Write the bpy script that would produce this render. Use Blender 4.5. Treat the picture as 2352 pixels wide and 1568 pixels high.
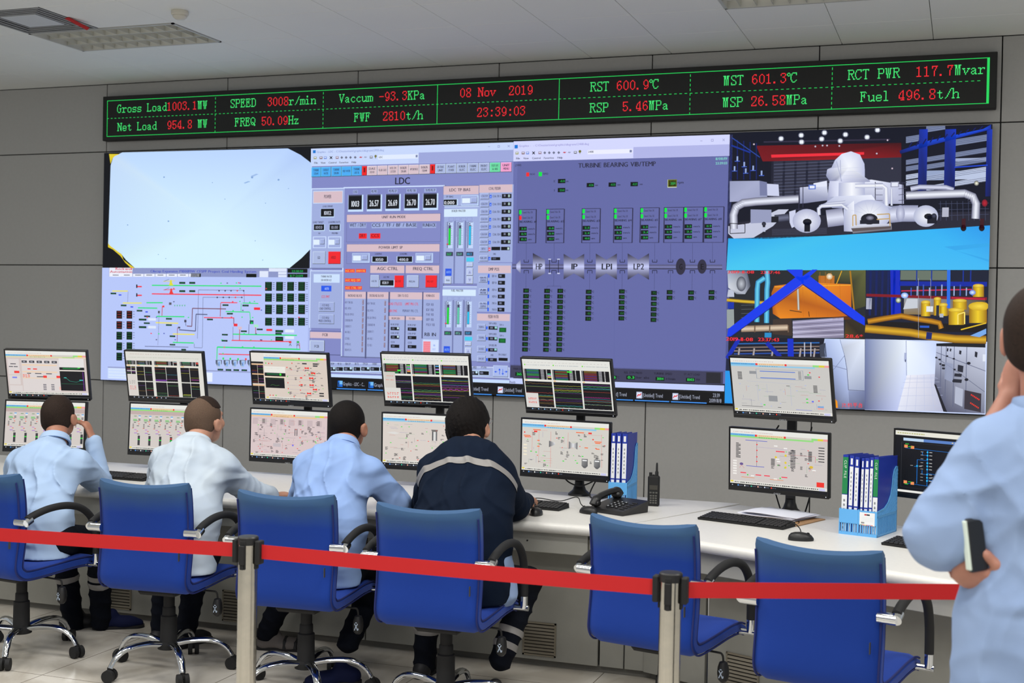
import bpy, math, random
import numpy as np
from mathutils import Vector, Matrix, Euler
random.seed(7); rng = np.random.RandomState(3)
for o in list(bpy.data.objects): bpy.data.objects.remove(o)
SC = bpy.context.scene; COL = SC.collection
rad = math.radians
# ---------------------------------------------------------------- camera
CF, YAW, PIT, ROL, CH = 2914.3, rad(19.651), rad(.895), rad(1.069), 1.68
fw = Vector((-math.sin(YAW)*math.cos(PIT), math.cos(YAW)*math.cos(PIT), -math.sin(PIT)))
r0 = Vector((math.cos(YAW), math.sin(YAW), 0)); u0 = r0.cross(fw)
cR = math.cos(ROL)*r0 + math.sin(ROL)*u0; cU = -math.sin(ROL)*r0 + math.cos(ROL)*u0
cam = bpy.data.cameras.new('camera'); co = bpy.data.objects.new('camera', cam); COL.objects.link(co)
co.matrix_world = Matrix(((cR.x, cU.x, -fw.x, 0), (cR.y, cU.y, -fw.y, 0), (cR.z, cU.z, -fw.z, CH), (0, 0, 0, 1)))
cam.sensor_width = 36; cam.lens = 36*CF/2352; cam.clip_end = 60
cam.dof.use_dof = True; cam.dof.focus_distance = 6.3; cam.dof.aperture_fstop = 4.8
SC.camera = co
def on_wall(px, py, y):                       # where the sight line through a photo point meets the upright plane at depth y
    d = fw + (px-1176)/CF*cR - (py-784)/CF*cU
    return Vector((0, 0, CH)) + d*(y/d.y)
# ---------------------------------------------------------------- world, exposure, lamps
W = bpy.data.worlds.new('world'); SC.world = W; W.use_nodes = True
W.node_tree.nodes['Background'].inputs[0].default_value = (.84, .87, .88, 1)
W.node_tree.nodes['Background'].inputs[1].default_value = .50
SC.view_settings.view_transform = 'Standard'; SC.view_settings.look = 'None'
SC.view_settings.exposure = 0.0; SC.view_settings.gamma = 1
def area(name, loc, sx, sy, power, col=(1, .985, .95)):
    L = bpy.data.lights.new(name, 'AREA'); L.shape = 'RECTANGLE'; L.size = sx; L.size_y = sy; L.energy = power; L.color = col
    o = bpy.data.objects.new(name, L); o.location = loc; COL.objects.link(o); return o
LUM = [(-5.6, 4.55), (-3.2, 4.55), (-0.8, 4.55), (1.6, 4.55), (-4.4, 2.1), (-2.0, 2.1), (.4, 2.1), (-3.2, -.3), (-.8, -.3), (1.6, -.3)]
for lx, ly in LUM: area('lamp_light', (lx, ly, 3.60), 1.1, .5, 43 if ly > 4 else 40)
# ---------------------------------------------------------------- materials
def lin(c):
    return tuple(((v/255)/12.92 if v/255 <= .04045 else ((v/255+.055)/1.055)**2.4) for v in c)
MATS = {}
def mat(name, c=(128, 128, 128), rough=.6, metal=0, noise=None, bump=None, coat=0, spec=None, alpha=None, emit=None, sheen=0):
    if name in MATS: return MATS[name]
    m = bpy.data.materials.new(name); m.use_nodes = True; nt = m.node_tree; b = nt.nodes['Principled BSDF']
    b.inputs['Base Color'].default_value = (*lin(c), 1); b.inputs['Roughness'].default_value = rough; b.inputs['Metallic'].default_value = metal
    if coat: b.inputs['Coat Weight'].default_value = coat
    if spec is not None: b.inputs['Specular IOR Level'].default_value = spec
    if sheen: b.inputs['Sheen Weight'].default_value = sheen
    if emit: b.inputs['Emission Color'].default_value = (*lin(emit[0]), 1); b.inputs['Emission Strength'].default_value = emit[1]
    tc = None
    if noise or bump: tc = nt.nodes.new('ShaderNodeTexCoord')
    if noise:      # (scale, colour2, contrast)
        n = nt.nodes.new('ShaderNodeTexNoise'); n.inputs['Scale'].default_value = noise[0]; n.inputs['Detail'].default_value = 4
        nt.links.new(tc.outputs['Object'], n.inputs['Vector'])
        r = nt.nodes.new('ShaderNodeValToRGB'); r.color_ramp.elements[0].position = .5-noise[2]; r.color_ramp.elements[1].position = .5+noise[2]
        r.color_ramp.elements[0].color = (*lin(c), 1); r.color_ramp.elements[1].color = (*lin(noise[1]), 1)
        nt.links.new(n.outputs['Fac'], r.inputs[0]); nt.links.new(r.outputs[0], b.inputs['Base Color'])
    if bump:       # (scale, strength, distance)
        n = nt.nodes.new('ShaderNodeTexNoise'); n.inputs['Scale'].default_value = bump[0]; n.inputs['Detail'].default_value = 3
        nt.links.new(tc.outputs['Object'], n.inputs['Vector'])
        bp = nt.nodes.new('ShaderNodeBump'); bp.inputs['Strength'].default_value = bump[1]; bp.inputs['Distance'].default_value = bump[2]
        nt.links.new(n.outputs['Fac'], bp.inputs['Height']); nt.links.new(bp.outputs[0], b.inputs['Normal'])
    MATS[name] = m; return m
def screen_mat(name, strength=1.0, gloss=.35):
    m = bpy.data.materials.new(name); m.use_nodes = True; nt = m.node_tree; b = nt.nodes['Principled BSDF']
    a = nt.nodes.new('ShaderNodeAttribute'); a.attribute_name = 'Col'
    b.inputs['Base Color'].default_value = (.01, .01, .012, 1); b.inputs['Roughness'].default_value = gloss; b.inputs['Specular IOR Level'].default_value = .2
    nt.links.new(a.outputs['Color'], b.inputs['Emission Color']); b.inputs['Emission Strength'].default_value = strength
    m.cycles.emission_sampling = 'NONE'; MATS[name] = m; return m
M_SCR = screen_mat('display_light', 1.0, .6); M_MON = screen_mat('monitor_light', .95, .3)
M_BLK = mat('black_plastic', (22, 22, 24), .42); M_BLKM = mat('matt_black', (16, 16, 18), .75)
M_DESK = mat('desk_laminate', (222, 220, 215), .38, noise=(60, (214, 212, 208), .3)); M_PANEL = mat('desk_panel', (176, 175, 168), .5, noise=(14, (168, 167, 160), .3))
M_CHROME = mat('chrome', (215, 218, 222), .09, 1); M_STEEL = mat('brushed_steel', (196, 192, 182), .17, 1, bump=(9, .3, .006))
M_WALL = mat('wall_panel', (176, 175, 173), .55, noise=(40, (171, 170, 168), .3)); M_GAP = mat('seam_dark', (30, 30, 32), .9)
M_CEIL = mat('ceiling_tile', (240, 241, 236), .7, noise=(1.2, (234, 236, 234), .3)); M_WHITE = mat('white_plastic', (214, 210, 198), .5)
# ---------------------------------------------------------------- objects
def link(name, me, parent=None, loc=None, rot=None):
    o = bpy.data.objects.new(name, me); COL.objects.link(o)
    if parent is not None: o.parent = parent
    if loc is not None: o.location = loc
    if rot is not None: o.rotation_euler = rot
    return o
def tag(o, label, cat, group=None):
    o['label'] = label; o['category'] = cat
    if group: o['group'] = group
    return o
def thing(name, label, cat, loc=(0, 0, 0), rz=0, group=None):
    return tag(link(name, None, None, loc, (0, 0, rz)), label, cat, group)
def copy_tree(o, parent=None):
    c = o.copy(); COL.objects.link(c)
    if parent is not None: c.parent = parent
    for ch in list(o.children): copy_tree(ch, c)
    return c
class MB:
    def __init__(s): s.v = []; s.f = []; s.m = []; s.mi = 0; s.T = Matrix.Identity(4)
    def add(s, vs, fs):
        k = len(s.v); s.v += [tuple(s.T @ Vector(v)) for v in vs]; s.f += [tuple(i+k for i in f) for f in fs]; s.m += [s.mi]*len(fs); return s
    def box(s, x0, x1, y0, y1, z0, z1, b=0):
        if b <= 0:
            vs = [(x, y, z) for z in (z0, z1) for y in (y0, y1) for x in (x0, x1)]
            return s.add(vs, [(0, 2, 3, 1), (4, 5, 7, 6), (0, 1, 5, 4), (2, 6, 7, 3), (0, 4, 6, 2), (1, 3, 7, 5)])
        b = min(b, (x1-x0)*.49, (y1-y0)*.49, (z1-z0)*.49); X, Y, Z = (x0, x1), (y0, y1), (z0, z1); vs = []; idx = {}
        for i in (0, 1):
            for j in (0, 1):
                for k in (0, 1):
                    for a in range(3):
                        p = [X[i], Y[j], Z[k]]; sg = [1-2*i, 1-2*j, 1-2*k]
                        for t in range(3):
                            if t != a: p[t] += sg[t]*b
                        idx[i, j, k, a] = len(vs); vs.append(tuple(p))
        fs = []
        for a in range(3):
            o1, o2 = [t for t in range(3) if t != a]
            for e in (0, 1):
                q = []
                for s1, s2 in ((0, 0), (1, 0), (1, 1), (0, 1)):
                    c = [0, 0, 0]; c[a] = e; c[o1] = s1; c[o2] = s2; q.append(idx[c[0], c[1], c[2], a])
                fs.append(tuple(q))
            for s1 in (0, 1):
                for s2 in (0, 1):
                    q = []
                    for e, w in ((0, o1), (0, o2), (1, o2), (1, o1)):
                        c = [0, 0, 0]; c[a] = e; c[o1] = s1; c[o2] = s2; q.append(idx[c[0], c[1], c[2], w])
                    fs.append(tuple(q))
        for i in (0, 1):
            for j in (0, 1):
                for k in (0, 1): fs.append(tuple(idx[i, j, k, a] for a in range(3)))
        return s.add(vs, fs)
    def tube(s, pts, r, n=10, cap=True, sq=1.0):
        pts = [Vector(p) for p in pts]; R = r if isinstance(r, (list, tuple)) else [r]*len(pts); vs = []; fs = []; up = None
        for i, p in enumerate(pts):
            t = (pts[min(i+1, len(pts)-1)]-pts[max(i-1, 0)]).normalized()
            if up is None: up = Vector((0, 0, 1)) if abs(t.z) < .9 else Vector((0, 1, 0))
            a = t.cross(up).normalized(); up = a.cross(t).normalized()
            for k in range(n):
                th = 2*math.pi*k/n; vs.append(tuple(p+a*(math.cos(th)*R[i])+up*(math.sin(th)*R[i]*sq)))
        for i in range(len(pts)-1):
            for k in range(n): fs.append((i*n+k, i*n+(k+1) % n, (i+1)*n+(k+1) % n, (i+1)*n+k))
        if cap: fs += [tuple(range(n))[::-1], tuple((len(pts)-1)*n+k for k in range(n))]
        return s.add(vs, fs)
    def cyl(s, c, r, h, n=20, axis='z', r2=None):
        d = {'x': (1, 0, 0), 'y': (0, 1, 0), 'z': (0, 0, 1)}[axis]; c = Vector(c); d = Vector(d)
        return s.tube([c, c+d*h], [r, r if r2 is None else r2], n)
    def lathe(s, prof, n=24, c=(0, 0, 0)):
        vs = []; fs = []
        for r, z in prof:
            for k in range(n): th = 2*math.pi*k/n; vs.append((c[0]+r*math.cos(th), c[1]+r*math.sin(th), c[2]+z))
        for i in range(len(prof)-1):
            for k in range(n): fs.append((i*n+k, i*n+(k+1) % n, (i+1)*n+(k+1) % n, (i+1)*n+k))
        fs += [tuple(range(n))[::-1], tuple((len(prof)-1)*n+k for k in range(n))]
        return s.add(vs, fs)
    def prism(s, pts, z0, z1):       # outline in xy
        n = len(pts); vs = [(x, y, z0) for x, y in pts]+[(x, y, z1) for x, y in pts]
        return s.add(vs, [tuple(range(n))[::-1], tuple(range(n, 2*n))]+[(i, (i+1) % n, n+(i+1) % n, n+i) for i in range(n)])
    def mesh(s, name, mats, smooth=False, bevel=0):
        me = bpy.data.meshes.new(name); me.from_pydata(s.v, [], s.f); me.update()
        for m in (mats if isinstance(mats, (list, tuple)) else [mats]): me.materials.append(m)
        if len(me.materials) > 1: me.polygons.foreach_set('material_index', s.m)
        import bmesh
        b = bmesh.new(); b.from_mesh(me); bmesh.ops.recalc_face_normals(b, faces=b.faces); b.to_mesh(me); b.free()
        if smooth:
            me.polygons.foreach_set('use_smooth', [True]*len(me.polygons)); me.set_sharp_from_angle(angle=rad(38))
        return me
    def obj(s, name, mats, parent=None, loc=None, rot=None, smooth=False, struct=False):
        o = link(name, s.mesh(name, mats, smooth), parent, loc, rot)
        if struct: o['kind'] = 'structure'
        return o
def arc(c, r, a0, a1, n, plane='xz'):
    out = []
    for i in range(n+1):
        a = rad(a0+(a1-a0)*i/n); p = (r*math.cos(a), r*math.sin(a))
        out.append((c[0]+p[0], c[1], c[2]+p[1]) if plane == 'xz' else ((c[0], c[1]+p[0], c[2]+p[1]) if plane == 'yz' else (c[0]+p[0], c[1]+p[1], c[2])))
    return out
def spline(pts, n=6):
    P = [Vector(p) for p in pts]; out = []
    for i in range(len(P)-1):
        a = P[max(i-1, 0)]; b = P[i]; c = P[i+1]; d = P[min(i+2, len(P)-1)]
        for k in range(n):
            t = k/n; out.append(.5*((2*b)+(c-a)*t+(2*a-5*b+4*c-d)*t*t+(3*b-a-3*c+d)*t**3))
    return out+[P[-1]]
# ---------------------------------------------------------------- glyphs
GL = {}
def glyph(ch):
    if ch in GL: return GL[ch]
    def outline(t):
        cu = bpy.data.curves.new('t', 'FONT'); cu.body = t; cu.size = 1; cu.resolution_u = 2; cu.dimensions = '2D'; cu.fill_mode = 'BOTH'
        o = bpy.data.objects.new('t', cu); COL.objects.link(o); dg = bpy.context.evaluated_depsgraph_get(); dg.update()
        me = bpy.data.meshes.new_from_object(o.evaluated_get(dg)); vs = [tuple(v.co)[:2] for v in me.vertices]; fs = [tuple(p.vertices) for p in me.polygons]
        bpy.data.objects.remove(o); bpy.data.curves.remove(cu); bpy.data.meshes.remove(me); return vs, fs
    vs, fs = outline(ch)
    x0 = min((v[0] for v in vs), default=0); x1 = max((v[0] for v in vs), default=.25)
    GL[ch] = (vs, fs, x0, x1); return GL[ch]
CAP = max(v[1] for v in glyph('H')[0])
class Canvas:
    """a lit display: coloured shapes on one flat face, each a little in front of the one behind it"""
    def __init__(s, fn, step=.0005): s.fn = fn; s.v = []; s.f = []; s.c = []; s.step = step; s.n = 0
    def shape(s, pts, cols, L=1, faces=None):      # pts in the canvas' own units
        k = len(s.v); s.v += [tuple(s.fn(p[0], p[1], L*s.step)) for p in pts]
        for f in (faces or [tuple(range(len(pts)))]):
            s.f.append(tuple(i+k for i in f)); s.c += [cols[i] if isinstance(cols, list) else cols for i in f]
    def poly(s, pts, col, L=1): s.shape(pts, [lin(c) for c in col] if isinstance(col, list) else lin(col), L)
    def line(s, pts, w, col, L=2):
        c = lin(col)
        for (x0, y0), (x1, y1) in zip(pts, pts[1:]):
            l = math.hypot(x1-x0, y1-y0) or 1; nx, ny = -(y1-y0)/l*w/2, (x1-x0)/l*w/2
            s.shape([(x0+nx, y0+ny), (x1+nx, y1+ny), (x1-nx, y1-ny), (x0-nx, y0-ny)], c, L)
    def disc(s, x, y, rx, ry, col, L=2, n=14): s.poly([(x+rx*math.cos(6.2832*i/n), y+ry*math.sin(6.2832*i/n)) for i in range(n)], col, L)
    def fan(s, c, cc, pts, cols, L=1):
        n = len(pts); s.shape([c]+pts, [lin(cc)]+[lin(q) for q in (cols if isinstance(cols, list) else [cols]*n)], L, [(0, i+1, (i+1) % n+1) for i in range(n)])
    def obj(s, name, m, parent, **kw):
        me = bpy.data.meshes.new(name); me.from_pydata(s.v, [], s.f); me.update(); me.materials.append(m)
        ca = me.color_attributes.new('Col', 'FLOAT_COLOR', 'CORNER'); a = np.ones((len(s.c), 4), dtype=np.float32); a[:, :3] = np.array(s.c); ca.data.foreach_set('color', a.ravel())
        return link(name, me, parent, **kw)
class Axis(Canvas):                                # straight rectangles and text, given by two opposite corners
    def __init__(s, to, fn, step=.0005): super().__init__(fn, step); s.to = to
    def at(s, x, y): return s.to(x, y)
    def rect(s, x0, y0, x1, y1, col, L=1):
        a = s.to(x0, y0); b = s.to(x1, y1); c = [lin(q) for q in col] if isinstance(col, list) else lin(col)   # list: tl tr br bl
        s.shape([(a[0], a[1]), (b[0], a[1]), (b[0], b[1]), (a[0], b[1])], c, L)
    def box(s, x0, y0, x1, y1, col, w=2, L=2):
        for r in ((x0, y0, x1, y0+w), (x0, y1-w, x1, y1), (x0, y0, x0+w, y1), (x1-w, y0, x1, y1)): s.rect(*r, col, L)
    def pl(s, pts, col, L=1): s.poly([s.to(*p) for p in pts], col, L)
    def ln(s, pts, w, col, L=2):
        a = s.to(0, 0); b = s.to(10, 0); k = math.hypot(b[0]-a[0], b[1]-a[1])/10; s.line([s.to(*p) for p in pts], w*k, col, L)
    def text(s, t, x0, x1, yb, h, col, L=4):       # fitted between x0 and x1, baseline yb, capitals h high
        A = s.to(x0, yb); B = s.to(x1, yb); zb = (A[1]+B[1])/2; T = s.to((x0+x1)/2, yb-h); hh = (T[1]-zb) if hasattr(s, 'flip') else (zb-T[1])
        xs = 0; pl = []
        for ch in t:
            if ch == ' ': xs += .38; continue
            vs, fs, a, b = glyph(ch); pl.append((vs, fs, xs-a)); xs += b-a+.085
        xs -= .085; kx = (B[0]-A[0])/max(xs, .01); ky = abs(T[1]-zb)/CAP; c = lin(col); sg = 1 if T[1] > zb else -1
        for vs, fs, dx in pl:
            for bo in ((0, .045) if h >= 14 else (0,)): s.shape([(A[0]+(v[0]+dx+bo)*kx, zb+sg*v[1]*ky) for v in vs], c, L+bo*2, fs)
# ---------------------------------------------------------------- room shell
WY = 9.1; SCY = 9.02
m = MB(); m.mi = 1; m.box(-12, 4.5, WY+.02, WY+.16, 0, 3.79); m.mi = 0
zs = [0, .11, 1.112, 2.10, 3.072, 3.65]; xs = [.19+1.195*k for k in range(-10, 4)]
for i in range(len(xs)-1):
    for j in range(len(zs)-1):
        a, b = xs[i], xs[i+1]
        m.box(a+.004, b-.004, WY, WY+.021, zs[j]+.004, zs[j+1]-.004, .002)
m.obj('wall_front', [M_WALL, M_GAP], struct=True)
mf = bpy.data.materials.new('floor_marble'); mf.use_nodes = True; nt = mf.node_tree; b = nt.nodes['Principled BSDF']
tc = nt.nodes.new('ShaderNodeTexCoord'); mp = nt.nodes.new('ShaderNodeMapping'); mp.inputs['Rotation'].default_value = (0, 0, rad(0)); br = nt.nodes.new('ShaderNodeTexBrick')
br.offset = 0; br.inputs['Scale'].default_value = 1; br.inputs['Brick Width'].default_value = .8; br.inputs['Row Height'].default_value = .8; br.inputs['Mortar Size'].default_value = .0025
br.inputs['Mortar'].default_value = (*lin((120, 112, 100)), 1)
n = nt.nodes.new('ShaderNodeTexNoise'); n.inputs['Scale'].default_value = 2.2; n.inputs['Detail'].default_value = 7; n.inputs['Distortion'].default_value = 1.6
rp = nt.nodes.new('ShaderNodeValToRGB'); rp.color_ramp.elements[0].color = (*lin((188, 181, 169)), 1); rp.color_ramp.elements[1].color = (*lin((216, 211, 202)), 1); rp.color_ramp.elements[0].position = .35; rp.color_ramp.elements[1].position = .62
nt.links.new(tc.outputs['Object'], mp.inputs[0]); nt.links.new(mp.outputs[0], br.inputs['Vector']); nt.links.new(tc.outputs['Object'], n.inputs['Vector']); nt.links.new(n.outputs['Fac'], rp.inputs[0])
nt.links.new(rp.outputs[0], br.inputs['Color1']); nt.links.new(rp.outputs[0], br.inputs['Color2']); nt.links.new(br.outputs['Color'], b.inputs['Base Color']); b.inputs['Roughness'].default_value = .16
MB().box(-12, 4.5, -3, WY+.16, -.1, 0).obj('floor', mf, struct=True)
# ceiling: tiles on a 0.6 m grid, with holes where the luminaires and the air diffuser sit
CZ = 3.65; TX = .603; gx0 = -.25
holes = [(-6.28, -5.075, 7.24, 7.86), (-1.456, -.25, 7.30, 7.90), (-6.28, -5.677, 6.7, 7.3)]
m = MB(); cells = []
for i in range(-18, 8):
    for j in range(-16, 4):
        x0 = gx0+i*TX; x1 = x0+TX; y1 = 9.1-j*0 - (3-j)*.6; y0 = y1-.6
        cx, cy = (x0+x1)/2, (y0+y1)/2
        if any(a-.05 < cx < b+.05 and c-.05 < cy < d+.05 for a, b, c, d in holes): continue
        m.box(x0+.002, x1-.002, y0+.002, y1-.002, CZ, CZ+.02, .0018)
m.mi = 1; m.box(-12, 4.5, -3, WY+.16, CZ+.115, CZ+.14)
m.obj('ceiling', [M_CEIL, mat('ceiling_void', (70, 70, 70), .9)], struct=True)
# ---------------------------------------------------------------- LED board above the screens
FONT = {k: bytes.fromhex(v) for k, v in {
'0': '1824424242424242422418', '1': '107010101010101010107c', '2': '3c4242420404081020427e', '3': '3c42420418040202424438', '4': '040c1424244444447e041e', '5': '7e40404058640202424438',
'6': '1c24404058644242422418', '7': '7e44440808101010101010', '8': '3c4242422418244242423c', '9': '182442424242261a022438', '.': '0000000000000000006060', ':': '0000001818000000001818',
'-': '00000000007e0000000000', '/': '0102020404080810102040', 'G': '3c444480808e8484844438', 'r': '00000000ee3220202020f8', 'o': '000000003c42424242423c', 's': '000000003e42403c02427c',
'L': 'e0404040404040404042fe', 'a': '0000000038440c34444c36', 'd': '060202021e22424242261b', 'N': 'c76262525a4a4a464646e2', 'e': '000000003c42427e40423c', 't': '000010107c10101010120c',
'M': 'ee6c6c6c54545454545454d6'[:22], 'W': 'd654545454546c28282828', 'S': '3e42424020180402020042'[:16]+'42427c', 'P': 'fc424242427c40404040e0', 'E': 'fc42484878484840424200'[:20]+'fc',
'D': 'f8444242424242424244f8', 'F': 'fc42484878484840404000'[:20]+'e0', 'R': 'fc4242427c4848444442e3', 'Q': '384482828282b24c4c3606', 'i': '3030000070101010101000'[:20]+'7c',
'n': '00000000dc6242424242e7', 'm': '00000000fe4949494949ed', 'H': 'e7424242427e42424242e7', 'z': '000000007e44081010227e', 'V': 'e742424424242828181010', 'c': '000000001c22404040221c',
'u': '00000000c6424242424e3b', 'K': 'ee444850705048484444ee', 'h': 'c04040405c6242424242e7', 'v': '00000000e7422424281010', 'T': 'fe921010101010101010 38'.replace(' ', ''), 'C': '3e424280808080804244'+'38',
'l': '701010101010101010107c', '*': '60909060'+'00'*7}.items()}
GRN, RED = (70, 235, 120), (250, 45, 55)
bd = thing('led_display_board', 'long black dot-matrix board with red and green plant readings below the ceiling', 'display board', (-3.403, WY, 3.343))
BX0, BX1, BZ0, BZ1 = -6.965, .160, 3.155, 3.531; bx, bz = -3.403, 3.343
MB().box(BX0-bx, BX1-bx, -.075, -.001, BZ0-bz, BZ1-bz, .004).obj('housing', mat('board_black', (20, 21, 20), .6), bd)
cv = Canvas(lambda x, z, d: (x-bx, -.077-d, z-bz))
def bmp(t, x, z0, col, pw=.0062, sx=1.0):
    dz = .0063; c = lin(col)
    for ch in t:
        if ch == ' ': x += 8*pw*sx; continue
        g = FONT[ch]
        for r, b in enumerate(g[:11]):
            k = 0
            while k < 8:
                if b >> (7-k) & 1:
                    e = k
                    while e < 8 and b >> (7-e) & 1: e += 1
                    z = z0+(10-r)*dz; cv.shape([(x+k*pw*sx, z+dz*.96), (x+e*pw*sx, z+dz*.96), (x+e*pw*sx, z), (x+k*pw*sx, z)], c, 2); k = e
                else: k += 1
        x += (4 if ch == '*' else 8)*pw*sx
    return x
def q1(x, y): return on_wall(230+x/2.24, 100+y/2.24, WY-.077)
def q2(x, y): return on_wall(1260+x/2.1538, 100+y/2.1538, WY-.077)
R1, R2 = 3.386, 3.232
for row, q, x, parts in [(R1, q1, 88, [('Gross Load', GRN), ('1003.1', RED), ('MW', GRN)]), (R2, q1, 88, [('Net Load ', GRN), (' 954.8 ', RED), ('MW', GRN)]),
    (R1, q1, 668, [('SPEED ', GRN), (' 3008', RED), ('r/min', GRN)]), (R2, q1, 692, [('FREQ ', GRN), ('50.09', RED), ('Hz', GRN)]),
    (R1, q1, 1228, [('Vaccum ', GRN), ('-93.3', RED), ('KPa', GRN)]), (R2, q1, 1305, [('FWF ', GRN), (' 2810', RED), ('t/h', GRN)]),
    (R1, q1, 1848, [('08 Nov  2019', RED)]), (R2, q1, 1935, [('23:39:03', RED)]),
    (R1, q2, 203, [('RST ', GRN), ('600.9', RED), ('*C', GRN)]), (R2, q2, 200, [('RSP ', GRN), (' 5.46', RED), ('MPa', GRN)]),
    (R1, q2, 861, [('MST ', GRN), ('601.3', RED), ('*C', GRN)]), (R2, q2, 857, [('MSP ', GRN), ('26.58', RED), ('MPa', GRN)]),
    (R1, q2, 1475, [('RCT PWR ', GRN), (' 117.7', RED), ('Mvar', GRN)]), (R2, q2, 1537, [('Fuel ', GRN), ('496.8', RED), ('t/h', GRN)])]:
    X = q(x, 350 if row == R1 else 450).x
    for t, c in parts: X = bmp(t, X, row, c)
def seg(x0, x1, z0, z1): cv.shape([(x0, z1), (x1, z1), (x1, z0), (x0, z0)], lin((40, 215, 95)), 1)
fx0, fx1, fz0, fz1, fm = -6.918, .112, 3.188, 3.494, 3.342
seg(fx0, fx1, fz1-.0045, fz1); seg(fx0, fx1, fz0, fz0+.0045); seg(fx0, fx0+.005, fz0, fz1); seg(fx1-.016, fx1, fz0, fz1)
k = fx0
while k < fx1-.05: seg(k, k+.019, fm-.002, fm+.002); k += .038
for X, solid in [(q1(591, 380).x, 0), (q1(1146, 350).x, 0), (q1(1733, 330).x, 1), (q2(50, 290).x, 1), (q2(698, 270).x, 0), (q2(1400, 230).x, 0)]:
    if solid: seg(X, X+.0045, fz0, fz1)
    else:
        k = fz0
        while k < fz1-.015: seg(X, X+.0045, k, k+.018); k += .034
cv.obj('lit_dots', M_SCR, bd)
# ---------------------------------------------------------------- video wall
vx0, vx1, vz0, vz1 = -6.944, .138, 1.120, 3.050; vcx, vcz = (vx0+vx1)/2, (vz0+vz1)/2
vw = thing('giant_display_screen', 'huge seamless display screen showing control software and plant camera pictures', 'display screen', (vcx, WY, vcz))
MB().box(vx0-vcx, vx1-vcx, -.078, -.001, vz0-vcz, vz1-vcz, .002).obj('housing', M_BLK, vw)
VY = WY-.08
def wcan(ox, oy, s):
    def to(x, y):
        p = on_wall(ox+x/s, oy+y/s, VY); return (min(max(p.x, vx0), vx1), min(max(p.z, vz0), vz1))
    return Axis(to, lambda x, z, d: (x-vcx, -.080-d, z-vcz), .0006)
DK = (45, 48, 70)
# --- furnace camera picture
c = wcan(240, 330, 2.8)
c.rect(0, 40, 1322, 797, (14, 16, 22))
c.fan(c.to(700, 520), (214, 242, 255), [c.to(*p) for p in [(40, 140), (58, 82), (115, 40), (1180, 30), (1262, 72), (1335, 128), (1330, 672), (1268, 735), (1190, 799), (196, 799), (140, 748), (108, 708), (24, 650)]],
      [(196, 220, 250), (200, 222, 248), (190, 218, 255), (186, 212, 255), (178, 204, 250), (184, 210, 252), (204, 232, 255), (210, 238, 255), (214, 244, 255), (214, 244, 255), (210, 238, 250), (206, 234, 250), (200, 228, 255)], 2)
for p in [[(24, 640), (36, 655), (112, 712), (122, 745), (160, 775), (196, 799), (172, 799), (135, 765), (104, 722), (55, 680), (24, 665)], [(40, 130), (30, 66), (100, 66), (66, 80), (52, 96)]]: c.pl(p, (228, 205, 50), 3)
for x, y, r in [(412, 498, 5), (950, 216, 7), (150, 522, 4), (1184, 288, 3), (775, 356, 3), (1036, 382, 3), (970, 624, 3), (395, 738, 3), (1018, 748, 3), (347, 712, 3), (1120, 232, 6), (384, 215, 5), (695, 250, 3)]:
    a = c.to(x, y); c.disc(a[0], a[1], r*.0016, r*.0013, (130, 165, 215), 3, 8)
c.pl([(895, 252), (925, 240), (940, 243), (905, 256)], (150, 185, 230), 3); c.pl([(940, 208), (975, 193), (992, 196), (955, 213)], (160, 190, 235), 3)
c.obj('camera_picture', M_SCR, vw)['label'] = 'bright bluish white furnace camera picture'
# --- coal handling diagram
c = wcan(240, 330, 2.8); BG = (184, 200, 250)
c.rect(-20, 797, 1322, 1600, BG); c.rect(30, 797, 1322, 860, (142, 152, 200), 2); c.rect(32, 797, 180, 855, (235, 238, 250), 3)
c.text('Rockwell', 72, 176, 812, 16, (215, 40, 70)); c.text('Automation', 36, 178, 830, 15, (205, 40, 75))
c.text('Cilacap Expansion 1*1000MW CFSPP Project Coal Handing System', 296, 976, 828, 15, (60, 78, 190))
for i, x in enumerate(range(40, 555, 72)): c.rect(x, 836, x+68, 855, (236, 240, 252), 3); c.rect(x+14, 842, x+52, 847, (90, 95, 120), 4)
for x0, y0, x1, y1 in [(556, 834, 620, 857), (912, 836, 978, 859), (1178, 803, 1306, 830), (1178, 836, 1306, 860)]: c.rect(x0, y0, x1, y1, (8, 18, 14), 3)
c.text('23:38:50', 1205, 1278, 826, 13, (30, 190, 90)); c.text('11:7:2019', 1195, 1278, 856, 13, (30, 190, 90))
for x0, y0, x1, y1 in [(998, 818, 1054, 858), (1058, 800, 1172, 822), (1118, 824, 1172, 840), (1118, 843, 1172, 858)]: c.rect(x0, y0, x1, y1, (224, 232, 252), 3)
G, R, Y, D = (40, 225, 120), (245, 60, 80), (238, 228, 90), (80, 85, 125)
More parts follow.
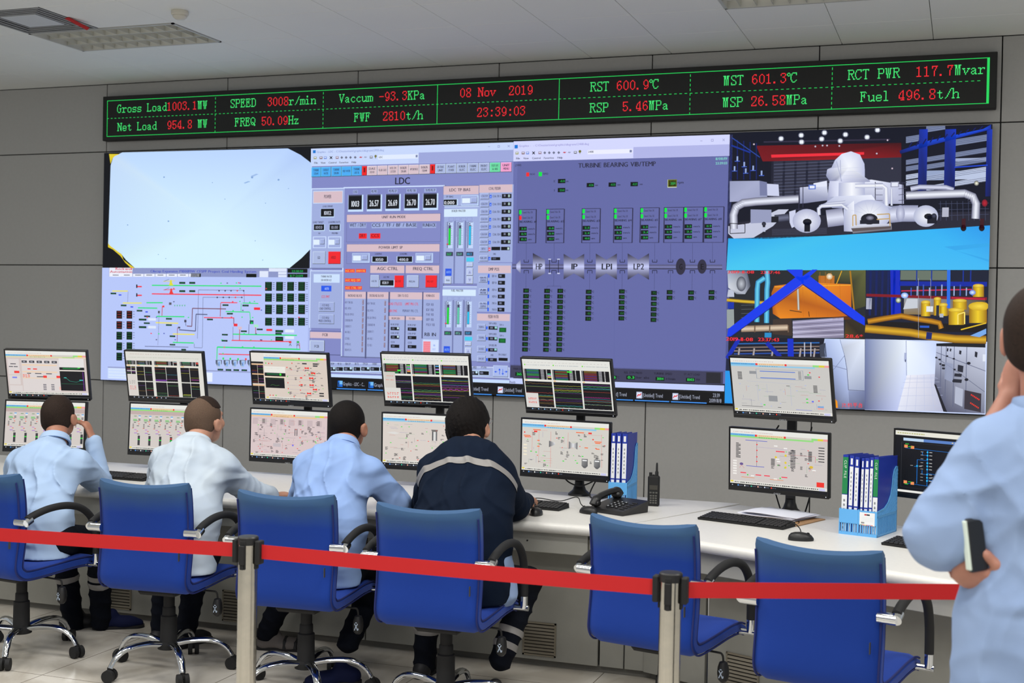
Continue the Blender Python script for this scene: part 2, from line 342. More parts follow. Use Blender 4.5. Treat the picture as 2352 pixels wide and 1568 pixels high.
for pts, w, col in [([(305, 910), (1010, 916)], 6, G), ([(305, 965), (1010, 974)], 6, R), ([(50, 947), (150, 947)], 6, Y), ([(118, 1024), (240, 1024)], 6, Y), ([(270, 1022), (375, 1022)], 6, G), ([(215, 1055), (340, 1057)], 6, G),
    ([(335, 1110), (515, 1112)], 6, G), ([(330, 1150), (475, 1154)], 6, Y), ([(440, 1223), (580, 1226)], 6, Y), ([(440, 1277), (575, 1281)], 6, G), ([(260, 1302), (540, 1308)], 3, D), ([(750, 1021), (855, 1022)], 5, R), ([(888, 1024), (990, 1027)], 5, G),
    ([(780, 1079), (935, 1082)], 5, G), ([(640, 1117), (835, 1120)], 5, R), ([(825, 1224), (1238, 1232)], 6, G), ([(818, 1264), (1195, 1272)], 5, R), ([(725, 1307), (1260, 1322)], 7, G), ([(735, 1352), (945, 1357)], 5, R), ([(725, 1307), (723, 1388)], 5, G),
    ([(480, 1196), (586, 1204), (589, 1096), (662, 1098)], 5, D), ([(530, 1172), (562, 1174), (566, 1058), (782, 1062)], 5, (125, 80, 100)), ([(604, 995), (605, 940), (898, 942), (900, 1020)], 2, D), ([(630, 1310), (634, 987), (882, 988)], 2, D), ([(578, 1285), (578, 1310), (630, 1312)], 2, D),
    ([(602, 1120), (604, 990)], 2, D), ([(598, 1252), (602, 1120)], 2, D), ([(748, 1022), (745, 1110)], 4, (170, 70, 90)), ([(372, 1045), (370, 1106)], 4, (200, 70, 80)), ([(470, 1180), (468, 1274)], 3, (160, 60, 90)), ([(935, 1084), (940, 1140)], 4, G), ([(880, 1024), (878, 1078)], 3, G),
    ([(832, 1120), (832, 1160)], 4, (120, 50, 70)), ([(870, 1190), (868, 1262)], 4, (190, 50, 70)), ([(827, 1176), (826, 1262)], 2, D), ([(930, 1160), (928, 1224)], 3, D), ([(972, 1180), (974, 1224)], 4, (190, 60, 80)), ([(1254, 1280), (1256, 1318)], 3, (200, 50, 60)), ([(520, 1130), (524, 1172)], 3, D),
    ([(352, 1080), (344, 1295)], 1.5, D), ([(152, 950), (150, 1018)], 1.5, D), ([(1236, 1280), (1238, 1322)], 2, D)]: c.ln(pts, w, col, 2)
for x, y, w, h in [(482, 888, 38, 13), (546, 888, 38, 13), (482, 941, 38, 13), (546, 941, 38, 13), (40, 957, 36, 11), (106, 1034, 36, 11), (208, 1068, 36, 11), (256, 1104, 38, 11), (254, 1148, 38, 11), (396, 1120, 38, 11), (396, 1160, 38, 11), (222, 1172, 48, 14), (222, 1124, 48, 13), (660, 1124, 38, 11),
    (788, 1087, 38, 11), (888, 1034, 40, 12), (760, 1032, 38, 11), (878, 1200, 38, 11), (420, 1232, 36, 11), (420, 1287, 36, 10), (756, 1222, 38, 11), (754, 1261, 38, 11), (1100, 1197, 50, 17), (1100, 1215, 40, 13), (1100, 1240, 50, 28), (980, 1188, 38, 11), (728, 1446, 36, 12), (780, 1448, 36, 12), (830, 1449, 36, 12), (882, 1450, 36, 12), (495, 1318, 30, 11)]:
    c.rect(x, y, x+w, y+h, (8, 16, 14), 3); c.rect(x+5, y+h*.35, x+w-6, y+h*.7, (20, 110, 60), 4)
for x, y, w, h, col in [(962, 1052, 40, 17, (245, 45, 60)), (1042, 1190, 38, 14, (245, 45, 60)), (1162, 1194, 58, 20, (225, 235, 252)), (1162, 1236, 58, 20, (225, 235, 252)), (282, 1120, 50, 18, (222, 232, 252)), (282, 1170, 50, 18, (222, 232, 252)), (168, 1045, 18, 8, (40, 70, 235)), (264, 1077, 16, 8, (40, 70, 235)), (92, 968, 18, 8, (40, 70, 235)),
    (205, 905, 8, 22, (30, 30, 40)), (213, 914, 28, 9, (240, 60, 70)), (205, 961, 8, 22, (30, 30, 40)), (213, 970, 28, 9, (240, 60, 70)), (935, 1135, 24, 24, (30, 60, 60)), (942, 1145, 14, 14, (30, 215, 90)), (832, 1156, 24, 18, (235, 45, 55)), (860, 1176, 24, 18, (220, 190, 200)), (962, 1162, 28, 18, (170, 235, 200)), (374, 1040, 12, 12, (240, 60, 50)), (514, 1132, 14, 16, (70, 70, 90)), (345, 1074, 12, 16, (80, 80, 90)), (474, 1176, 14, 12, (70, 70, 90)),
    (760, 1374, 10, 14, (30, 220, 80)), (805, 1376, 10, 14, (30, 220, 80)), (855, 1378, 10, 14, (30, 220, 80)), (905, 1378, 10, 14, (240, 60, 50)), (416, 1020, 16, 16, (90, 90, 100))]: c.rect(x, y, x+w, y+h, col, 4)
for x0, y0, col in [(428, 865, (225, 220, 60)), (430, 920, (235, 60, 60))]:
    c.pl([(x0-4, y0+10), (x0+4, y0+10), (x0+8, y0+30), (x0+16, y0+46), (x0-14, y0+46), (x0-8, y0+30)], col, 3); c.ln([(x0-50, y0+20), (x0+26, y0+16)], 3, col, 3); c.ln([(x0-46, y0+20), (x0-12, y0+6)], 2, (90, 110, 110), 3)
random.seed(3)
for i in range(5): c.pl([(448+i*16, 1036), (458+i*16, 1036), (453+i*16, 1048)], (90, 190, 140), 3)
for i in range(46):
    x = random.choice([random.uniform(740, 1010), random.uniform(250, 550), random.uniform(780, 1260)]); y = random.choice([900, 935, 1020, 1075, 1120, 1224, 1264, 1310, 1352])+random.uniform(-10, -5)
    c.rect(x, y, x+9, y+7, random.choice([G, R, G, (90, 100, 190), D]), 4)
for i in range(5):
    for y, rr in [(945, 0), (988, -12)]: a = c.to([738, 777, 815, 855, 896][i]+rr, y); c.disc(a[0], a[1], .0075, .007, (60, 60, 90) if i != 3 else (235, 60, 70), 4, 8)
for cx in range(4):
    for ry, (y0, hh) in enumerate([(888, 58), (962, 54), (1034, 62), (1118, 52)]):
        x = 1034+cx*71; c.rect(x, y0, x+43, y0+hh, (5, 22, 16), 3)
        for k in range(4):
            c.rect(x+6, y0+5+k*13, x+36, y0+10+k*13, (18, 92, 52), 4); c.rect(x+48, y0+3+k*13, x+62, y0+8+k*13, (110, 120, 160), 3)
for cx in range(2):
    for ry, (y0, hh) in enumerate([(1073, 52), (1140, 52), (1208, 52), (1276, 52), (1342, 52)]):
        x = 78+cx*65; c.rect(x, y0, x+36, y0+hh, (5, 22, 16), 3)
        for k in range(3): c.rect(x+5, y0+6+k*16, x+31, y0+11+k*16, (140, 30, 40) if ry < 2 else (18, 92, 52), 4); c.rect(x+41, y0+5+k*16, x+52, y0+9+k*16, (110, 120, 160), 3)
for i, ch in enumerate('GFEDC'):
    x = 716+i*51; c.pl([(x, 1390), (x+40, 1391), (x+40, 1412), (x+25, 1438), (x+12, 1438), (x, 1412)], [(70, 80, 100), (70, 80, 100), (80, 90, 110), (190, 205, 225), (190, 205, 225), (90, 100, 120)], 3)
    c.rect(x+12, 1393, x+34, 1432, (175, 200, 240), 4); c.rect(x+20, 1400, x+25, 1430, (90, 150, 235), 5); c.text(ch, x+8, x+22, 1424, 14, (25, 30, 50), 6)
for y in (1444, 1462, 1482, 1500): c.rect(28, y, 150, y+12, (222, 236, 255), 3); c.rect(34, y+3, 128, y+7, (120, 140, 190), 4)
c.rect(22, 1440, 160, 1512, (205, 222, 255), 2); c.rect(640, 1470, 694, 1530, (232, 240, 255), 2); c.rect(22, 1440, 1322, 1478, (150, 160, 205), 2)
for i, cx in enumerate((1245, 1195)): c.ln([(cx-6, 1300), (cx, 1285), (cx+8, 1300)], 3, (70, 80, 90), 4); c.rect(cx-8, 1268, cx+8, 1282, [(60, 180, 90), (220, 60, 60)][i], 4)
c.obj('diagram_window', M_SCR, vw)['label'] = 'pale blue coal conveyor diagram window'
# --- common window furniture
def win_top(c, x0, x1, y0, y1, title, name, ico):
    # y0 at the left end, y1 at the right end of the title bar
    c.rect(x0, y0, x1, y1+190, (206, 220, 255), 1)
def toolbar(c, x, y, dy, name):
    for dx, k, col in [(0, 'b', (150, 150, 60)), (65, 'b', (120, 80, 80)), (112, 'b', (90, 130, 220)), (178, 'x', (10, 10, 20)), (243, 'b', (140, 100, 120)), (294, 'd', (110, 115, 140)), (342, 'd', (110, 115, 140)), (390, 'd', (110, 115, 140)), (442, 'd', (110, 115, 140)), (504, 'r', (200, 50, 60)), (555, 'r', (150, 155, 185)), (618, 'b', (100, 100, 110)), (672, 'q', (120, 120, 60))]:
        X = x+dx; Yy = y-dx*dy
        if k == 'x': c.ln([(X, Yy-14), (X+26, Yy+14)], 8, col, 3); c.ln([(X+26, Yy-14), (X, Yy+14)], 8, col, 3)
        elif k == 'd': c.pl([(X, Yy), (X+15, Yy-16), (X+31, Yy), (X+15, Yy+16)], col, 3)
        elif k == 'r': c.ln([(X, Yy+4), (X+14, Yy-8), (X+14, Yy+6), (X+30, Yy-6)], 7, col, 3)
        elif k == 'q': c.ln([(X+10, Yy+16), (X+10, Yy-4)], 6, col, 3); c.disc(*c.to(X+10, Yy-10), .011, .011, col, 3, 8)
        else: c.rect(X, Yy-13, X+31, Yy+13, col, 3); c.rect(X+5, Yy-8, X+26, Yy+3, (225, 232, 250), 4)
def btn(c, x0, y0, x1, y1, col, L=2, b=6):
    dk = tuple(int(v*.42) for v in col); lt = tuple(min(255, int(v*1.18+20)) for v in col)
    c.rect(x0, y0, x1, y1, dk, L); c.rect(x0, y0, x1-b*.7, y1-b, lt, L+1); c.rect(x0+b*.6, y0+b*.6, x1-b, y1-b*1.3, col, L+2)
def frame(c, x0, y0, x1, y1, fill, L=1, b=11):
    c.rect(x0, y0, x1, y1, (104, 112, 148), L); c.rect(x0, y0, x1-b*.8, y1-b, (205, 222, 255), L+1); c.rect(x0+b, y0+b, x1-b*.8, y1-b, fill, L+2)
PN, BGE, LAV = (160, 174, 222), (216, 190, 200), (131, 138, 198); BK = (12, 14, 20); WH = (200, 224, 255); TXT = (48, 50, 74)
# --- LDC window (numbers are positions within the enlarged view of it)
c = wcan(700, 330, 4.8); O = 1296
c.rect(70, 55, 2298, 2641, LAV); c.rect(70, 55, 2298, 190, (200, 216, 252), 2); c.rect(1258, 98, 2298, 188, (158, 168, 220), 3)
c.rect(92, 72, 122, 104, (30, 120, 210), 4); c.text('Graphics - LDC - C:\\Ovation\\mmi\\graphics\\diagrams\\3950.diag', 135, 873, 92, 22, (142, 160, 214), 4)
toolbar(c, 100, 156, .012, 'LDC'); c.text('LDC', 820, 860, 158, 20, TXT, 5); c.rect(810, 126, 1250, 162, (226, 236, 255), 4); c.rect(1225, 124, 1245, 150, (120, 130, 170), 5)
for t, x, w in [('File', 106, 38), ('View', 178, 52), ('Control', 264, 86), ('Favorites', 383, 98), ('Help', 517, 50)]: c.text(t, x, x+w, 221-(x-106)*.02, 20, TXT, 4)
c.rect(2022, 30, 2044, 33, (120, 130, 190), 4); c.box(2128, 18, 2150, 42, (120, 130, 190), 3, 4); c.ln([(2238, 16), (2262, 38)], 3, (120, 130, 190), 4); c.ln([(2262, 16), (2238, 38)], 3, (120, 130, 190), 4)
BL, TN, GY = (76, 172, 245), (216, 194, 204), (172, 186, 226)
for i, (x0, x1, col, t) in enumerate([(76, 180, BL, 'TURBINE|STEAM'), (183, 290, BL, 'CONDENSATE|WATER'), (297, 405, BL, 'TURBINE|DRAIN'), (409, 517, BL, 'FEED WATER'), (521, 630, BL, 'TURBINE|LUBE OIL'), (634, 686, (240, 35, 35), ''), (690, 800, TN, 'DAS|OVER VIEW'), (805, 915, TN, 'FLUE GAS'), (920, 1032, TN, 'WTR STM|SYSTEM'), (1036, 1148, TN, 'BOILER|DRAIN'), (1150, 1262, TN, 'HFT&PURGE'), (1266, 1380, TN, 'BOILER|TEMP'),
    (1384, 1438, (240, 35, 35), ''), (1442, 1556, GY, 'GEN TRANS|UNIT'), (1560, 1676, GY, 'PLANT|POWER'), (1680, 1795, GY, 'BOILER|ELEC'), (1799, 1916, GY, 'TURBINE|ELEC'), (1921, 2038, GY, 'EMERGENCY|ELEC'), (2043, 2158, (110, 220, 165), 'FLUE GAS|& ABS'), (2163, 2282, (242, 160, 205), 'UNIT|MENU')]):
    s = (x0-76)*-.0265; btn(c, x0, 262+s, x1, 366+s, col)
    L = t.split('|') if t else []
    if len(L) == 1: c.text(L[0], x0+14, x1-14, 322+s, 24, TXT, 6)
    if len(L) == 2: c.text(L[0], x0+20, x1-24, 304+s, 24, TXT, 6); c.text(L[1], x0+28, x1-30, 342+s, 24, TXT, 6)
    if not t: c.rect(x0+18, 280+s, x0+34, 330+s, (120, 20, 20), 6)
c.text('LDC', 998, 1158, 446, 74, (22, 24, 34), 6)
frame(c, 72, 492, 436, 1380, PN); c.rect(95, 522, 420, 655, WH, 4); c.rect(100, 528, 416, 648, BGE, 5); c.text('POWER', 216, 294, 602, 38, TXT, 7)
c.text('LOAD DMAND', 200, 310, 700, 20, TXT, 5); c.rect(176, 716, 328, 812, WH, 4); c.rect(180, 718, 323, 802, BK, 5); c.text('1002', 216, 292, 784, 42, (205, 212, 230), 7)
c.text('LOAD TARGET', 92, 208, 876, 22, TXT, 5); c.text('LOADING RATE', 264, 392, 874, 22, TXT, 5)
for x, t in ((103, '1003'), (276, '10.00')): c.rect(x-4, 888, x+118, 962, WH, 4); c.rect(x, 890, x+112, 952, BK, 5); c.text(t, x+20, x+90, 938, 32, (150, 156, 180), 7)
c.text('MW', 152, 174, 998, 18, TXT, 5); c.text('MW/MIN', 300, 366, 997, 20, TXT, 5)
for x in (92, 258): c.box(x, 1022, x+145, 1150, (205, 222, 255), 8, 4); c.rect(x+8, 1058, x+72, 1114, (226, 240, 255), 5); btn(c, x+84, 1052, x+126, 1108, PN, 5)
btn(c, 92, 1188, 228, 1326, GY, 4); c.text('GO', 144, 172, 1270, 30, TXT, 8); btn(c, 262, 1188, 396, 1326, (242, 38, 45), 4); c.text('HOLD', 294, 344, 1268, 30, (110, 25, 35), 8)
frame(c, 58, O+98, 418, O+752, PN); c.rect(100, O+140, 386, O+236, (205, 226, 255), 4); c.text('TURBINE MASTER', 180, 300, O+178, 22, TXT, 6); c.text('DEH INTERFACE', 182, 296, O+218, 22, TXT, 6)
c.rect(184, O+268, 295, O+332, (40, 90, 235), 5); c.text('AUTO', 222, 268, O+314, 26, (190, 215, 255), 7); c.text('CCS PMT', 186, 276, O+404, 28, (215, 50, 75), 6)
btn(c, 158, O+448, 328, O+556, PN, 4); c.text('CCS REQ', 194, 270, O+494, 22, TXT, 8); c.text('LOAD CONTROL', 162, 290, O+532, 24, TXT, 8)
btn(c, 155, O+584, 325, O+692, PN, 4); c.text('CCS REQ', 192, 270, O+632, 22, TXT, 8); c.text('PRESS CONTROL', 156, 292, O+668, 24, TXT, 8)
c.box(58, O+768, 406, O+1030, (75, 80, 125), 3, 2); c.rect(60, O+776, 405, O+852, BGE, 3); c.text('FCB', 196, 254, O+824, 30, TXT, 5); btn(c, 58, O+870, 220, O+998, GY, 4, 9); c.text('FCB', 110, 158, O+950, 28, TXT, 8)
frame(c, 428, 478, 1522, O+1090, LAV, 1, 14)
for i, (t, v) in enumerate([('LOAD', '1003'), ('MS PRS', '26.57'), ('MS PRS SP', '26.69'), ('MS PRS TAR', '26.70'), ('TH MS PRS SP', '26.70')]):
    x = [490, 697, 902, 1108, 1316][i]; dy = -i*4.5; wt = len(t)*9+12; c.rect(x+70-wt*.55, 512+dy, x+70+wt*.55, 550+dy, PN, 4); c.text(t, x+70-wt*.45, x+70+wt*.45, 544+dy, 28, TXT, 5)
    c.rect(x-10, 565+dy, x+155, 748+dy, WH, 4); c.rect(x-6, 565+dy, x+140, 725+dy, (70, 75, 100), 5); c.rect(x, 578+dy, x+138, 720+dy, BK, 6); c.text(v, x+(28 if i == 0 else 18), x+(110 if i == 0 else 118), 694+dy, 66 if i else 62, (222, 228, 240), 8)
def box1(x0, y0, x1, y1, yh, fill=LAV, L=4): c.rect(x0, y0, x1, y1, (92, 98, 146), L); c.rect(x0+3, y0+3, x1-3, y1-3, fill, L+1); c.rect(x0+3, y0+3, x1-3, yh, BGE, L+2)
box1(464, 780, 1498, 1080, 853); c.text('UNIT RUN MODE', 852, 1112, 821, 28, TXT, 7)
for t, x0, x1 in [('WET / DRY', 498, 676), ('CCS / TF / BF / BASE', 744, 1234), ('RUNBACK', 1304, 1446)]: c.rect(x0-4, 876, x1+4, 928, PN, 6); c.text(t, x0, x1, 914, 36, TXT, 8)
for t, x0, x1 in [('DRY', 598, 686), ('CCS', 724, 836)]: c.rect(x0, 988, x1, 1046, (245, 35, 40), 6); c.text(t, x0+12, x1-18, 1030, 34, (95, 22, 30), 8)
box1(464, 1106, 1490, 1326, 1188); c.text('POWER LIMT SP', 818, 1080, 1157, 28, TXT, 7)
for x in (526, 1224): c.rect(x, 1206, x+190, 1310, WH, 6); c.rect(x+4, 1210, x+182, 1300, PN, 7); c.rect(x+10, 1234, x+94, 1288, (228, 242, 255), 8); btn(c, x+108, 1232, x+168, 1282, PN, 8)
for x, v, t in ((748, '1050', 'LOADMAX'), (1024, '400.0', 'LOADMIN')): c.text(t, x+28, x+104, 1224, 20, TXT, 7); c.rect(x-8, 1240, x+168, 1310, WH, 6); c.rect(x, 1242, x+162, 1302, BK, 7); c.text(v, x+(38 if v == '1050' else 18), x+118, 1292, 30, (205, 212, 230), 9)
for y, segs in [(O+84, [('AGC LOC', 446, 553), ('UNAVAIL', 566, 676)]), (O+188, [('AGC REQ OFF', 446, 618)]), (O+272, [('AGC CTRL OFF', 446, 632)])]:
    for t, x0, x1 in segs: c.rect(x0, y, x1, y+40, (240, 50, 50), 4); c.text(t, x0+4, x1-6, y+32, 24, (245, 190, 90), 6)
box1(722, O+42, 1102, O+302, O+130); c.text('AGC CTRL', 798, 1026, O+97, 34, TXT, 7); box1(1112, O+42, 1486, O+308, O+132); c.text('FREQ CTRL', 1196, 1416, O+98, 34, TXT, 7)
btn(c, 728, O+152, 822, O+288, GY, 6); c.text('AGC IN', 740, 794, O+228, 20, TXT, 10); c.rect(826, O+204, 990, O+280, WH, 6); c.rect(834, O+206, 982, O+268, BK, 7); c.text('828.9', 858, 924, O+250, 28, (205, 212, 230), 9); c.text('AGC MW', 870, 934, O+184, 20, TXT, 8)
btn(c, 994, O+156, 1094, O+290, (242, 38, 45), 8); c.text('AGC OUT', 1000, 1064, O+230, 22, (120, 20, 30), 12); btn(c, 1130, O+154, 1258, O+290, GY, 6); c.text('FREQ IN', 1152, 1216, O+232, 20, TXT, 10); btn(c, 1334, O+154, 1460, O+290, (242, 38, 45), 6); c.text('FREQ OUT', 1350, 1420, O+232, 20, (150, 20, 30), 10)
c.rect(446, O+334, 1482, O+1076, PN, 4); c.rect(446, O+334, 1484, O+422, BGE, 5)
for x in (676, 926, 1298): c.rect(x, O+336, x+4, O+(1070 if x < 1000 else 850), (84, 88, 130), 6)
for t, x0, x1 in [('INCREASE BLOCK', 480, 634), ('DECREASE BLOCK', 716, 872), ('DEH TO DCS', 1030, 1142), ('RUNBACKS', 1340, 1432)]: c.text(t, x0, x1, O+391, 26, TXT, 7)
for t, x0, x1, y, col in [('LOAD CTL(CCS)', 926, 1072, 482, (220, 55, 80)), ('LIMIT PRS CTL', 1108, 1254, 484, (220, 55, 80)), ('GEN SYNC', 930, 1020, 560, (220, 55, 80)), ('PRIMARY PRS CTL', 1080, 1252, 560, (90, 95, 135))]: c.text(t, x0, x1, O+y, 28, col, 7)
c.rect(928, O+602, 1296, O+650, BGE, 6); c.rect(928, O+598, 1298, O+602, (84, 88, 130), 6); c.rect(1104, O+602, 1108, O+1060, (84, 88, 130), 7); c.text('FROM DEH', 960, 1050, O+640, 22, TXT, 8); c.text('TO DEH', 1150, 1218, O+642, 22, TXT, 8)
for i in range(3):
    for x in (950, 1138): y = O+[722, 816, 916][i]+(x > 1000)*6; c.text(['MS PRS SP REF', 'LOAD SP REF', 'CCS FB'][i], x, x+(88 if i < 2 else 42), y-16, 20, TXT, 7); c.rect(x, y, x+94, y+38, BK, 6); c.rect(x+14, y+8, x+42, y+28, (90, 96, 120), 7); c.rect(x+70, y+4, x+90, y+26, (200, 225, 235) if x < 1000 and i < 2 else BK, 7)
for t, y in [('FDF RB', 490), ('IDF RB', 548), ('PAF RB', 600), ('BFP RB', 656), ('PULV RB', 712)]: c.text(t, 1342, 1422 if t[0] != 'P' or t[1] == 'A' else 1434, O+y, 28, (92, 98, 140), 7)
c.text('RB IN', 1322, 1446, O+824, 38, (40, 42, 60), 7); c.rect(1302, O+860, 1476, O+1004, (205, 222, 255), 5); c.rect(1310, O+880, 1386, O+1004, (240, 130, 145), 6); c.rect(1394, O+880, 1470, O+1004, (212, 226, 255), 6)
for k in range(6): c.rect(1312, O+884+k*20, 1384, O+888+k*20, (250, 195, 205), 7)
c.text('RB', 1420, 1440, O+936, 20, (120, 150, 230), 8); c.text('OUT', 1408, 1444, O+980, 22, (150, 170, 240), 8)
for cx, x0, ys in ((0, 440, [452, 518, 584, 650, 716, 780, 850, 912, 976]), (1, 686, [464, 542, 622, 700, 774, 852, 924])):
    for i, y in enumerate(ys):
        c.text(['ADV THR BLK', 'FUEL WTR I', 'FUEL BLK FDM RU', 'CONDENSER MB', 'CONDENS DT I', 'AIR FUEL I', 'CCS FUEL I', 'OP PRESS ADJ', 'FEEDWTR DT I'][i], x0+4, x0+4+[88, 70, 98, 84, 72, 62, 54, 64, 72][i], O+y+12, 24, (88, 92, 132), 6)
        c.rect(x0+(197 if cx == 0 else 195)-i*1.2, O+y-28, x0+(212 if cx == 0 else 210)-i*1.2, O+y+24, (110, 80, 100), 6)
        for k in range(3): c.rect(x0+(199 if cx == 0 else 197)-i*1.2, O+y-24+k*16, x0+(208 if cx == 0 else 206)-i*1.2, O+y-16+k*16, (205, 190, 205), 7)
for half, t, yt in ((0, 'BOILER MASTER', 0), (1, 'FUEL MASTER', O-430)):
    y0 = 690 if half == 0 else O+272; y1 = O+256 if half == 0 else O+1110; frame(c, 1520-half*14, y0, 1918-half*20, y1, PN)
    Yb = 700 if half == 0 else O+288; xs = -half*18
    c.rect(1538+xs, Yb+22, 1904+xs, Yb+(102 if half == 0 else 94), (214, 234, 255), 4); c.text(t, 1622+xs+(14 if half else 0), 1774+xs-(8 if half else 0), Yb+(52 if half == 0 else 46), 24, TXT, 6)
    yy = 0 if half == 0 else O-424
    for i in range(4): c.box(1590+xs+[0, 70, 135, 202][i], 814+yy, 1590+xs+[0, 70, 135, 202][i]+56, 848+yy, (135, 145, 200), 3, 5)
    for i, (gx, col, frac) in enumerate([(1598, (25, 215, 60), .86), (1712, (95, 200, 170), .86), (1822, (30, 190, 235), .98 if half == 0 else .64)]):
        gx += xs; c.rect(gx-26, 862+yy, gx+34, 1152+yy, (195, 215, 250), 5); c.rect(gx-24, 864+yy, gx-20, 1150+yy, (90, 96, 140), 6); c.rect(gx-24, 862+yy, gx+34, 866+yy, (90, 96, 140), 6); c.rect(gx-11, 898+yy, gx+12, 1118+yy, (70, 76, 105), 6); c.rect(gx-8, 904+yy+210*(1-frac), gx+9, 1114+yy, col, 7)
        c.rect(gx-5, 874+yy, gx+5, 892+yy, TXT, 7)
        for k in range(9): c.rect(gx+20, 908+yy+k*25, gx+(30 if k % 4 == 0 else 26), 911+yy+k*25, (70, 75, 110), 6); c.rect(gx-38, 868+yy+k*18, gx-33, 878+yy+k*18, (110, 115, 150), 6)
        if i == 0: c.rect(gx-32, 1102+yy, gx-14, 1114+yy, (235, 40, 50), 8)
        c.rect(gx-40, 1192+yy, gx+38, 1238+yy, (58, 64, 90), 6); c.text((['26.57', '26.69', '101.2'] if half == 0 else ['497.4', '497.6', '70.97'])[i], gx-30, gx+20, 1228+yy, 24, [(40, 200, 90), (110, 190, 165), (50, 170, 230)][i], 8)
    for x in (1650, 1766): c.rect(x+xs, 850+yy, x+4+xs, y1-12, (120, 130, 180), 4)
    c.rect(1784+xs, 1254+yy, 1866+xs, 1298+yy, (70, 205, 240), 6)
    yb2 = O+80 if half == 0 else O+934
    c.rect(1552+xs, yb2, 1620+xs, min(yb2+80, O+1020), (45, 90, 230), 6); c.text('AUTO', 1562+xs, 1612+xs, yb2+52, 26, (150, 190, 255), 8)
    if half == 0: btn(c, 1548+xs, O+170, 1616+xs, O+250, (190, 205, 240), 6); c.text('MAN', 1562, 1600, O+220, 20, TXT, 10)
    for k, (a, b) in enumerate([(1310, 1356), (1374, 1454), (1462, 1546)]):
        if half and k == 2: break
        btn(c, 1788+xs, a+yy, 1856+xs, b+yy, (186, 198, 238), 6)
        if k: m_ = (a+b)/2+yy; s_ = 16 if k == 1 else -16; c.pl([(1806+xs, m_+s_), (1838+xs, m_+s_), (1822+xs, m_-s_)], (150, 158, 205), 10)
c.rect(1528, 465, 1922, 686, (92, 98, 146), 3); c.rect(1532, 469, 1918, 682, PN, 4); c.rect(1532, 469, 1918, 555, BGE, 5); c.text('LDC TP BIAS', 1596, 1826, 524, 32, TXT, 7); c.text('TP BIAS', 1558, 1638, 594, 20, TXT, 7)
c.rect(1534, 612, 1690, 682, WH, 6); c.rect(1534, 616, 1678, 676, BK, 7); c.text('0.000', 1540, 1650, 668, 36, (225, 230, 240), 9); c.rect(1726, 572, 1916, 680, WH, 6); c.rect(1730, 578, 1906, 670, PN, 7); c.rect(1738, 602, 1824, 654, (228, 242, 255), 8); btn(c, 1834, 596, 1902, 650, PN, 8)
c.rect(1922, 455, 2288, O+10, PN, 2); c.rect(1926, 455, 2290, 535, BGE, 4); c.text('COAL FEEDER', 2030, 2162, 508, 30, TXT, 7)
for i in range(9):
    y = [546, 634, 718, 800, 882, 968, 1052, 1128, 1230][i]; btn(c, 1940-i*1.4, y, 2034-i*1.4, y+66, PN, 4); c.text(('%s COAL FLOW' % 'ABCDEFG'[i]) if i < 7 else ['BTU', 'FUEL DIT'][i-7], 1946-i*1.4+(18 if i == 7 else 0), 2020-i*1.4-(18 if i == 7 else 0), y+40, 20, TXT, 9)
    c.rect(2040-i*1.8, y+18, 2062-i*1.8, y+54, (40, 95, 235) if i != 7 else (240, 50, 60), 6); c.text('A' if i != 7 else 'M', 2045-i*1.8, 2057-i*1.8, y+48, 20, (190, 215, 255), 8)
    if i < 7: c.text('COAL FDR '+'ABCDEFG'[i], 2072, 2166, y+44, 24, (60, 62, 90), 6); c.rect(2176-i*1.6, y+8, 2280-i*1.6, y+54, BK, 6); c.rect(2196, y+16, 2216, y+38, (120, 125, 150), 7); c.rect(2244, y+16, 2264, y+42, (190, 215, 215), 7); c.rect(2250, y+24, 2258, y+36, (40, 110, 80), 8)
    elif i == 7: c.rect(2060, y+8, 2156, y+46, BK, 6); c.rect(2166, y+8, 2262, y+46, BK, 6); c.rect(2236, y+14, 2256, y+40, (190, 215, 215), 7)
    else: c.rect(2058, y+20, 2156, y+54, BK, 6); c.text('DMD', 2080, 2108, y-4, 20, TXT, 6); c.rect(2072, y+28, 2110, y+44, (80, 86, 110), 7)
c.rect(1904, O+18, 2274, O+560, PN, 3); c.rect(1912, O+46, 2272, O+130, BGE, 4); c.text('DMP POS', 2028, 2144, O+104, 34, TXT, 6)
for i, t in enumerate(['IDF A', 'IDF B', 'FDF A', 'FDF B', 'PAF A', 'PAF B']):
    y = O+[140, 214, 292, 366, 440, 510][i]; c.rect(2022-i*1.5, y, 2038-i*1.5, y+40, (40, 95, 235), 5); c.text(t, 2068, 2114, y+34, 24, TXT, 5); c.rect(2134-i*1.4, y, 2210-i*1.4, y+44, BK, 5); c.rect(2146, y+10, 2172, y+30, (120, 126, 150), 6)
for t1, t2, y in [('FURN PRS', 'CONTROL', 162), ('AIR', 'MSTER', 298), ('PA PRS', 'CONTROL', 448)]: btn(c, 1924, O+y, 2016, O+y+72, PN, 4); c.text(t1, 1934, 2004, O+y+28, 20, TXT, 9); c.text(t2, 1938, 2000, O+y+60, 22, TXT, 9)
c.rect(1898, O+572, 2262, O+1112, PN, 3); c.rect(1902, O+576, 2260, O+658, BGE, 4); c.text('FEEDER WATER', 2024, 2138, O+626, 34, TXT, 6)
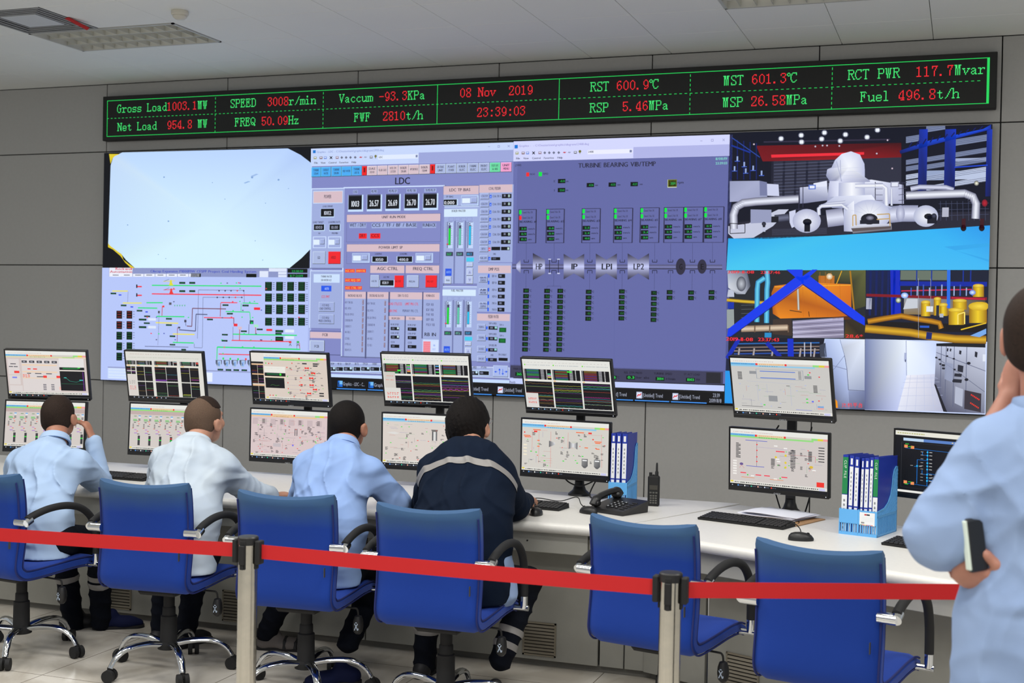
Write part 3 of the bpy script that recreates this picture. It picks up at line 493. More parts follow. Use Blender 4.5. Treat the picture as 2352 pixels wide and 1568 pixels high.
for i, t in enumerate(['TDFPA', 'TDFPB', 'FW MSTR', 'FW DIT']):
    y = O+[690, 808, 932, 1040][i]; btn(c, 1904, y, 1996, y+72, PN, 4); c.text(t, 1922, 1976, y+44, 20, TXT, 9); c.rect(2000, y+26, 2018, y+60, (40, 95, 235), 5); c.rect(2028-i*2, y+24, 2126-i*2, y+64, BK, 5); c.rect(2046, y+32, 2076, y+52, (110, 116, 140), 6)
    if i < 3: c.rect(2096-i*2, y+28, 2122-i*2, y+52, (150, 210, 210), 7)
    c.text(['TDFP A SPEED', 'TDFP B SPEED', 'TDFP SPEED DMD', 'DMD'][i], 2030 if i < 3 else 2052, 2116 if i < 3 else 2080, y+4, 20, TXT, 6)
    if i < 2: c.text('TDFP A', 2148, 2192, y+20, 18, TXT, 6); c.rect(2146-i*6, y+40, 2222-i*6, y+92, (10, 90, 40), 5); c.rect(2158, y+52, 2204, y+78, (20, 120, 50), 6)
c.rect(2138, O+1062, 2238, O+1098, BK, 5); c.text('FW OVHEAT', 2138, 2226, O+1040, 22, TXT, 6)
c.rect(58, O+1100, 2258, O+1292, (208, 222, 255), 3); c.rect(62, O+1108, 2250, O+1282, PN, 4); c.rect(60, O+1218, 2250, O+1288, (100, 106, 140), 4.5)
for x, w, t in [(272, 72, 'TP'), (350, 74, 'MS TE'), (432, 98, 'BH P'), (540, 74, 'BH TE'), (624, 96, 'STM FLW'), (726, 98, 'OVERBIT'), (834, 60, ''), (1840, 76, 'SPEED'), (1926, 106, 'FT-FW')]:
    c.rect(x-4, O+1160+(40 if x > 1800 else 0), x+w+4, O+1220+(40 if x > 1800 else 0), WH, 6); c.rect(x, O+1164+(44 if x > 1800 else 0), x+w, O+1208+(46 if x > 1800 else 0), BK, 7); c.rect(x+10, O+1174+(44 if x > 1800 else 0), x+w*.4, O+1196+(44 if x > 1800 else 0), (110, 116, 140), 8)
    if t: c.text(t, x+w*.2, x+w*.75, O+1142+(40 if x > 1800 else 0), 24, TXT, 7)
    if t in ('TP', 'BH P', 'STM FLW', 'SPEED'): c.rect(x+w-30, O+1168+(44 if x > 1800 else 0), x+w-8, O+1190+(44 if x > 1800 else 0), (190, 220, 240), 8)
btn(c, 2080, O+1146, 2242, O+1276, (170, 186, 235), 6, 5)
for cx, dx, dy in ((2110, -1, 0), (2150, 0, -1), (2186, 0, 1), (2222, 1, 0)):
    a, b = 30, 13; Yc = O+1216
    c.ln([(cx-dx*16, Yc-dy*a), (cx+dx*16, Yc+dy*a)], 5, (35, 90, 235), 10); c.pl([(cx+dx*18, Yc+dy*(a+8)), (cx+(-dx*2 if dx else -b), Yc+(dy*(a-14) if dy else -b)), (cx+(-dx*2 if dx else b), Yc+(dy*(a-14) if dy else b))], (35, 90, 235), 10)
c.rect(60, O+1232, 2258, O+1345, (200, 222, 255), 7)
c.obj('control_window', M_SCR, vw)['label'] = 'blue-grey load control window with red buttons and bar gauges'
# --- turbine bearing window
c = wcan(1170, 310, 4.612); TB = (100, 106, 166); O = 1337.5
c.rect(48, 68, 2310, O+1300, TB); c.rect(46, 68, 2330, 220, (212, 216, 255), 2); c.rect(1315, 128, 2330, 218, (178, 182, 232), 3)
c.rect(56, 105, 90, 142, (25, 120, 215), 4); c.text('Graphics -  - C:\\Ovation\\mmi\\graphics\\diagrams\\2408.diag', 104, 842, 116, 22, (160, 158, 216), 4)
toolbar(c, 66, 192, .012, '2408'); c.rect(830, 160, 1305, 192, (236, 238, 255), 4); c.text('2408', 836, 890, 188, 20, TXT, 5); c.rect(1275, 158, 1298, 184, (120, 130, 170), 5)
for t, x, w in [('File', 72, 40), ('View', 148, 56), ('Control', 242, 88), ('Favorites', 366, 106), ('Help', 510, 54)]: c.text(t, x, x+w, 258-(x-72)*.02, 20, TXT, 4)
c.rect(2022, 62, 2046, 65, (130, 130, 180), 4); c.box(2138, 44, 2162, 68, (130, 130, 180), 3, 4); c.ln([(2258, 40), (2282, 64)], 3, (130, 130, 180), 4); c.ln([(2282, 40), (2258, 64)], 3, (130, 130, 180), 4)
c.text('TURBINE BEARING VIB/TEMP', 730, 1548, 338, 48, (42, 42, 62), 4); c.text('(2408)', 64, 126, 330, 22, (62, 62, 92), 4); c.text('11/08/19', 2186, 2306, 264, 26, (130, 210, 200), 4); c.text('23:39:03', 2184, 2306, 312, 26, (130, 210, 200), 4)
c.rect(180, 397, 210, 438, (245, 45, 45), 4); c.text('ONLOAD', 214, 272, 424, 20, (58, 58, 88), 4); c.rect(312, 393, 346, 436, (0, 232, 70), 4); c.text('TRIPPED', 350, 412, 421, 20, (58, 58, 88), 4)
def num(x, y, w, h, v, unit=None, uw=60, gap=10, col=(30, 170, 80)):
    c.rect(x, y, x+w, y+h, (8, 18, 16), 4); c.text(v, x+w*.26, x+w*.9, y+h*.74, h*.46, col, 6)
    if unit: c.text(unit, x+w+gap, x+w+gap+uw, y+h*.72, h*.42, (36, 36, 56), 4)
num(516, 466, 78, 44, '-0.0', 'um', 26, 6); num(514, 561, 78, 44, '22.62', 'mm', 26, 6); c.text('EC', 470, 488, 500, 20, TXT, 4); c.text('S', 472, 482, 596, 20, TXT, 4)
num(820, 508, 78, 44, '-0.26', 'mm', 30, 10); num(1052, 503, 78, 44, '-0.25', 'mm', 32, 14); num(1284, 498, 78, 44, '-0.27', 'mm', 32, 18)
c.rect(1676, 472, 1772, 556, (205, 215, 190), 3); c.rect(1680, 472, 1774, 548, (120, 125, 40), 4); num(1686, 480, 82, 64, '3004', None); c.text('rpm', 1784, 1844, 514, 26, (36, 36, 56), 4)
BX = [(98, 285, '3.0', '0.9', '15.5'), (390, 582, '0.8', '0.9', '42.7'), (768, 964, '2.5', '2.4', '40.8'), (1105, 1306, '3.4', '3.3', '37.2'), (1385, 1588, '2.2', '2.1', '21.8'), (1637, 1845, '2.9', '2.9', '42.7'), (1848, 2056, '2.2', '2.1', '45.8'), (2060, 2272, '0.9', '2.4', '42.9')]
for i, (x0, x1, a, b_, d) in enumerate(BX):
    y = 787-(x0-98)*.0145; k = x0-5 if i > 4 else x0
    c.box(x0, y, x1, 1145-(x0-98)*.003, (50, 50, 82), 4, 3)
    for j in range(2): c.rect(x0+7, y+8+j*62, x0+32, y+52+j*60, (245, 45, 45) if i == 0 and j else (0, 232, 70), 4); c.text('Channel %d Not OK' % (j+1), x0+38, x0+150, y+42+j*58, 22, (60, 60, 92), 4)
    c.text('BEARING #%d' % (i+1), x0+14, x0+188, y+142, 22, (30, 30, 50), 4)
    num(x0+9, y+184, 78, 42, a, 'mm/s', 70, 14); num(x0+9, y+240, 78, 42, b_, 'mm/s', 70, 14); num(x0+9, y+296, 78, 42, d, 'um', 38, 12)
SH = [(105, 95, 125), (150, 150, 190), (60, 60, 88)]
def bar(x0, x1):
    for a, b_, col in ((0, .35, (95, 95, 130)), (.35, .65, (130, 132, 172)), (.65, 1, (78, 78, 108))): c.rect(x0, 1370+a*50, x1, 1370+b_*50+1, col, 3)
    c.rect(x0, 1368, x1, 1372, (45, 45, 66), 4); c.rect(x0, 1416, x1, 1420, (45, 45, 66), 4)
bar(32, 2255)
def rotor(x0, x1, yl, yr, t, tx0, tx1, mid=True):
    mx = (x0+x1)/2; h = 1393; ym = h-72
    def colr(y): d = abs(y-h)/140; return tuple(int(a*(1-d)+b_*d) for a, b_ in zip((200, 206, 250), (40, 38, 58))) if d < 1 else (40, 38, 58)
    cols = [(0, yl, yr), ]
    n = 8
    for sgn in (-1, 1):
        for k in range(n):
            f0, f1 = k/n, (k+1)/n
            top = [(x0, yl), (mx, ym), (x1, yr)] if mid else [(x0, yl), (mx, (yl+yr)/2), (x1, yr)]
            for (xa, ya), (xb, yb) in zip(top, top[1:]):
                q = [(xa, h-sgn*(h-ya)*f0*-1*-1), (xb, h-sgn*(h-yb)*f0), (xb, h-sgn*(h-yb)*f1), (xa, h-sgn*(h-ya)*f1)]
                c.pl([(X, Y_) for X, Y_ in q], [colr(h-(h-ya)*f0), colr(h-(h-yb)*f0), colr(h-(h-yb)*f1), colr(h-(h-ya)*f1)], 5)
    if t: c.text(t, tx0, tx1, 1424, 62, (18, 18, 30), 7)
rotor(250, 378, 1250, 1320, 'HP', 282, 348, False); rotor(576, 794, 1258, 1258, 'IP', 658, 720); rotor(917, 1140, 1255, 1255, 'LP1', 978, 1084); rotor(1254, 1480, 1253, 1253, 'LP2', 1316, 1424); rotor(75, 120, 1370, 1320, '', 0, 0, False)
for x, rx, ry, t in [(1816, 50, 88, 'G'), (2042, 46, 76, 'E')]:
    a = c.to(x-rx, 1393-ry); b_ = c.to(x+rx, 1393+ry); c.disc((a[0]+b_[0])/2, (a[1]+b_[1])/2, (b_[0]-a[0])/2, (a[1]-b_[1])/2, (48, 46, 66), 6, 24); c.text(t, x-15, x+15, 1424, 60, (18, 16, 24), 8)
for i, x in enumerate([180, 474, 853, 1197, 1540, 1708, 1940, 2152]):
    c.ln([(x-24, 1320), (x-24, 1347), (x+24, 1347), (x+24, 1320)], 6, (28, 26, 40), 5); c.ln([(x-24, O+128), (x-24, O+96), (x+24, O+96), (x+24, O+128)], 6, (28, 26, 40), 5)
    c.ln([(x, 1145), (x, 1345)], 2, (48, 48, 78), 4); c.ln([(x-2, O+98), (x-4, O+(260 if i == 1 else 300))], 2, (48, 48, 78), 4)
for x, d in ((428, 1), (522, -1)): c.ln([(x, 1316), (x-2, O+124)], 6, (28, 26, 40), 5); c.rect(x-14 if d > 0 else x-14, 1310, x+14, 1320, (205, 210, 240), 6); c.rect(x-14, O+122, x+14, O+134, (205, 210, 240), 6)
c.ln([(400, O+290), (402, O+262), (544, O+262), (546, O+290)], 2, (48, 48, 78), 4)
random.seed(5)
for x, y0, n_ in [(148, 287, 12), (370, 290, 12), (510, 290, 12), (811, 300, 6), (1162, 296, 6), (1502, 312, 6), (1668, 303, 2), (1895, 307, 2), (2112, 304, 2)]:
    for k in range(n_):
        y = O+y0+k*56.5+(k > 0)*2; xx = x-k*1.1; c.rect(xx, y, xx+60, y+46, (6, 20, 12), 4); c.text(str(random.randint(41, 89)), xx+16, xx+50, y+36, 24, (22, 105, 45), 6); c.text('°C' if True else '', xx+62, xx+86, y+34, 22, (30, 30, 48), 5)
c.rect(12, O+1100, 2262, O+1306, (62, 62, 90), 3); c.rect(12, O+1096, 2290, O+1164, (36, 36, 56), 2.5)
for t, x0, x1, y, v, nx, nw, u, ux in [('MAIN STM PRS', 44, 190, 1150, '265.6', 64, 100, '', 0), ('', 0, 0, 0, '4', 1060, 76, '°C', 1140), ('REL STM PRESS', 1216, 1406, 1190, '0.3', 1240, 92, 'bar abs', 1346), ('TURBINE SPEED', 1530, 1724, 1200, '3004', 1550, 92, 'r/min', 1660), ('ST ACT LOAD', 1850, 2018, 1208, '1003', 1872, 92, 'MW', 1980)]:
    if t: c.text(t, x0, x1, O+y, 22, (26, 26, 42), 5)
    yy = O+(1172 if nx < 200 else 1208 if nx < 1300 else 1222 if nx < 1600 else 1232); c.rect(nx, yy, nx+nw, yy+44, (8, 24, 14), 5); c.text(v, nx+14, nx+nw-10, yy+34, 26, (50, 215, 90), 7)
    if u: c.text(u, ux, ux+{'°C': 26, 'bar abs': 134, 'r/min': 96, 'MW': 40}[u], yy+34, 24, (26, 26, 42), 5)
c.rect(2086, O+1176, 2238, O+1294, (38, 38, 46), 5); c.rect(4, O+1236, 2275, O+1376, (196, 208, 252), 2); c.text('Ready', 4, 64, O+1288, 22, (60, 66, 110), 5)
for i, x in enumerate((1108,)): c.ln([(x+8, O+70), (x, O+1090)], 2, (88, 94, 156), 2)
c.obj('turbine_window', M_SCR, vw)['label'] = 'grey-violet turbine bearing vibration window'
# --- taskbar
c = wcan(0, 0, 1)
tz = c.to(1400, 893)[1]; ta, tb = c.to(712, 900)[0], -1.619
c.shape([(ta, tz), (tb, tz), (tb, vz0), (ta, vz0)], lin((12, 12, 14)), 9)
def ztxt(t, px0, px1, zb, h, col): c.text(t, px0, px1, 0, 0, col) if 0 else None
def icon(px, kind):
    x = c.to(px, 890)[0]; z = (tz+vz0)/2+.003
    def R_(a, b_, d, e, col, L): c.shape([(x+a, z+e), (x+b_, z+e), (x+b_, z+d), (x+a, z+d)], lin(col), L)
    if kind: R_(-.021, .021, -.024, .024, (190, 200, 230), 10); R_(-.016, .016, -.018, .018, (225, 230, 245), 11); c.line([(x-.014, z-.010), (x-.004, z+.006), (x+.004, z-.002), (x+.015, z+.012)], .007, (225, 40, 50), 12)
    else: R_(-.021, .021, -.024, .024, (30, 110, 215), 10); R_(-.006, .021, -.004, .024, (120, 190, 245), 11); R_(-.016, -.008, -.02, .01, (16, 30, 60), 12)
def label(px0, px1, t, dz=0):
    h0 = c.to(px0, 890)[0]; h1 = c.to(px1, 890)[0]; z = (tz+vz0)/2-.009+dz; xs = 0; pl = []
    for ch in t:
        if ch == ' ': xs += .38; continue
        vs, fs, a, b_ = glyph(ch); pl.append((vs, fs, xs-a)); xs += b_-a+.085
    k = (h1-h0)/(xs-.085); ky = .026/CAP
    for vs, fs, dx in pl: c.shape([(h0+(v[0]+dx)*k, z+v[1]*ky) for v in vs], lin((170, 176, 196)), 10, fs)
icon(782, 0); label(789, 838, 'Graphics - LDC - C...'); icon(853, 0); label(860, 908, 'Graphics - -C...'); icon(927, 1); label(935, 980, '[Untitled] Trend')
icon(1070, 1); label(1077, 1122, '[Untitled] Trend'); icon(1150, 1); label(1158, 1199, '[Untitled] Trend'); icon(1387, 1); label(1394, 1440, '[Untitled] Trend'); icon(1469, 1); label(1477, 1523, '[Untitled] Trend'); icon(1552, 1); label(1561, 1608, '[Untitled] Trend')
label(1638, 1654, '23:39', .018); label(1630, 1658, '2019/11/8', -.02)
for a, b_ in [(774, 841), (845, 912), (918, 985), (1062, 1130), (1141, 1205), (1380, 1372), (1376, 1455), (1459, 1538), (1542, 1624)]:
    xa, xb = c.to(a, 895)[0], c.to(b_, 895)[0]; c.shape([(xa, vz0+.007), (xb, vz0+.007), (xb, vz0), (xa, vz0)], lin((70, 150, 245)), 10)
c.obj('taskbar', M_SCR, vw)['label'] = 'black taskbar with trend buttons along the bottom edge'
# --- plant camera pictures (each is a flat picture shown on the display)
def pcan(): return wcan(1660, 280, 2.34)
def pipe(c, pts, w, mid, edge, L=4):
    n = len(pts); N = []
    for i in range(n):
        x0, y0 = pts[max(i-1, 0)]; x1, y1 = pts[min(i+1, n-1)]; l = math.hypot(x1-x0, y1-y0) or 1; N.append((-(y1-y0)/l*w/2, (x1-x0)/l*w/2))
    for i in range(n-1):
        (x0, y0), (x1, y1) = pts[i], pts[i+1]; (a, b), (d, e) = N[i], N[i+1]
        c.pl([(x0+a, y0+b), (x1+d, y1+e), (x1, y1), (x0, y0)], [edge, edge, mid, mid], L); c.pl([(x0, y0), (x1, y1), (x1-d, y1-e), (x0-a, y0-b)], [mid, mid, edge, edge], L)
def blob(c, x, y, rx, ry, cc, ec, L=4, n=18):
    c.fan(c.to(x, y), cc, [c.to(x+rx*math.cos(6.2832*i/n), y+ry*math.sin(6.2832*i/n)) for i in range(n)], ec, L)
c = pcan(); NV, BLU = (12, 16, 34), (20, 50, 190)
c.pl([(36, 40), (1490, -20), (1470, 790), (18, 795)], NV)
c.pl([(270, 210), (960, 150), (960, 420), (270, 400)], (44, 46, 64), 2)
for k in range(11): c.pl([(275, 226+k*17), (620, 208+k*17), (620, 214+k*17), (275, 232+k*17)], (72, 76, 100), 3)
for k in range(5): c.rect(262+k*62, 212, 270+k*62, 400, (28, 30, 48), 3)
c.pl([(180, 128), (960, 112), (960, 190), (500, 205), (215, 212)], [(110, 12, 22), (60, 8, 18), (120, 16, 24), (150, 20, 30), (120, 18, 28)], 3)
c.pl([(260, 176), (760, 162), (760, 176), (262, 192)], (240, 45, 60), 4); c.pl([(220, 104), (900, 90), (900, 98), (220, 112)], (48, 44, 66), 4)
for x, y in [(314, 90), (422, 72), (547, 58), (660, 68), (776, 82), (832, 44), (424, 108), (532, 92), (632, 102)]: blob(c, x, y, 17, 16, (255, 255, 255), (40, 50, 90), 5, 10); c.rect(x-9, y-8, x+9, y+8, (240, 246, 255), 6)
for x, y in [(498, 132), (537, 127), (561, 127), (627, 129), (168, 120), (886, 98), (828, 170), (911, 250)]: blob(c, x, y, 6, 6, (255, 240, 250), (80, 60, 90), 5, 8)
# windows and blue steel on the right
for (x0, x1, ys) in [(985, 1056, (80, 205, 240, 285, 318)), (1094, 1196, (22, 190, 230, 290, 345)), (1246, 1422, (95, 165, 215, 268, 320))]:
    for k, y in enumerate(ys):
        sl = (x1-x0)*-.16; hh = 26 if k else 34; c.pl([(x0, y), (x1, y+sl), (x1, y+sl+hh), (x0, y+hh)], (120, 132, 165) if k < 3 else (190, 200, 225), 3)
        for q in range(3): c.pl([(x0, y+5+q*9), (x1, y+sl+5+q*9), (x1, y+sl+7+q*9), (x0, y+7+q*9)], (70, 78, 108), 4)
c.rect(1246, 196, 1422, 208, (160, 172, 205), 3); c.rect(1246, 264, 1424, 306, (186, 198, 226), 3); c.rect(1094, 262, 1196, 312, (150, 165, 200), 3)
c.pl([(950, 155), (1110, 100), (1400, 38), (1442, 14), (1442, 40), (1110, 128), (955, 172)], [(14, 30, 110), (20, 70, 215), (20, 75, 225), (20, 50, 160), (16, 40, 150), (14, 40, 150), (10, 20, 80)], 5)
for k in range(11): x = 1000+k*38; c.ln([(x, 140-k*10), (x+18, 108-k*8.5)], 6, (12, 22, 90), 6)
for x0, x1 in [(1056, 1094), (1196, 1246), (1420, 1450)]: c.rect(x0, 40, x1, 400, [(20, 45, 150), (22, 55, 190), (10, 20, 70), (14, 30, 110)], 5)
c.ln([(1246, 244), (1424, 232)], 6, (30, 70, 210), 6)
# left steel
for k in range(5): c.ln([(45+k*34, 90+k*6), (45+k*34, 310)], 6, (14, 30, 96), 3)
c.ln([(50, 85), (200, 190)], 5, (40, 70, 160), 4); c.ln([(46, 126), (150, 165)], 8, (20, 50, 150), 4)
for x, y in [(60, 238), (112, 215), (160, 235), (205, 262), (75, 185), (120, 250)]: c.rect(x, y, x+8, y+26, (150, 170, 220), 4); c.rect(x-10, y+24, x+18, y+28, (60, 90, 190), 4)
# floor areas
c.pl([(30, 625), (560, 612), (1100, 578), (1438, 555), (1460, 795), (20, 797)], [(40, 170, 240), (60, 190, 240), (50, 180, 245), (40, 150, 235), (66, 185, 245), (70, 200, 242)], 3)
c.pl([(1190, 670), (1434, 650), (1434, 668), (1250, 690), (1434, 740), (1434, 752)], (52, 168, 236), 4)
c.pl([(30, 545), (260, 520), (560, 500), (1438, 480), (1438, 556), (1100, 578), (560, 612), (235, 628), (30, 626)], (36, 36, 52), 3)
c.pl([(30, 560), (140, 545), (300, 470), (355, 470), (270, 560), (165, 622), (60, 626), (30, 600)], (196, 200, 222), 4)
for k in range(7): c.ln([(265, 578+k*5), (560, 570+k*5)], 1.5, (74, 76, 98), 5)
# left white casings
c.pl([(38, 318), (198, 316), (238, 324), (240, 420), (38, 430)], [(150, 156, 190), (168, 174, 206), (140, 146, 180), (150, 156, 190), (165, 170, 204)], 5); c.pl([(238, 332), (300, 336), (304, 398), (240, 396)], (205, 210, 238), 5); c.pl([(198, 316), (238, 324), (240, 396), (200, 396)], (120, 126, 165), 6)
c.pl([(150, 470), (262, 472), (262, 540), (150, 545)], (150, 156, 190), 5)
pipe(c, [(60, 575), (58, 500), (72, 458), (110, 436), (180, 428), (410, 414)], 44, (236, 240, 255), (92, 92, 118), 6)
for k in range(6): c.ln([(72+k*9, 480-k*9), (52+k*9, 452-k*4)], 1.2, (120, 122, 150), 7)
c.ln([(40, 545), (40, 600), (120, 596), (120, 548), (40, 545)], 4, (20, 22, 34), 7)
# turbine body
WHT, SHD = (240, 244, 255), (150, 155, 190)
c.pl([(415, 352), (560, 338), (570, 420), (415, 440)], [(190, 195, 222), (225, 230, 250), (150, 155, 185), (130, 135, 168)], 5); c.pl([(488, 330), (560, 316), (562, 346), (488, 350)], (228, 232, 250), 6)
c.rect(462, 338, 500, 362, (90, 120, 210), 7); c.rect(468, 343, 494, 357, (230, 236, 252), 8)
c.pl([(572, 328), (800, 310), (970, 338), (974, 440), (560, 440)], [(200, 205, 232), (232, 236, 252), (190, 195, 225), (170, 174, 205), (150, 156, 190)], 5)
pipe(c, [(694, 402), (694, 330), (694, 250)], 140, (246, 248, 255), (176, 182, 214), 6)
pts = [(556, 290), (562, 255), (585, 245), (604, 205), (640, 172), (690, 158), (738, 176), (762, 226), (764, 300), (792, 316), (792, 322), (620, 328), (600, 320), (575, 318)]
c.fan(c.to(680, 240), (246, 249, 255), [c.to(*p) for p in pts], [(150, 156, 190), (190, 195, 225), (170, 176, 208), (200, 206, 235), (225, 230, 250), (215, 220, 245), (205, 210, 238), (190, 196, 228), (185, 190, 222), (170, 176, 206), (150, 155, 188), (210, 214, 240), (130, 135, 170), (140, 145, 180)], 7)
for a, b_ in (((612, 212), (640, 320)), ((632, 205), (636, 318))): c.ln([a, b_], 3, (168, 174, 206), 8)
for k in range(4): c.ln([(632, 250+k*20), (764, 244+k*20)], 1.2, (196, 202, 230), 8)
c.rect(574, 318, 622, 402, [(196, 200, 228), (226, 230, 250), (226, 230, 250), (176, 180, 212)], 8)
pipe(c, [(712, 344), (860, 342), (878, 356), (880, 450)], 24, (250, 252, 255), (170, 175, 208), 9)
pipe(c, [(908, 360), (908, 450)], 12, (240, 244, 255), (150, 155, 190), 8)
for x in (820, 966): c.ln([(x, 322), (x, 450)], 4, (48, 48, 70), 9)
for y in (330, 360, 392, 422): c.ln([(822, y), (860, y)], 2.5, (60, 60, 85), 9); c.ln([(945, y), (990, y-4)], 2.5, (60, 60, 85), 9)
c.rect(902, 322, 948, 350, (150, 152, 178), 8); c.rect(908, 326, 942, 346, (228, 232, 246), 9)
c.pl([(604, 400), (800, 392), (838, 440), (910, 456), (905, 470), (590, 462), (545, 440)], [(205, 210, 236), (238, 242, 255), (228, 232, 250), (190, 196, 226), (160, 166, 200), (150, 156, 190), (180, 186, 216)], 9)
blob(c, 790, 500, 112, 82, (250, 252, 255), (186, 192, 222), 10, 26); c.pl([(682, 440), (706, 424), (710, 590), (652, 588), (650, 470)], [(210, 214, 238), (242, 245, 255), (220, 224, 245), (165, 170, 202), (190, 196, 226)], 11)
for k in range(5): a = rad(200+k*28); c.ln([(790, 500), (790+106*math.cos(a), 500+76*math.sin(a))], 1, (186, 192, 220), 11)
pipe(c, [(518, 500), (516, 466), (532, 452), (640, 446), (672, 470)], 20, (244, 247, 255), (150, 156, 190), 11); pipe(c, [(520, 455), (560, 440), (660, 430)], 14, (232, 236, 252), (140, 145, 180), 10)
pipe(c, [(560, 520), (650, 508)], 92, (220, 224, 244), (128, 130, 160), 9)
blob(c, 452, 532, 76, 64, (240, 243, 255), (176, 180, 210), 11, 24); c.pl([(358, 482), (392, 472), (392, 560), (372, 570), (360, 540)], (206, 210, 236), 9)
for k in range(8): a = rad(k*45+20); c.ln([(452, 532), (452+72*math.cos(a), 532+60*math.sin(a))], 1, (190, 195, 222), 12)
blob(c, 455, 538, 24, 18, (30, 32, 46), (16, 18, 28), 13, 12); c.rect(440, 540, 470, 590, (18, 20, 32), 13)
pipe(c, [(280, 520), (355, 512)], 40, (110, 114, 140), (40, 42, 62), 8); c.rect(262, 508, 300, 540, (22, 24, 36), 9)
pipe(c, [(890, 500), (960, 492), (1050, 492)], 88, (226, 230, 250), (136, 140, 172), 9); blob(c, 1092, 506, 66, 58, (246, 248, 255), (180, 186, 214), 11, 24)
blob(c, 955, 492, 24, 46, (214, 218, 240), (150, 154, 186), 10, 14)
blob(c, 1106, 508, 24, 16, (24, 26, 38), (14, 16, 26), 13, 10); c.rect(1100, 504, 1150, 546, (22, 24, 38), 13); blob(c, 1136, 505, 14, 14, (70, 74, 100), (20, 22, 34), 14, 10)
blob(c, 788, 522, 46, 30, (34, 36, 50), (20, 22, 34), 12, 14); blob(c, 792, 516, 22, 13, (150, 150, 170), (60, 60, 80), 13, 12); c.rect(738, 528, 842, 548, (28, 30, 44), 13)
for pts in ([(830, 498), (896, 494), (900, 560)], [(828, 524), (898, 520)], [(700, 560), (700, 502), (716, 500), (718, 556)]): c.ln(pts, 5, (196, 160, 90), 14)
c.pl([(690, 556), (905, 546), (910, 580), (700, 600)], [(225, 228, 242), (210, 214, 236), (84, 80, 90), (100, 96, 108)], 12); c.pl([(690, 572), (905, 560), (905, 572), (700, 590)], (92, 82, 84), 13)
# right silver pipe
pipe(c, [(985, 396), (1180, 388), (1300, 384), (1345, 402), (1362, 440), (1358, 520)], 44, (242, 245, 255), (100, 102, 130), 8)
for k in range(6): c.ln([(1310+k*9, 364+k*9), (1296+k*11, 402+k*10)], 1.2, (130, 132, 160), 9)
pipe(c, [(1010, 360), (1060, 350), (1200, 352), (1240, 366)], 26, (220, 224, 245), (120, 124, 155), 7)
for k in range(9): c.ln([(1170+k*30, 425), (1172+k*30, 530)], 2, (70, 76, 104), 6)
for k in range(3): c.ln([(1160, 440+k*32), (1430, 436+k*30)], 2, (70, 76, 104), 6)
blob(c, 1364, 330, 14, 14, (255, 255, 230), (60, 60, 70), 7, 10); c.rect(1180, 460, 1214, 510, (180, 182, 200), 7)
for x in (1294, 1392): blob(c, x, 570, 16, 18, (40, 18, 26), (20, 10, 18), 12, 10); c.rect(x-9, 520, x+11, 572, (60, 20, 30), 12)
blob(c, 1408, 436, 16, 20, (190, 30, 50), (110, 20, 40), 10, 10)
for x in (222,): c.rect(x-6, 545, x+6, 605, (24, 26, 38), 9); blob(c, x, 548, 12, 12, (60, 62, 80), (20, 22, 34), 10, 8); c.rect(x-8, 566, x+8, 590, (190, 196, 220), 10)
for x0, x1, y in ((432, 470, 440), (410, 460, 470)): c.ln([(x0, y-110), (x0, y+20)], 4, (50, 50, 74), 9); c.ln([(x0-20, y), (x1, y-4)], 3, (50, 50, 74), 9)
c.obj('camera_picture', M_SCR, vw)['label'] = 'camera picture of a turbine hall with white casings over a cyan floor'
# --- second picture: orange casing behind blue crossed braces
c = pcan(); c.pl([(22, 793), (768, 793), (764, 1166), (18, 1158)], (34, 38, 44))
c.pl([(25, 800), (130, 800), (150, 880), (120, 925), (75, 925), (30, 890)], [(150, 165, 190), (90, 100, 120), (60, 66, 84), (170, 175, 190), (120, 128, 145), (210, 215, 225)], 2); blob(c, 100, 870, 26, 40, (190, 195, 205), (70, 74, 90), 3)
c.pl([(30, 900), (60, 902), (62, 940), (24, 940)], (190, 196, 215), 2); c.pl([(22, 1008), (60, 1006), (62, 1100), (22, 1110)], (150, 160, 160), 2)
for k in range(4): c.ln([(100, 985+k*22), (168, 983+k*22)], 2, (96, 104, 110), 3)
pipe(c, [(22, 956), (110, 964), (200, 970), (262, 972)], 18, (232, 196, 50), (130, 96, 20), 3); c.rect(28, 968, 60, 1004, (20, 50, 170), 3)
c.pl([(380, 795), (768, 795), (768, 990), (700, 1010), (690, 870), (380, 860)], [(40, 44, 40), (96, 100, 56), (70, 74, 44), (60, 60, 40), (50, 52, 40), (40, 42, 36)], 2)
for k in range(3): c.rect(520+k*30, 806, 524+k*30, 870, (120, 90, 40), 3)
c.rect(516, 826, 600, 868, (190, 110, 34), 3); blob(c, 574, 830, 18, 18, (255, 255, 240), (200, 150, 80), 5, 10)
c.pl([(278, 880), (430, 862), (690, 872), (692, 1042), (590, 1048), (310, 1056), (270, 1030), (262, 920)], [(200, 110, 20), (240, 150, 30), (222, 120, 26), (196, 100, 20), (226, 122, 20), (240, 140, 26), (180, 90, 16), (170, 90, 18)], 4)
for x in (430, 500, 560, 630): c.ln([(x, 868), (x+4, 1046)], 1.5, (196, 104, 18), 5)
c.ln([(280, 886), (690, 876)], 4, (250, 176, 50), 5); c.pl([(590, 1050), (694, 1044), (694, 1060), (590, 1066)], (90, 46, 10), 5)
pipe(c, [(404, 896), (408, 1010)], 12, (226, 226, 220), (96, 92, 80), 6); c.ln([(360, 1012), (425, 1022)], 4, (60, 44, 24), 6); c.ln([(462, 1018), (466, 1046)], 4, (90, 46, 12), 6)
c.ln([(685, 800), (708, 1030)], 8, (170, 120, 30), 5); c.ln([(640, 800), (612, 870)], 5, (210, 160, 40), 5)
for x, yb in ((186, 1075), (238, 1080)): pipe(c, [(x+(40 if x < 200 else 0), 838 if x < 200 else 800), (x+4, 862), (x, 900), (x-2, yb)], 28, (110, 215, 245), (20, 110, 170), 6)
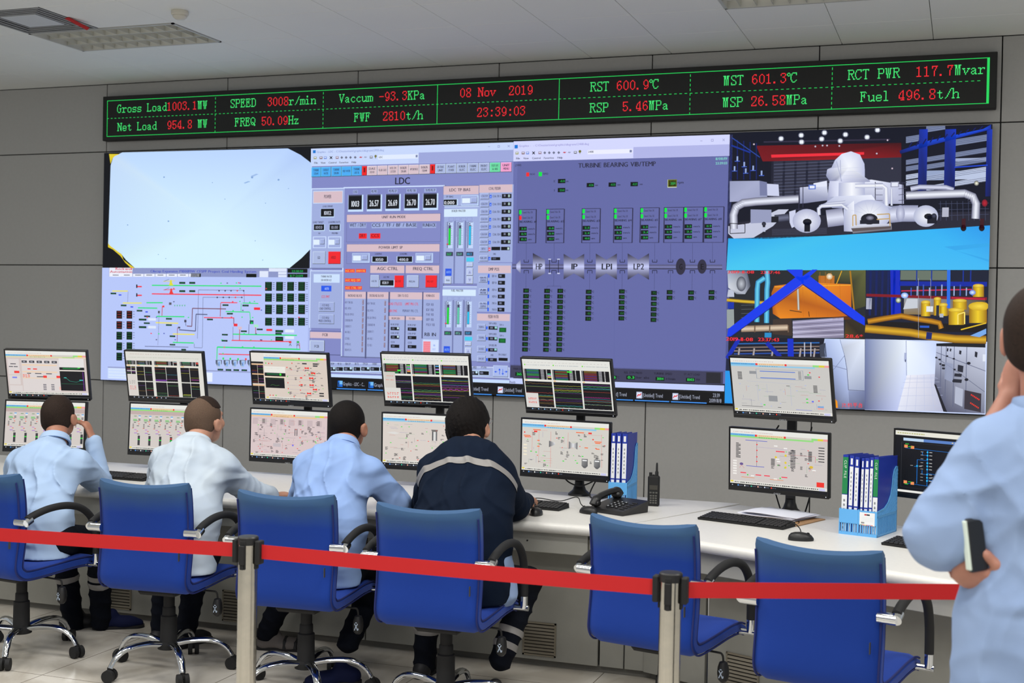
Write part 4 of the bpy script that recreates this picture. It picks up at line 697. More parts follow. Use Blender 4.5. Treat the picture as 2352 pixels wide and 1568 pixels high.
c.pl([(270, 1060), (370, 1058), (374, 1150), (268, 1140)], (62, 50, 44), 4)
c.pl([(376, 1068), (650, 1050), (652, 1160), (378, 1160)], [(150, 146, 176), (170, 166, 200), (130, 124, 150), (180, 176, 205)], 5)
for k in range(7): c.ln([(376, 1078+k*13), (650, 1058+k*14)], 3, (92, 84, 110) if k % 2 else (215, 210, 235), 6)
c.pl([(660, 1060), (764, 1040), (762, 1166), (655, 1160)], [(50, 40, 30), (60, 54, 34), (40, 34, 26), (90, 74, 30)], 4)
pipe(c, [(100, 1112), (350, 1104)], 34, (226, 206, 180), (120, 96, 78), 7); c.rect(226, 1132, 262, 1158, (40, 140, 200), 7)
for x in (170, 250, 350): c.rect(x, 1092, x+6, 1130, (110, 88, 70), 8)
BR_, BE = (16, 58, 235), (10, 24, 120)
for p in ([(342, 793), (430, 793), (430, 842), (416, 856)], [(30, 1112), (400, 828), (436, 842), (436, 866), (46, 1152), (24, 1152)], [(416, 842), (460, 822), (764, 1052), (764, 1094), (680, 1048), (428, 872)], [(410, 842), (482, 793), (510, 793), (448, 848)]): c.pl(p, BR_, 9)
c.ln([(46, 1152), (430, 876)], 4, BE, 10); c.ln([(430, 872), (700, 1060)], 5, BE, 10)
c.text('2019-11-08', 26, 168, 814, 15, (235, 50, 60), 12); c.text('23:37:46', 204, 308, 816, 15, (235, 50, 60), 12); c.text('28.6*', 660, 752, 1160, 18, (235, 50, 60), 12)
c.obj('camera_picture', M_SCR, vw)['label'] = 'camera picture of an orange casing behind blue crossed braces'
# --- third picture: yellow piping
c = pcan(); c.pl([(768, 793), (1450, 793), (1446, 1182), (764, 1166)], (24, 30, 52))
c.rect(772, 796, 950, 1060, [(20, 34, 80), (14, 26, 70), (10, 14, 40), (24, 24, 40)], 2)
for k in range(5): c.rect(790+k*32, 800, 796+k*32, 1040, (14, 30, 92), 3)
c.pl([(900, 795), (952, 795), (958, 1040), (905, 1046)], (14, 40, 190), 3); c.rect(772, 946, 800, 1006, (176, 180, 200), 3)
c.rect(952, 798, 1205, 850, (104, 116, 104), 2); c.rect(975, 940, 1410, 1040, [(150, 156, 168), (70, 66, 60), (110, 86, 40), (140, 120, 80)], 2)
for x in (1040, 1120, 1290, 1330): c.rect(x, 798, x+5, 860, (20, 50, 150), 3)
c.rect(950, 856, 1420, 884, (14, 40, 160), 3); c.pl([(1206, 795), (1224, 795), (1222, 1000), (1204, 1000)], (40, 110, 230), 6)
c.ln([(960, 908), (1200, 902), (1340, 900)], 6, (200, 40, 80), 4); c.ln([(772, 930), (960, 936), (1180, 944), (1420, 950)], 14, (128, 20, 34), 5); c.ln([(1230, 945), (1410, 952)], 8, (190, 30, 60), 6)
for k in range(12): x = 1010+k*33; c.rect(x, 890-(k % 3)*8, x+5, 934, (160, 180, 225) if k % 2 else (60, 90, 190), 5)
blob(c, 978, 932, 20, 16, (255, 255, 255), (90, 150, 240), 7, 12); blob(c, 944, 958, 16, 16, (240, 255, 230), (40, 60, 40), 7, 10)
c.pl([(990, 950), (1048, 950), (1048, 1000), (970, 1006)], (200, 206, 215), 3)
YL, YD = (240, 205, 40), (150, 104, 14)
for x, y, w, h in [(1066, 968, 50, 76), (1134, 950, 40, 90), (1160, 982, 50, 60), (1344, 880, 60, 60), (1236, 960, 76, 48)]: pipe(c, [(x+w/2, y), (x+w/2, y+h)], w, YL, YD, 6); blob(c, x+w/2, y, w/2, 10, (250, 225, 90), (200, 160, 30), 7, 12)
pipe(c, [(1256, 1012), (1256, 1090)], 84, YL, YD, 8); blob(c, 1256, 1010, 44, 12, (252, 226, 80), (205, 165, 30), 9, 14)
pipe(c, [(1372, 1000), (1372, 1080)], 96, YL, YD, 9); blob(c, 1380, 990, 60, 24, (250, 220, 70), (210, 170, 30), 10, 14)
c.rect(1095, 990, 1130, 1020, (226, 232, 235), 8); c.rect(1166, 1030, 1186, 1050, (180, 186, 200), 8); c.rect(1148, 985, 1162, 1044, (40, 44, 60), 8)
c.pl([(768, 1070), (1420, 1090), (1416, 1130), (766, 1120)], (22, 18, 20), 5)
pipe(c, [(780, 1072), (870, 1056), (960, 1042), (1040, 1058), (1120, 1070), (1165, 1080), (1175, 1110)], 30, (214, 150, 30), (110, 66, 10), 7)
pipe(c, [(766, 1110), (900, 1122), (1010, 1132), (1110, 1150), (1250, 1166), (1416, 1170)], 44, (226, 176, 40), (120, 80, 16), 9)
c.pl([(1096, 1128), (1126, 1132), (1122, 1168), (1092, 1166)], (24, 40, 110), 10); c.pl([(1330, 1148), (1416, 1110), (1416, 1138), (1380, 1156)], (120, 170, 235), 10); c.rect(1060, 1094, 1110, 1106, (40, 90, 200), 8)
for x0, x1 in ((1264, 1300),): c.ln([(x0, 1088), (x0, 1034), (x1, 1022), (x1, 1086)], 6, (250, 226, 110), 11)
c.ln([(1280, 1116), (1416, 1080)], 6, (230, 190, 40), 11); c.ln([(1052, 840), (1052, 1160)], 1.6, (170, 176, 190), 11); c.ln([(1118, 842), (1118, 1010)], 1.6, (170, 176, 190), 11)
blob(c, 1342, 916, 18, 14, (230, 245, 255), (80, 120, 220), 8, 10)
c.obj('camera_picture', M_SCR, vw)['label'] = 'camera picture of yellow pipework and tanks'
# --- fourth: grey pipework with a pale drum
c = pcan(); c.pl([(18, 1158), (766, 1166), (762, 1600), (8, 1600)], (22, 24, 40))
for y, col in [(1192, (40, 120, 210)), (1212, (150, 130, 120)), (1230, (170, 150, 140)), (1246, (40, 90, 190))]: pipe(c, [(60, y), (300, y-4), (520, y-6)], 9, col, (30, 30, 44), 3)
for x in (90, 170, 270, 420, 496): pipe(c, [(x, 1216), (x-6, 1262)], 12, (200, 190, 190), (60, 56, 66), 4)
c.pl([(348, 1164), (380, 1164), (382, 1262), (350, 1262)], (14, 46, 200), 5); c.ln([(236, 1186), (310, 1262)], 22, (14, 40, 170), 5); c.ln([(86, 1168), (24, 1270)], 22, (14, 44, 180), 5)
c.rect(14, 1336, 60, 1512, (34, 150, 235), 4); c.pl([(20, 1262), (60, 1262), (56, 1336), (16, 1336)], (28, 34, 60), 4)
for x in (440, 474): c.ln([(x, 1184), (x, 1260)], 5, (196, 200, 215), 5)
c.pl([(548, 1164), (764, 1168), (762, 1545), (600, 1540), (560, 1400), (530, 1262)], [(190, 206, 245), (232, 240, 255), (110, 124, 165), (150, 162, 196), (196, 205, 240), (120, 126, 150)], 4)
c.pl([(556, 1166), (630, 1166), (662, 1290), (676, 1440), (680, 1540), (600, 1540), (575, 1400), (545, 1230)], [(180, 196, 240), (206, 222, 255), (200, 216, 250), (170, 184, 224), (120, 130, 165), (80, 84, 110), (150, 164, 205), (160, 176, 220)], 5)
c.ln([(630, 1168), (655, 1255), (605, 1320), (575, 1350)], 2, (110, 124, 165), 6); c.ln([(655, 1255), (668, 1330), (676, 1440), (762, 1444)], 3, (96, 104, 138), 6); c.ln([(560, 1300), (668, 1330)], 4, (140, 150, 186), 6)
c.pl([(676, 1444), (762, 1446), (762, 1545), (682, 1542)], [(146, 158, 196), (120, 130, 168), (84, 90, 120), (100, 106, 138)], 6)
c.pl([(520, 1200), (552, 1186), (560, 1262), (524, 1262)], (60, 66, 84), 5); c.pl([(596, 1480), (616, 1500), (620, 1536), (596, 1534)], (240, 150, 20), 7)
c.text('2019-11-08', 18, 162, 1176, 18, (245, 50, 60), 12); c.text('23:37:43', 190, 302, 1178, 18, (245, 50, 60), 12)
for i in range(4):    # the red caption at the lower right of the picture
    x = 642+i*29; S = [[(0, 4, 6, 8), (0, 14, 6, 12), (0, 26, 8, 16), (12, 2, 10, 10), (12, 8, 24, 8), (16, 8, 16, 22), (16, 22, 26, 24)], [(0, 8, 12, 8), (6, 0, 6, 26), (6, 10, 0, 18), (14, 4, 14, 24), (14, 4, 22, 4), (22, 4, 24, 24)], [(2, 3, 24, 3), (0, 14, 26, 14), (13, 3, 13, 27), (6, 6, 9, 11), (20, 6, 17, 11)], [(4, 10, 12, 1), (4, 10, 20, 10), (16, 5, 22, 12), (4, 15, 20, 15), (4, 15, 4, 26), (20, 15, 20, 26), (4, 25, 20, 25)]][i]
    for a, b_, d, e in S: c.ln([(x+a*.95, 1508+b_*.95), (x+d*.95, 1508+e*.95)], 2.4, (245, 60, 60), 12)
c.obj('camera_picture', M_SCR, vw)['label'] = 'camera picture of grey pipework and a pale round drum'
# --- fifth: bright electrical room
c = pcan(); c.pl([(766, 1166), (1450, 1180), (1440, 1620), (760, 1600)], (206, 220, 255))
c.pl([(766, 1166), (985, 1172), (988, 1360), (940, 1550), (760, 1545)], [(120, 134, 180), (235, 244, 255), (215, 226, 255), (190, 200, 240), (90, 98, 140)], 2)
c.pl([(987, 1174), (1150, 1190), (1146, 1354), (990, 1360)], [(240, 248, 255), (200, 214, 250), (214, 226, 255), (232, 242, 255)], 3); c.ln([(986, 1174), (988, 1362)], 3, (150, 160, 200), 5)
c.rect(976, 1240, 988, 1286, (170, 180, 215), 5); c.rect(980, 1276, 984, 1290, (60, 66, 90), 6)
c.pl([(990, 1360), (1146, 1354), (1190, 1556), (940, 1550)], [(240, 240, 250), (205, 210, 235), (180, 184, 210), (226, 230, 246)], 4)
for k in range(6): c.ln([(985-k*9, 1376+k*k*6), (1150+k*8, 1372+k*k*6)], 1.6, (188, 196, 226), 5)
for k in range(4): c.ln([(1010+k*36, 1360), (985+k*50, 1552)], 1.6, (190, 198, 228), 5)
c.pl([(1148, 1190), (1412, 1180), (1412, 1212), (1148, 1204)], (26, 28, 36), 6)
c.pl([(1148, 1204), (1412, 1212), (1408, 1566), (1200, 1558), (1138, 1410)], [(190, 198, 225), (206, 212, 232), (120, 124, 146), (84, 86, 110), (100, 104, 130)], 5)
for x, y0, y1 in [(1176, 1205, 1460), (1202, 1206, 1500), (1245, 1207, 1530), (1312, 1209, 1560)]: c.ln([(x, y0), (x-8, y1)], 3, (96, 102, 130), 7)
c.ln([(1148, 1238), (1412, 1338)], 3, (100, 106, 134), 7); c.ln([(1142, 1262), (1245, 1330), (1408, 1450)], 3, (110, 116, 140), 7)
for x, y, w, h in [(1264, 1304, 30, 42), (1178, 1300, 18, 14), (1180, 1318, 16, 12), (1246, 1350, 40, 20), (1238, 1380, 48, 22), (1300, 1440, 90, 120), (1356, 1232, 14, 34), (1206, 1214, 8, 20), (1222, 1216, 8, 18), (1272, 1226, 12, 24)]: c.pl([(x, y), (x+w, y+h*.16), (x+w-3, y+h), (x-2, y+h*.84)], (40, 42, 54) if w < 60 else (58, 52, 62), 8)
for x, y in [(1148, 1266), (1170, 1300), (1206, 1258), (1242, 1272), (1322, 1296), (1166, 1276), (1246, 1330), (1310, 1384), (1240, 1392)]: blob(c, x, y, 11 if x > 1300 else 7, 8 if x > 1300 else 5, (20, 20, 28), (40, 42, 56), 9, 8)
for k in range(6): c.rect(1334+k*8, 1462+k*5, 1340+k*8, 1470+k*5, (240, 50, 40), 10); c.rect(1330+k*8, 1506+k*5, 1336+k*8, 1514+k*5, (230, 60, 40), 10)
c.pl([(1136, 1408), (1146, 1410), (1206, 1558), (1186, 1556)], (30, 30, 40), 9); c.rect(1398, 1248, 1412, 1286, (226, 232, 246), 8)
c.pl([(1196, 1290), (1238, 1300), (1236, 1400), (1192, 1380)], (150, 158, 186), 7); c.pl([(1250, 1420), (1292, 1436), (1288, 1530), (1246, 1510)], (180, 186, 206), 7)
c.obj('camera_picture', M_SCR, vw)['label'] = 'bright camera picture of a white switchgear room'
# ---------------------------------------------------------------- ceiling fittings
M_TUBE = mat('tube_glow', (230, 232, 225), .5, emit=((255, 250, 235), 1.2)); M_LOUV = mat('louvre_aluminium', (196, 196, 190), .45, .4)
def luminaire(label, cx, cy, group):
    t = thing('ceiling_light', label, 'ceiling light', (cx, cy, CZ), 0, group)
    m = MB(); hx, hy = .6, .295
    m.box(-hx, hx, -hy, -hy+.018, -.006, .09); m.box(-hx, hx, hy-.018, hy, -.006, .09); m.box(-hx, -hx+.018, -hy, hy, -.006, .09); m.box(hx-.018, hx, -hy, hy, -.006, .09); m.box(-hx, hx, -hy, hy, .085, .1)
    m.obj('frame', mat('light_frame', (190, 190, 186), .4), t)
    m = MB()
    for k in (1, 2): y = -hy+2*hy*k/3; m.box(-hx+.02, hx-.02, y-.004, y+.004, -.002, .045)
    for k in range(1, 12): x = -hx+2*hx*k/12; m.box(x-.002, x+.002, -hy+.02, hy-.02, .0, .045)
    for k in range(3):
        y = -hy+2*hy*(k+.5)/3; m.add([(-hx+.02, y-.09, .045), (hx-.02, y-.09, .045), (hx-.02, y-.03, .078), (-hx+.02, y-.03, .078)], [(0, 1, 2, 3)]); m.add([(-hx+.02, y+.09, .045), (hx-.02, y+.09, .045), (hx-.02, y+.03, .078), (-hx+.02, y+.03, .078)], [(0, 1, 2, 3)])
    m.obj('louvre', M_LOUV, t)
    for k in range(3): MB().tube([(-hx+.04, -hy+2*hy*(k+.5)/3, .062), (hx-.04, -hy+2*hy*(k+.5)/3, .062)], .012, 8).obj('tube', M_TUBE, t)
    return t
luminaire('recessed louvred ceiling light beside the air diffuser and smoke detector', -5.677, 7.6, 'recessed ceiling lights')
luminaire('recessed louvred ceiling light above the turbine hall picture, cut by the frame top', -.853, 7.6, 'recessed ceiling lights')
t = thing('air_diffuser', 'square ceiling air diffuser with dark concentric slots', 'air vent', (-5.98, 7.0, CZ))
m = MB()
for k in range(4):
    a = .298-k*.040; b = a-.017
    for x0, x1, y0, y1 in ((-a, a, b, a), (-a, a, -a, -b), (b, a, -b, b), (-a, -b, -b, b)): m.box(x0, x1, y0, y1, -.004+k*.001, .0+k*.001)
m.obj('slats', mat('diffuser_grey', (150, 152, 154), .5), t)
MB().box(-.145, .145, -.145, .145, -.002, .004, .001).obj('centre_plate', mat('diffuser_white', (205, 210, 216), .5), t); MB().box(-.3, .3, -.3, .3, .075, .08).obj('duct', M_BLKM, t)
o = MB().add([(-5.70, 6.98, 3.648), (-5.66, 6.97, 3.648), (-5.62, 7.13, 3.612), (-5.655, 7.15, 3.606), (-5.70, 6.98, 3.642), (-5.66, 6.97, 3.642), (-5.62, 7.13, 3.607), (-5.655, 7.15, 3.60)], [(0, 1, 2, 3), (7, 6, 5, 4), (0, 4, 5, 1), (1, 5, 6, 2), (2, 6, 7, 3), (3, 7, 4, 0)]).obj('ribbon', mat('red_ribbon', (190, 30, 30), .8))
tag(o, 'small red ribbon strip hanging at the corner of the ceiling air diffuser', 'ribbon')
t = thing('smoke_detector', 'round off-white smoke detector on the ceiling', 'smoke detector', (-4.835, 7.03, CZ))
MB().lathe([(.052, 0), (.056, -.006), (.056, -.024), (.050, -.030)], 24).obj('base', M_WHITE, t, smooth=True); MB().lathe([(.044, -.028), (.046, -.040), (.030, -.054), (.004, -.058)], 24).obj('sensor_head', M_WHITE, t, smooth=True)
MB().lathe([(.040, -.0425), (.037, -.047), (.030, -.0475)], 24).obj('vent_ring', M_BLKM, t)
# ---------------------------------------------------------------- desks
def worktop(name, pts, parent, T=None):
    """slab with a rounded nose along the edges listed first (front)"""
    m = MB(); n = len(pts); prof = [(0, .75), (-.012, .7495), (-.022, .745), (-.028, .737), (-.030, .727), (-.028, .716), (-.022, .707), (-.010, .702), (0, .70)]
    m.prism(pts, .702, .75); (ax, ay), (bx_, by) = pts[0], pts[1]; l = math.hypot(bx_-ax, by-ay); nx, ny = (by-ay)/l, -(bx_-ax)/l
    if ny > 0: nx, ny = -nx, -ny
    vs = [(x-nx*q*1.0, y-ny*q*1.0, z) for x, y in (pts[0], pts[1]) for q, z in [(a, z_) for a, z_ in prof]]
    k = len(prof); m.add(vs, [(i, i+1, k+i+1, k+i) for i in range(k-1)]+[tuple(range(k)), tuple(range(2*k-1, k-1, -1))])
    return m.obj(name, M_DESK, parent, smooth=True)
def grille(w, h, parent, loc, rz=0):
    m = MB(); m.box(-w/2, w/2, -.004, .002, 0, .008); m.box(-w/2, w/2, -.004, .002, h-.008, h); m.box(-w/2, -w/2+.008, -.004, .002, 0, h); m.box(w/2-.008, w/2, -.004, .002, 0, h)
    k = 0; nn = 9
    for k in range(nn): z = .012+k*(h-.02)/nn; m.add([(-w/2+.006, -.006, z), (w/2-.006, -.006, z), (w/2-.006, .0, z+(h-.02)/nn*.62), (-w/2+.006, 0, z+(h-.02)/nn*.62)], [(0, 1, 2, 3)])
    m.mi = 1; m.box(-w/2+.004, w/2-.004, .0015, .002, .004, h-.004)
    return m.obj('vent_grille', [mat('grille_tan', (128, 120, 104), .5), mat('grille_dark', (44, 40, 34), .9)], parent, loc, (0, 0, rz))
M_UNDER = mat('desk_base', (150, 149, 142), .5, noise=(14, (144, 143, 136), .3))
dk = thing('console_desk', 'long straight white control desk below the left and middle of the display wall', 'desk', (-4.2, 6.1, 0))
X0, X1 = -3.6, 2.77
worktop('worktop', [(X0, -.49), (2.70, -.49), (3.11, .555), (X0, .555)], dk)
for k in range(5):
    a = X0+k*1.236; b_ = a+1.234
    MB().box(a, b_-.004, -.455, -.435, .60, .70, .003).obj('apron_panel', M_PANEL, dk)
    MB().box(a, b_-.004, -.245, -.225, .035, .64, .002).obj('front_panel', M_UNDER, dk)
MB().box(2.583, 2.70, -.24, -.22, .035, .64, .002).obj('front_panel', M_UNDER, dk); MB().box(2.706, 2.86, -.24, -.22, .035, .64, .002).obj('front_panel', M_UNDER, dk)
MB().box(2.583, 2.755, -.455, -.435, .60, .70, .003).obj('apron_panel', M_PANEL, dk)
MB().box(X0, 2.84, -.215, .54, 0, .035).obj('plinth', mat('plinth_grey', (104, 102, 96), .6), dk); MB().box(X0, 2.75, -.215, .54, .64, .70).obj('carcass', M_UNDER, dk); MB().box(X0, 2.75, .50, .54, .035, .64).obj('back_panel', M_UNDER, dk)
for x in (-.17, .58, 2.28): grille(.17, .165, dk, (x, -.247, .055))
for x in (-2.2, -1.0, .2, 1.4, 2.28): MB().cyl((x, -.458, .652), .004, .004, 8, 'y').obj('lock', M_BLKM, dk)
d2 = thing('console_desk', 'angled white control desk section at the right with the seam beside the walkie-talkie', 'desk', (-1.5, 5.61, 0), rad(-22.6))
worktop('worktop', [(.003, 0), (1.9, 0), (1.9, 1.07), (.003, 1.07)], d2)
for a, b_ in ((.10, .86), (.88, 1.86)): MB().box(a, b_-.01, .035, .055, .60, .70, .003).obj('apron_panel', M_PANEL, d2)
for a, b_ in ((.0, .13), (.14, .35), (.36, 1.12), (1.13, 1.88)): MB().box(a, b_-.006, .26, .28, .035, .64, .002).obj('front_panel', M_UNDER, d2)
MB().box(.02, 1.88, .30, 1.04, 0, .035).obj('plinth', MATS['plinth_grey'], d2); MB().box(.1, 1.88, .30, 1.04, .64, .70).obj('carcass', M_UNDER, d2); MB().box(.25, 1.88, 1.0, 1.04, .035, .64).obj('back_panel', M_UNDER, d2)
grille(.17, .165, d2, (.545, .257, .055)); MB().cyl((.42, .031, .652), .004, .004, 8, 'y').obj('lock', M_BLKM, d2)
# ---------------------------------------------------------------- monitors
m_ = bpy.data.materials.new('printed'); m_.use_nodes = True; nt = m_.node_tree; a_ = nt.nodes.new('ShaderNodeAttribute'); a_.attribute_name = 'Col'; nt.links.new(a_.outputs['Color'], nt.nodes['Principled BSDF'].inputs['Base Color']); M_PRINT = m_
MWD, MHT = .525, .318; BZL = .009; BZB = .019
SW_, SH_ = MWD-2*BZL, MHT-BZL-BZB
def mcan(): return Axis(lambda x, y: (x, y), lambda u, v, d: (-SW_/2+SW_*u/100, -.013-d*.4, MHT/2-BZL-SH_*v/100), .0005)
def dashes(c, x0, x1, v, n, col, h=.9, L=5, jit=.3):
    for i in range(n):
        x = x0+(x1-x0)*i/n; w = (x1-x0)/n*random.uniform(.4, .85); c.rect(x, v-h/2+random.uniform(-jit, jit)*0, x+w, v+h/2, col, L)
def mtop(c, bg, strip=(150, 225, 120), full=True, x0=0):
    c.rect(0, 0, 100, 100, bg, 1); c.rect(x0, 0, 100, 8, (236, 236, 230), 2); dashes(c, x0+3, x0+45*(1-x0/100), 5, 22, (190, 150, 150), .7)
    s = (100-x0)/100
    for a, b_, col in [(0, 26, (110, 185, 235)), (26, 28.2, (240, 50, 50)), (28.2, 56, (240, 208, 170)), (56, 58, (240, 50, 50)), (58, 84, (214, 208, 200)), (84, 90, (150, 225, 130)), (90, 95.5, (225, 210, 60)), (95.5, 100, (245, 160, 160))]: c.rect(x0+a*s, 8, x0+b_*s, 11.5, col, 3)
    dashes(c, x0+1, x0+25*s, 9.8, 12, (70, 120, 170), .8); dashes(c, x0+30*s, x0+55*s, 9.8, 12, (190, 150, 120), .8)
    c.rect(x0, 11.5, x0+86*s, 14.2, strip, 3); dashes(c, x0+30*s, x0+50*s, 12.8, 8, tuple(int(v*.6) for v in strip), .7)
def mbot(c, x0=0):
    c.rect(x0, 89, 100, 94.3, (232, 230, 222), 3); c.rect(x0+.5, 89.5, x0+3.5, 92, (225, 205, 50), 4); dashes(c, x0+5, 92, 91.7, 44, (30, 30, 34), 1.6); c.rect(92, 90, 98, 94, (205, 205, 240), 4)
    c.rect(0, 94.3, 100, 100, (14, 16, 20), 3); c.rect(2, 96.5, 3, 97.8, (220, 225, 235), 4)
    for k in range(6): x = 8+k*7; c.rect(x, 96, x+1.3, 98.2, [(90, 160, 240), (240, 240, 240), (60, 200, 160), (240, 180, 160), (200, 210, 225), (235, 60, 40)][k], 4); dashes(c, x+1.8, x+5.5, 97.2, 4, (120, 130, 150), 1)
def scatter(c, n, x0, y0, x1, y1, seed, cols=None, dark=.45):
    rr = random.Random(seed)
    for i in range(n):
        x = rr.uniform(x0, x1); y = rr.uniform(y0, y1); r_ = rr.random()
        if r_ < dark:
            for k in range(rr.choice((1, 2, 3, 4))): c.rect(x, y+k*1.5, x+rr.uniform(1.5, 3.6), y+k*1.5+.8, (50, 50, 56), 5)
        elif r_ < dark+.22: c.rect(x, y, x+.9+rr.random(), y+1.3, rr.choice(cols or [(240, 60, 50), (60, 225, 60)]), 5)
        else:
            w = rr.uniform(2, 14); hz = rr.random() < .6
            c.rect(x, y, min(x1, x+(w if hz else .25)), min(y1, y+(.35 if hz else w)), rr.choice([(205, 120, 120), (150, 190, 150), (130, 130, 140), (150, 150, 190)]), 4)
def trend(c, x0, y0, x1, y1, seed, n=7, L=5, flat=False):
    rr = random.Random(seed); c.rect(x0, y0, x1, y1, (14, 12, 18), L-1)
    for i in range(n):
        y = y0+(y1-y0)*rr.uniform(.06, .94); col = rr.choice([(60, 160, 110), (150, 60, 170), (190, 190, 60), (190, 70, 50), (60, 150, 180), (150, 120, 60), (110, 60, 150), (90, 170, 90)])
        amp = rr.choice((0, 0, .25, .6)) if not flat else 0; p = [(x0+(x1-x0)*k/24, y+rr.uniform(-amp, amp)) for k in range(25)]; c.line(p if amp else [p[0], p[-1]], .42, col, L)
    for k in range(5): c.rect(x0+(x1-x0)*(k+.3)/5, y1-1.2, x0+(x1-x0)*(k+.6)/5, y1-.7, (120, 120, 120), L)
def table(c, x0, y0, x1, y1, seed, hl=None):
    rr = random.Random(seed); c.rect(x0, y0, x1, y1, (14, 12, 16), 4); n = 9
    for k in range(n):
        y = y0+(y1-y0)*(k+.25)/n; h = (y1-y0)/n*.5; col = rr.choice([(40, 150, 90), (120, 60, 140), (150, 120, 50), (60, 120, 150), (60, 170, 90), (150, 60, 60)])
        c.rect(x0+.6, y, x0+1.5, y+h, (210, 210, 215), 5); c.rect(x0+3, y, x0+(x1-x0)*.55, y+h, col, 5); c.rect(x0+(x1-x0)*.62, y, x0+(x1-x0)*.74, y+h, (190, 190, 196), 5); c.rect(x0+(x1-x0)*.82, y, x0+(x1-x0)*.86, y+h, (230, 230, 230), 5)
    if hl: 
        for k, col in enumerate(hl): c.rect(x0+(x1-x0)*.87, y0+(y1-y0)*(.1+k*.15), x1, y0+(y1-y0)*(.2+k*.15), col, 6)
def content(kind):
    c = mcan(); random.seed(hash(kind) % 97 if False else sum(map(ord, kind)))
    if kind == 'load_page':
        mtop(c, (214, 200, 196)); c.rect(0, 11.5, 100, 15, (236, 214, 190), 3)
        for x0, y0, x1, y1 in [(2, 18, 16, 52), (2, 54, 16, 74), (2, 76, 18, 88), (19, 18, 66, 88)]: c.rect(x0, y0, x1, y1, (224, 216, 214), 4)
        for k in range(5): c.rect(19.5+k*9.4, 21, 26+k*9.4, 26, (58, 58, 66), 5); c.rect(21+k*9.4, 22.5, 24+k*9.4, 24.5, (180, 180, 190), 6)
        c.rect(19.5, 29, 63, 32, (240, 212, 184), 5); c.rect(19.5, 44, 63, 47, (240, 212, 184), 5); c.rect(19.5, 58, 63, 60, (240, 212, 184), 5)
        for x, y, w, h in [(26, 38, 4, 2.4), (33, 38, 5, 2.4), (9, 44, 6.5, 5), (45, 53, 4.5, 5), (61.5, 53, 5, 5), (64, 77, 4, 7)]: c.rect(x, y, x+w, y+h, (245, 60, 55) if y < 70 else (245, 190, 180), 6)
        for y in (52, 55, 58): dashes(c, 19.5, 29, y, 3, (245, 110, 80), 1.6)
        for x, y, w in [(25, 48, 5), (35, 48, 8), (49, 48, 7), (37, 55, 8), (5, 28, 7), (3, 34, 5), (9, 34, 5)]: c.rect(x, y, x+w, y+1.8, (70, 70, 80), 6)
        c.rect(6, 57, 12, 60, (120, 130, 240), 6)
        for x, w in ((44, 4), (54, 4)):
            for k in range(4): c.rect(x, 72+k*3.6, x+w, 73.6+k*3.6, (70, 70, 90), 6)
        c.rect(66, 15, 97, 36, (232, 228, 228), 6); c.rect(66, 34, 97, 40, (16, 22, 26), 7); c.rect(70, 35, 90, 38, (30, 120, 60), 8); c.rect(89, 34, 92, 36, (60, 230, 70), 9); c.rect(66, 40, 97, 42.5, (236, 228, 220), 7); c.rect(66, 42.5, 97, 85, (14, 14, 20), 7)
        c.ln([(70, 57), (74, 58), (78, 64), (86, 66), (92, 62), (95, 62)], .6, (40, 150, 130), 8); c.ln([(67, 70), (96, 70)], .5, (40, 130, 90), 8); c.rect(90, 60.5, 94.5, 62.5, (60, 190, 190), 9); c.rect(71, 56, 74, 57.5, (60, 190, 190), 9); c.rect(94.5, 44, 95.3, 85, (110, 40, 150), 9)
        mbot(c)
    elif kind == 'strip_charts':
        c.rect(0, 0, 100, 100, (226, 224, 216), 1); dashes(c, 6, 60, 5, 16, (200, 180, 170), .9); dashes(c, 4, 96, 12, 40, (190, 196, 180), 1)
        for i, (x0, x1) in enumerate([(0, 12), (13, 34), (37, 67), (71, 95)]):
            table(c, x0, 19, x1, 27.5, i+3, [(90, 220, 225), (240, 90, 80)] if i == 2 else [(240, 90, 80)]*3 if i == 3 else None); c.rect(x0, 28, x1, 31, (232, 226, 214), 4); c.rect(x0+1, 28.3, x0+5, 30, (240, 180, 90), 5)
            for j in (0, 1):
                xa = x0+(x1-x0)*j/2; xb = x0+(x1-x0)*(j+1)/2-.6
                for r_, (ya, yb) in enumerate(((31.5, 62), (64, 94)) if i else ((31.5, 40), (41.5, 48))): trend(c, xa, ya, xb, yb, i*7+j*3+r_, 2, 6, True)
        c.rect(55-18, 58, 52, 61, (110, 50, 150), 8); c.rect(84, 56, 94, 57, (190, 70, 170), 8); c.rect(72, 88, 82, 89, (190, 190, 60), 8)
        c.rect(0, 50, 12, 94, (220, 214, 208), 5)
        for y in (62, 65, 68): dashes(c, 2, 11, y, 3, (90, 90, 96), 1)
        for y in (74, 77, 80): dashes(c, 2, 11, y, 3, (235, 60, 60), 1.3)
        c.rect(0, 94.3, 100, 100, (14, 16, 20), 9)
        for k in range(8): c.rect(6+k*6, 96, 7.4+k*6, 98, (180, 190, 210) if k != 5 else (230, 90, 60), 10)
    elif kind == 'pumps_and_charts':
        mtop(c, (222, 208, 196), x0=17); c.rect(0, 0, 17, 18, (232, 228, 220), 4); c.rect(0, 18, 16, 22, (20, 24, 24), 4)
        for r_, y in enumerate((25, 45, 68)):
            for j in (0, 1): trend(c, j*8, y, j*8+7.6, y+(18 if r_ < 2 else 26), r_*5+j, 2, 5, True)
            c.rect(0, y-2.4, 16, y-.3, (240, 190, 140), 4)
        c.rect(17, 27, 45, 40, (238, 236, 228), 5); dashes(c, 18, 42, 31, 12, (200, 196, 190), 1); c.rect(17, 40, 45, 47, (20, 26, 24), 6); c.rect(20, 41.5, 36, 44, (20, 100, 60), 7); c.rect(37, 41, 39.5, 45, (60, 230, 60), 8)
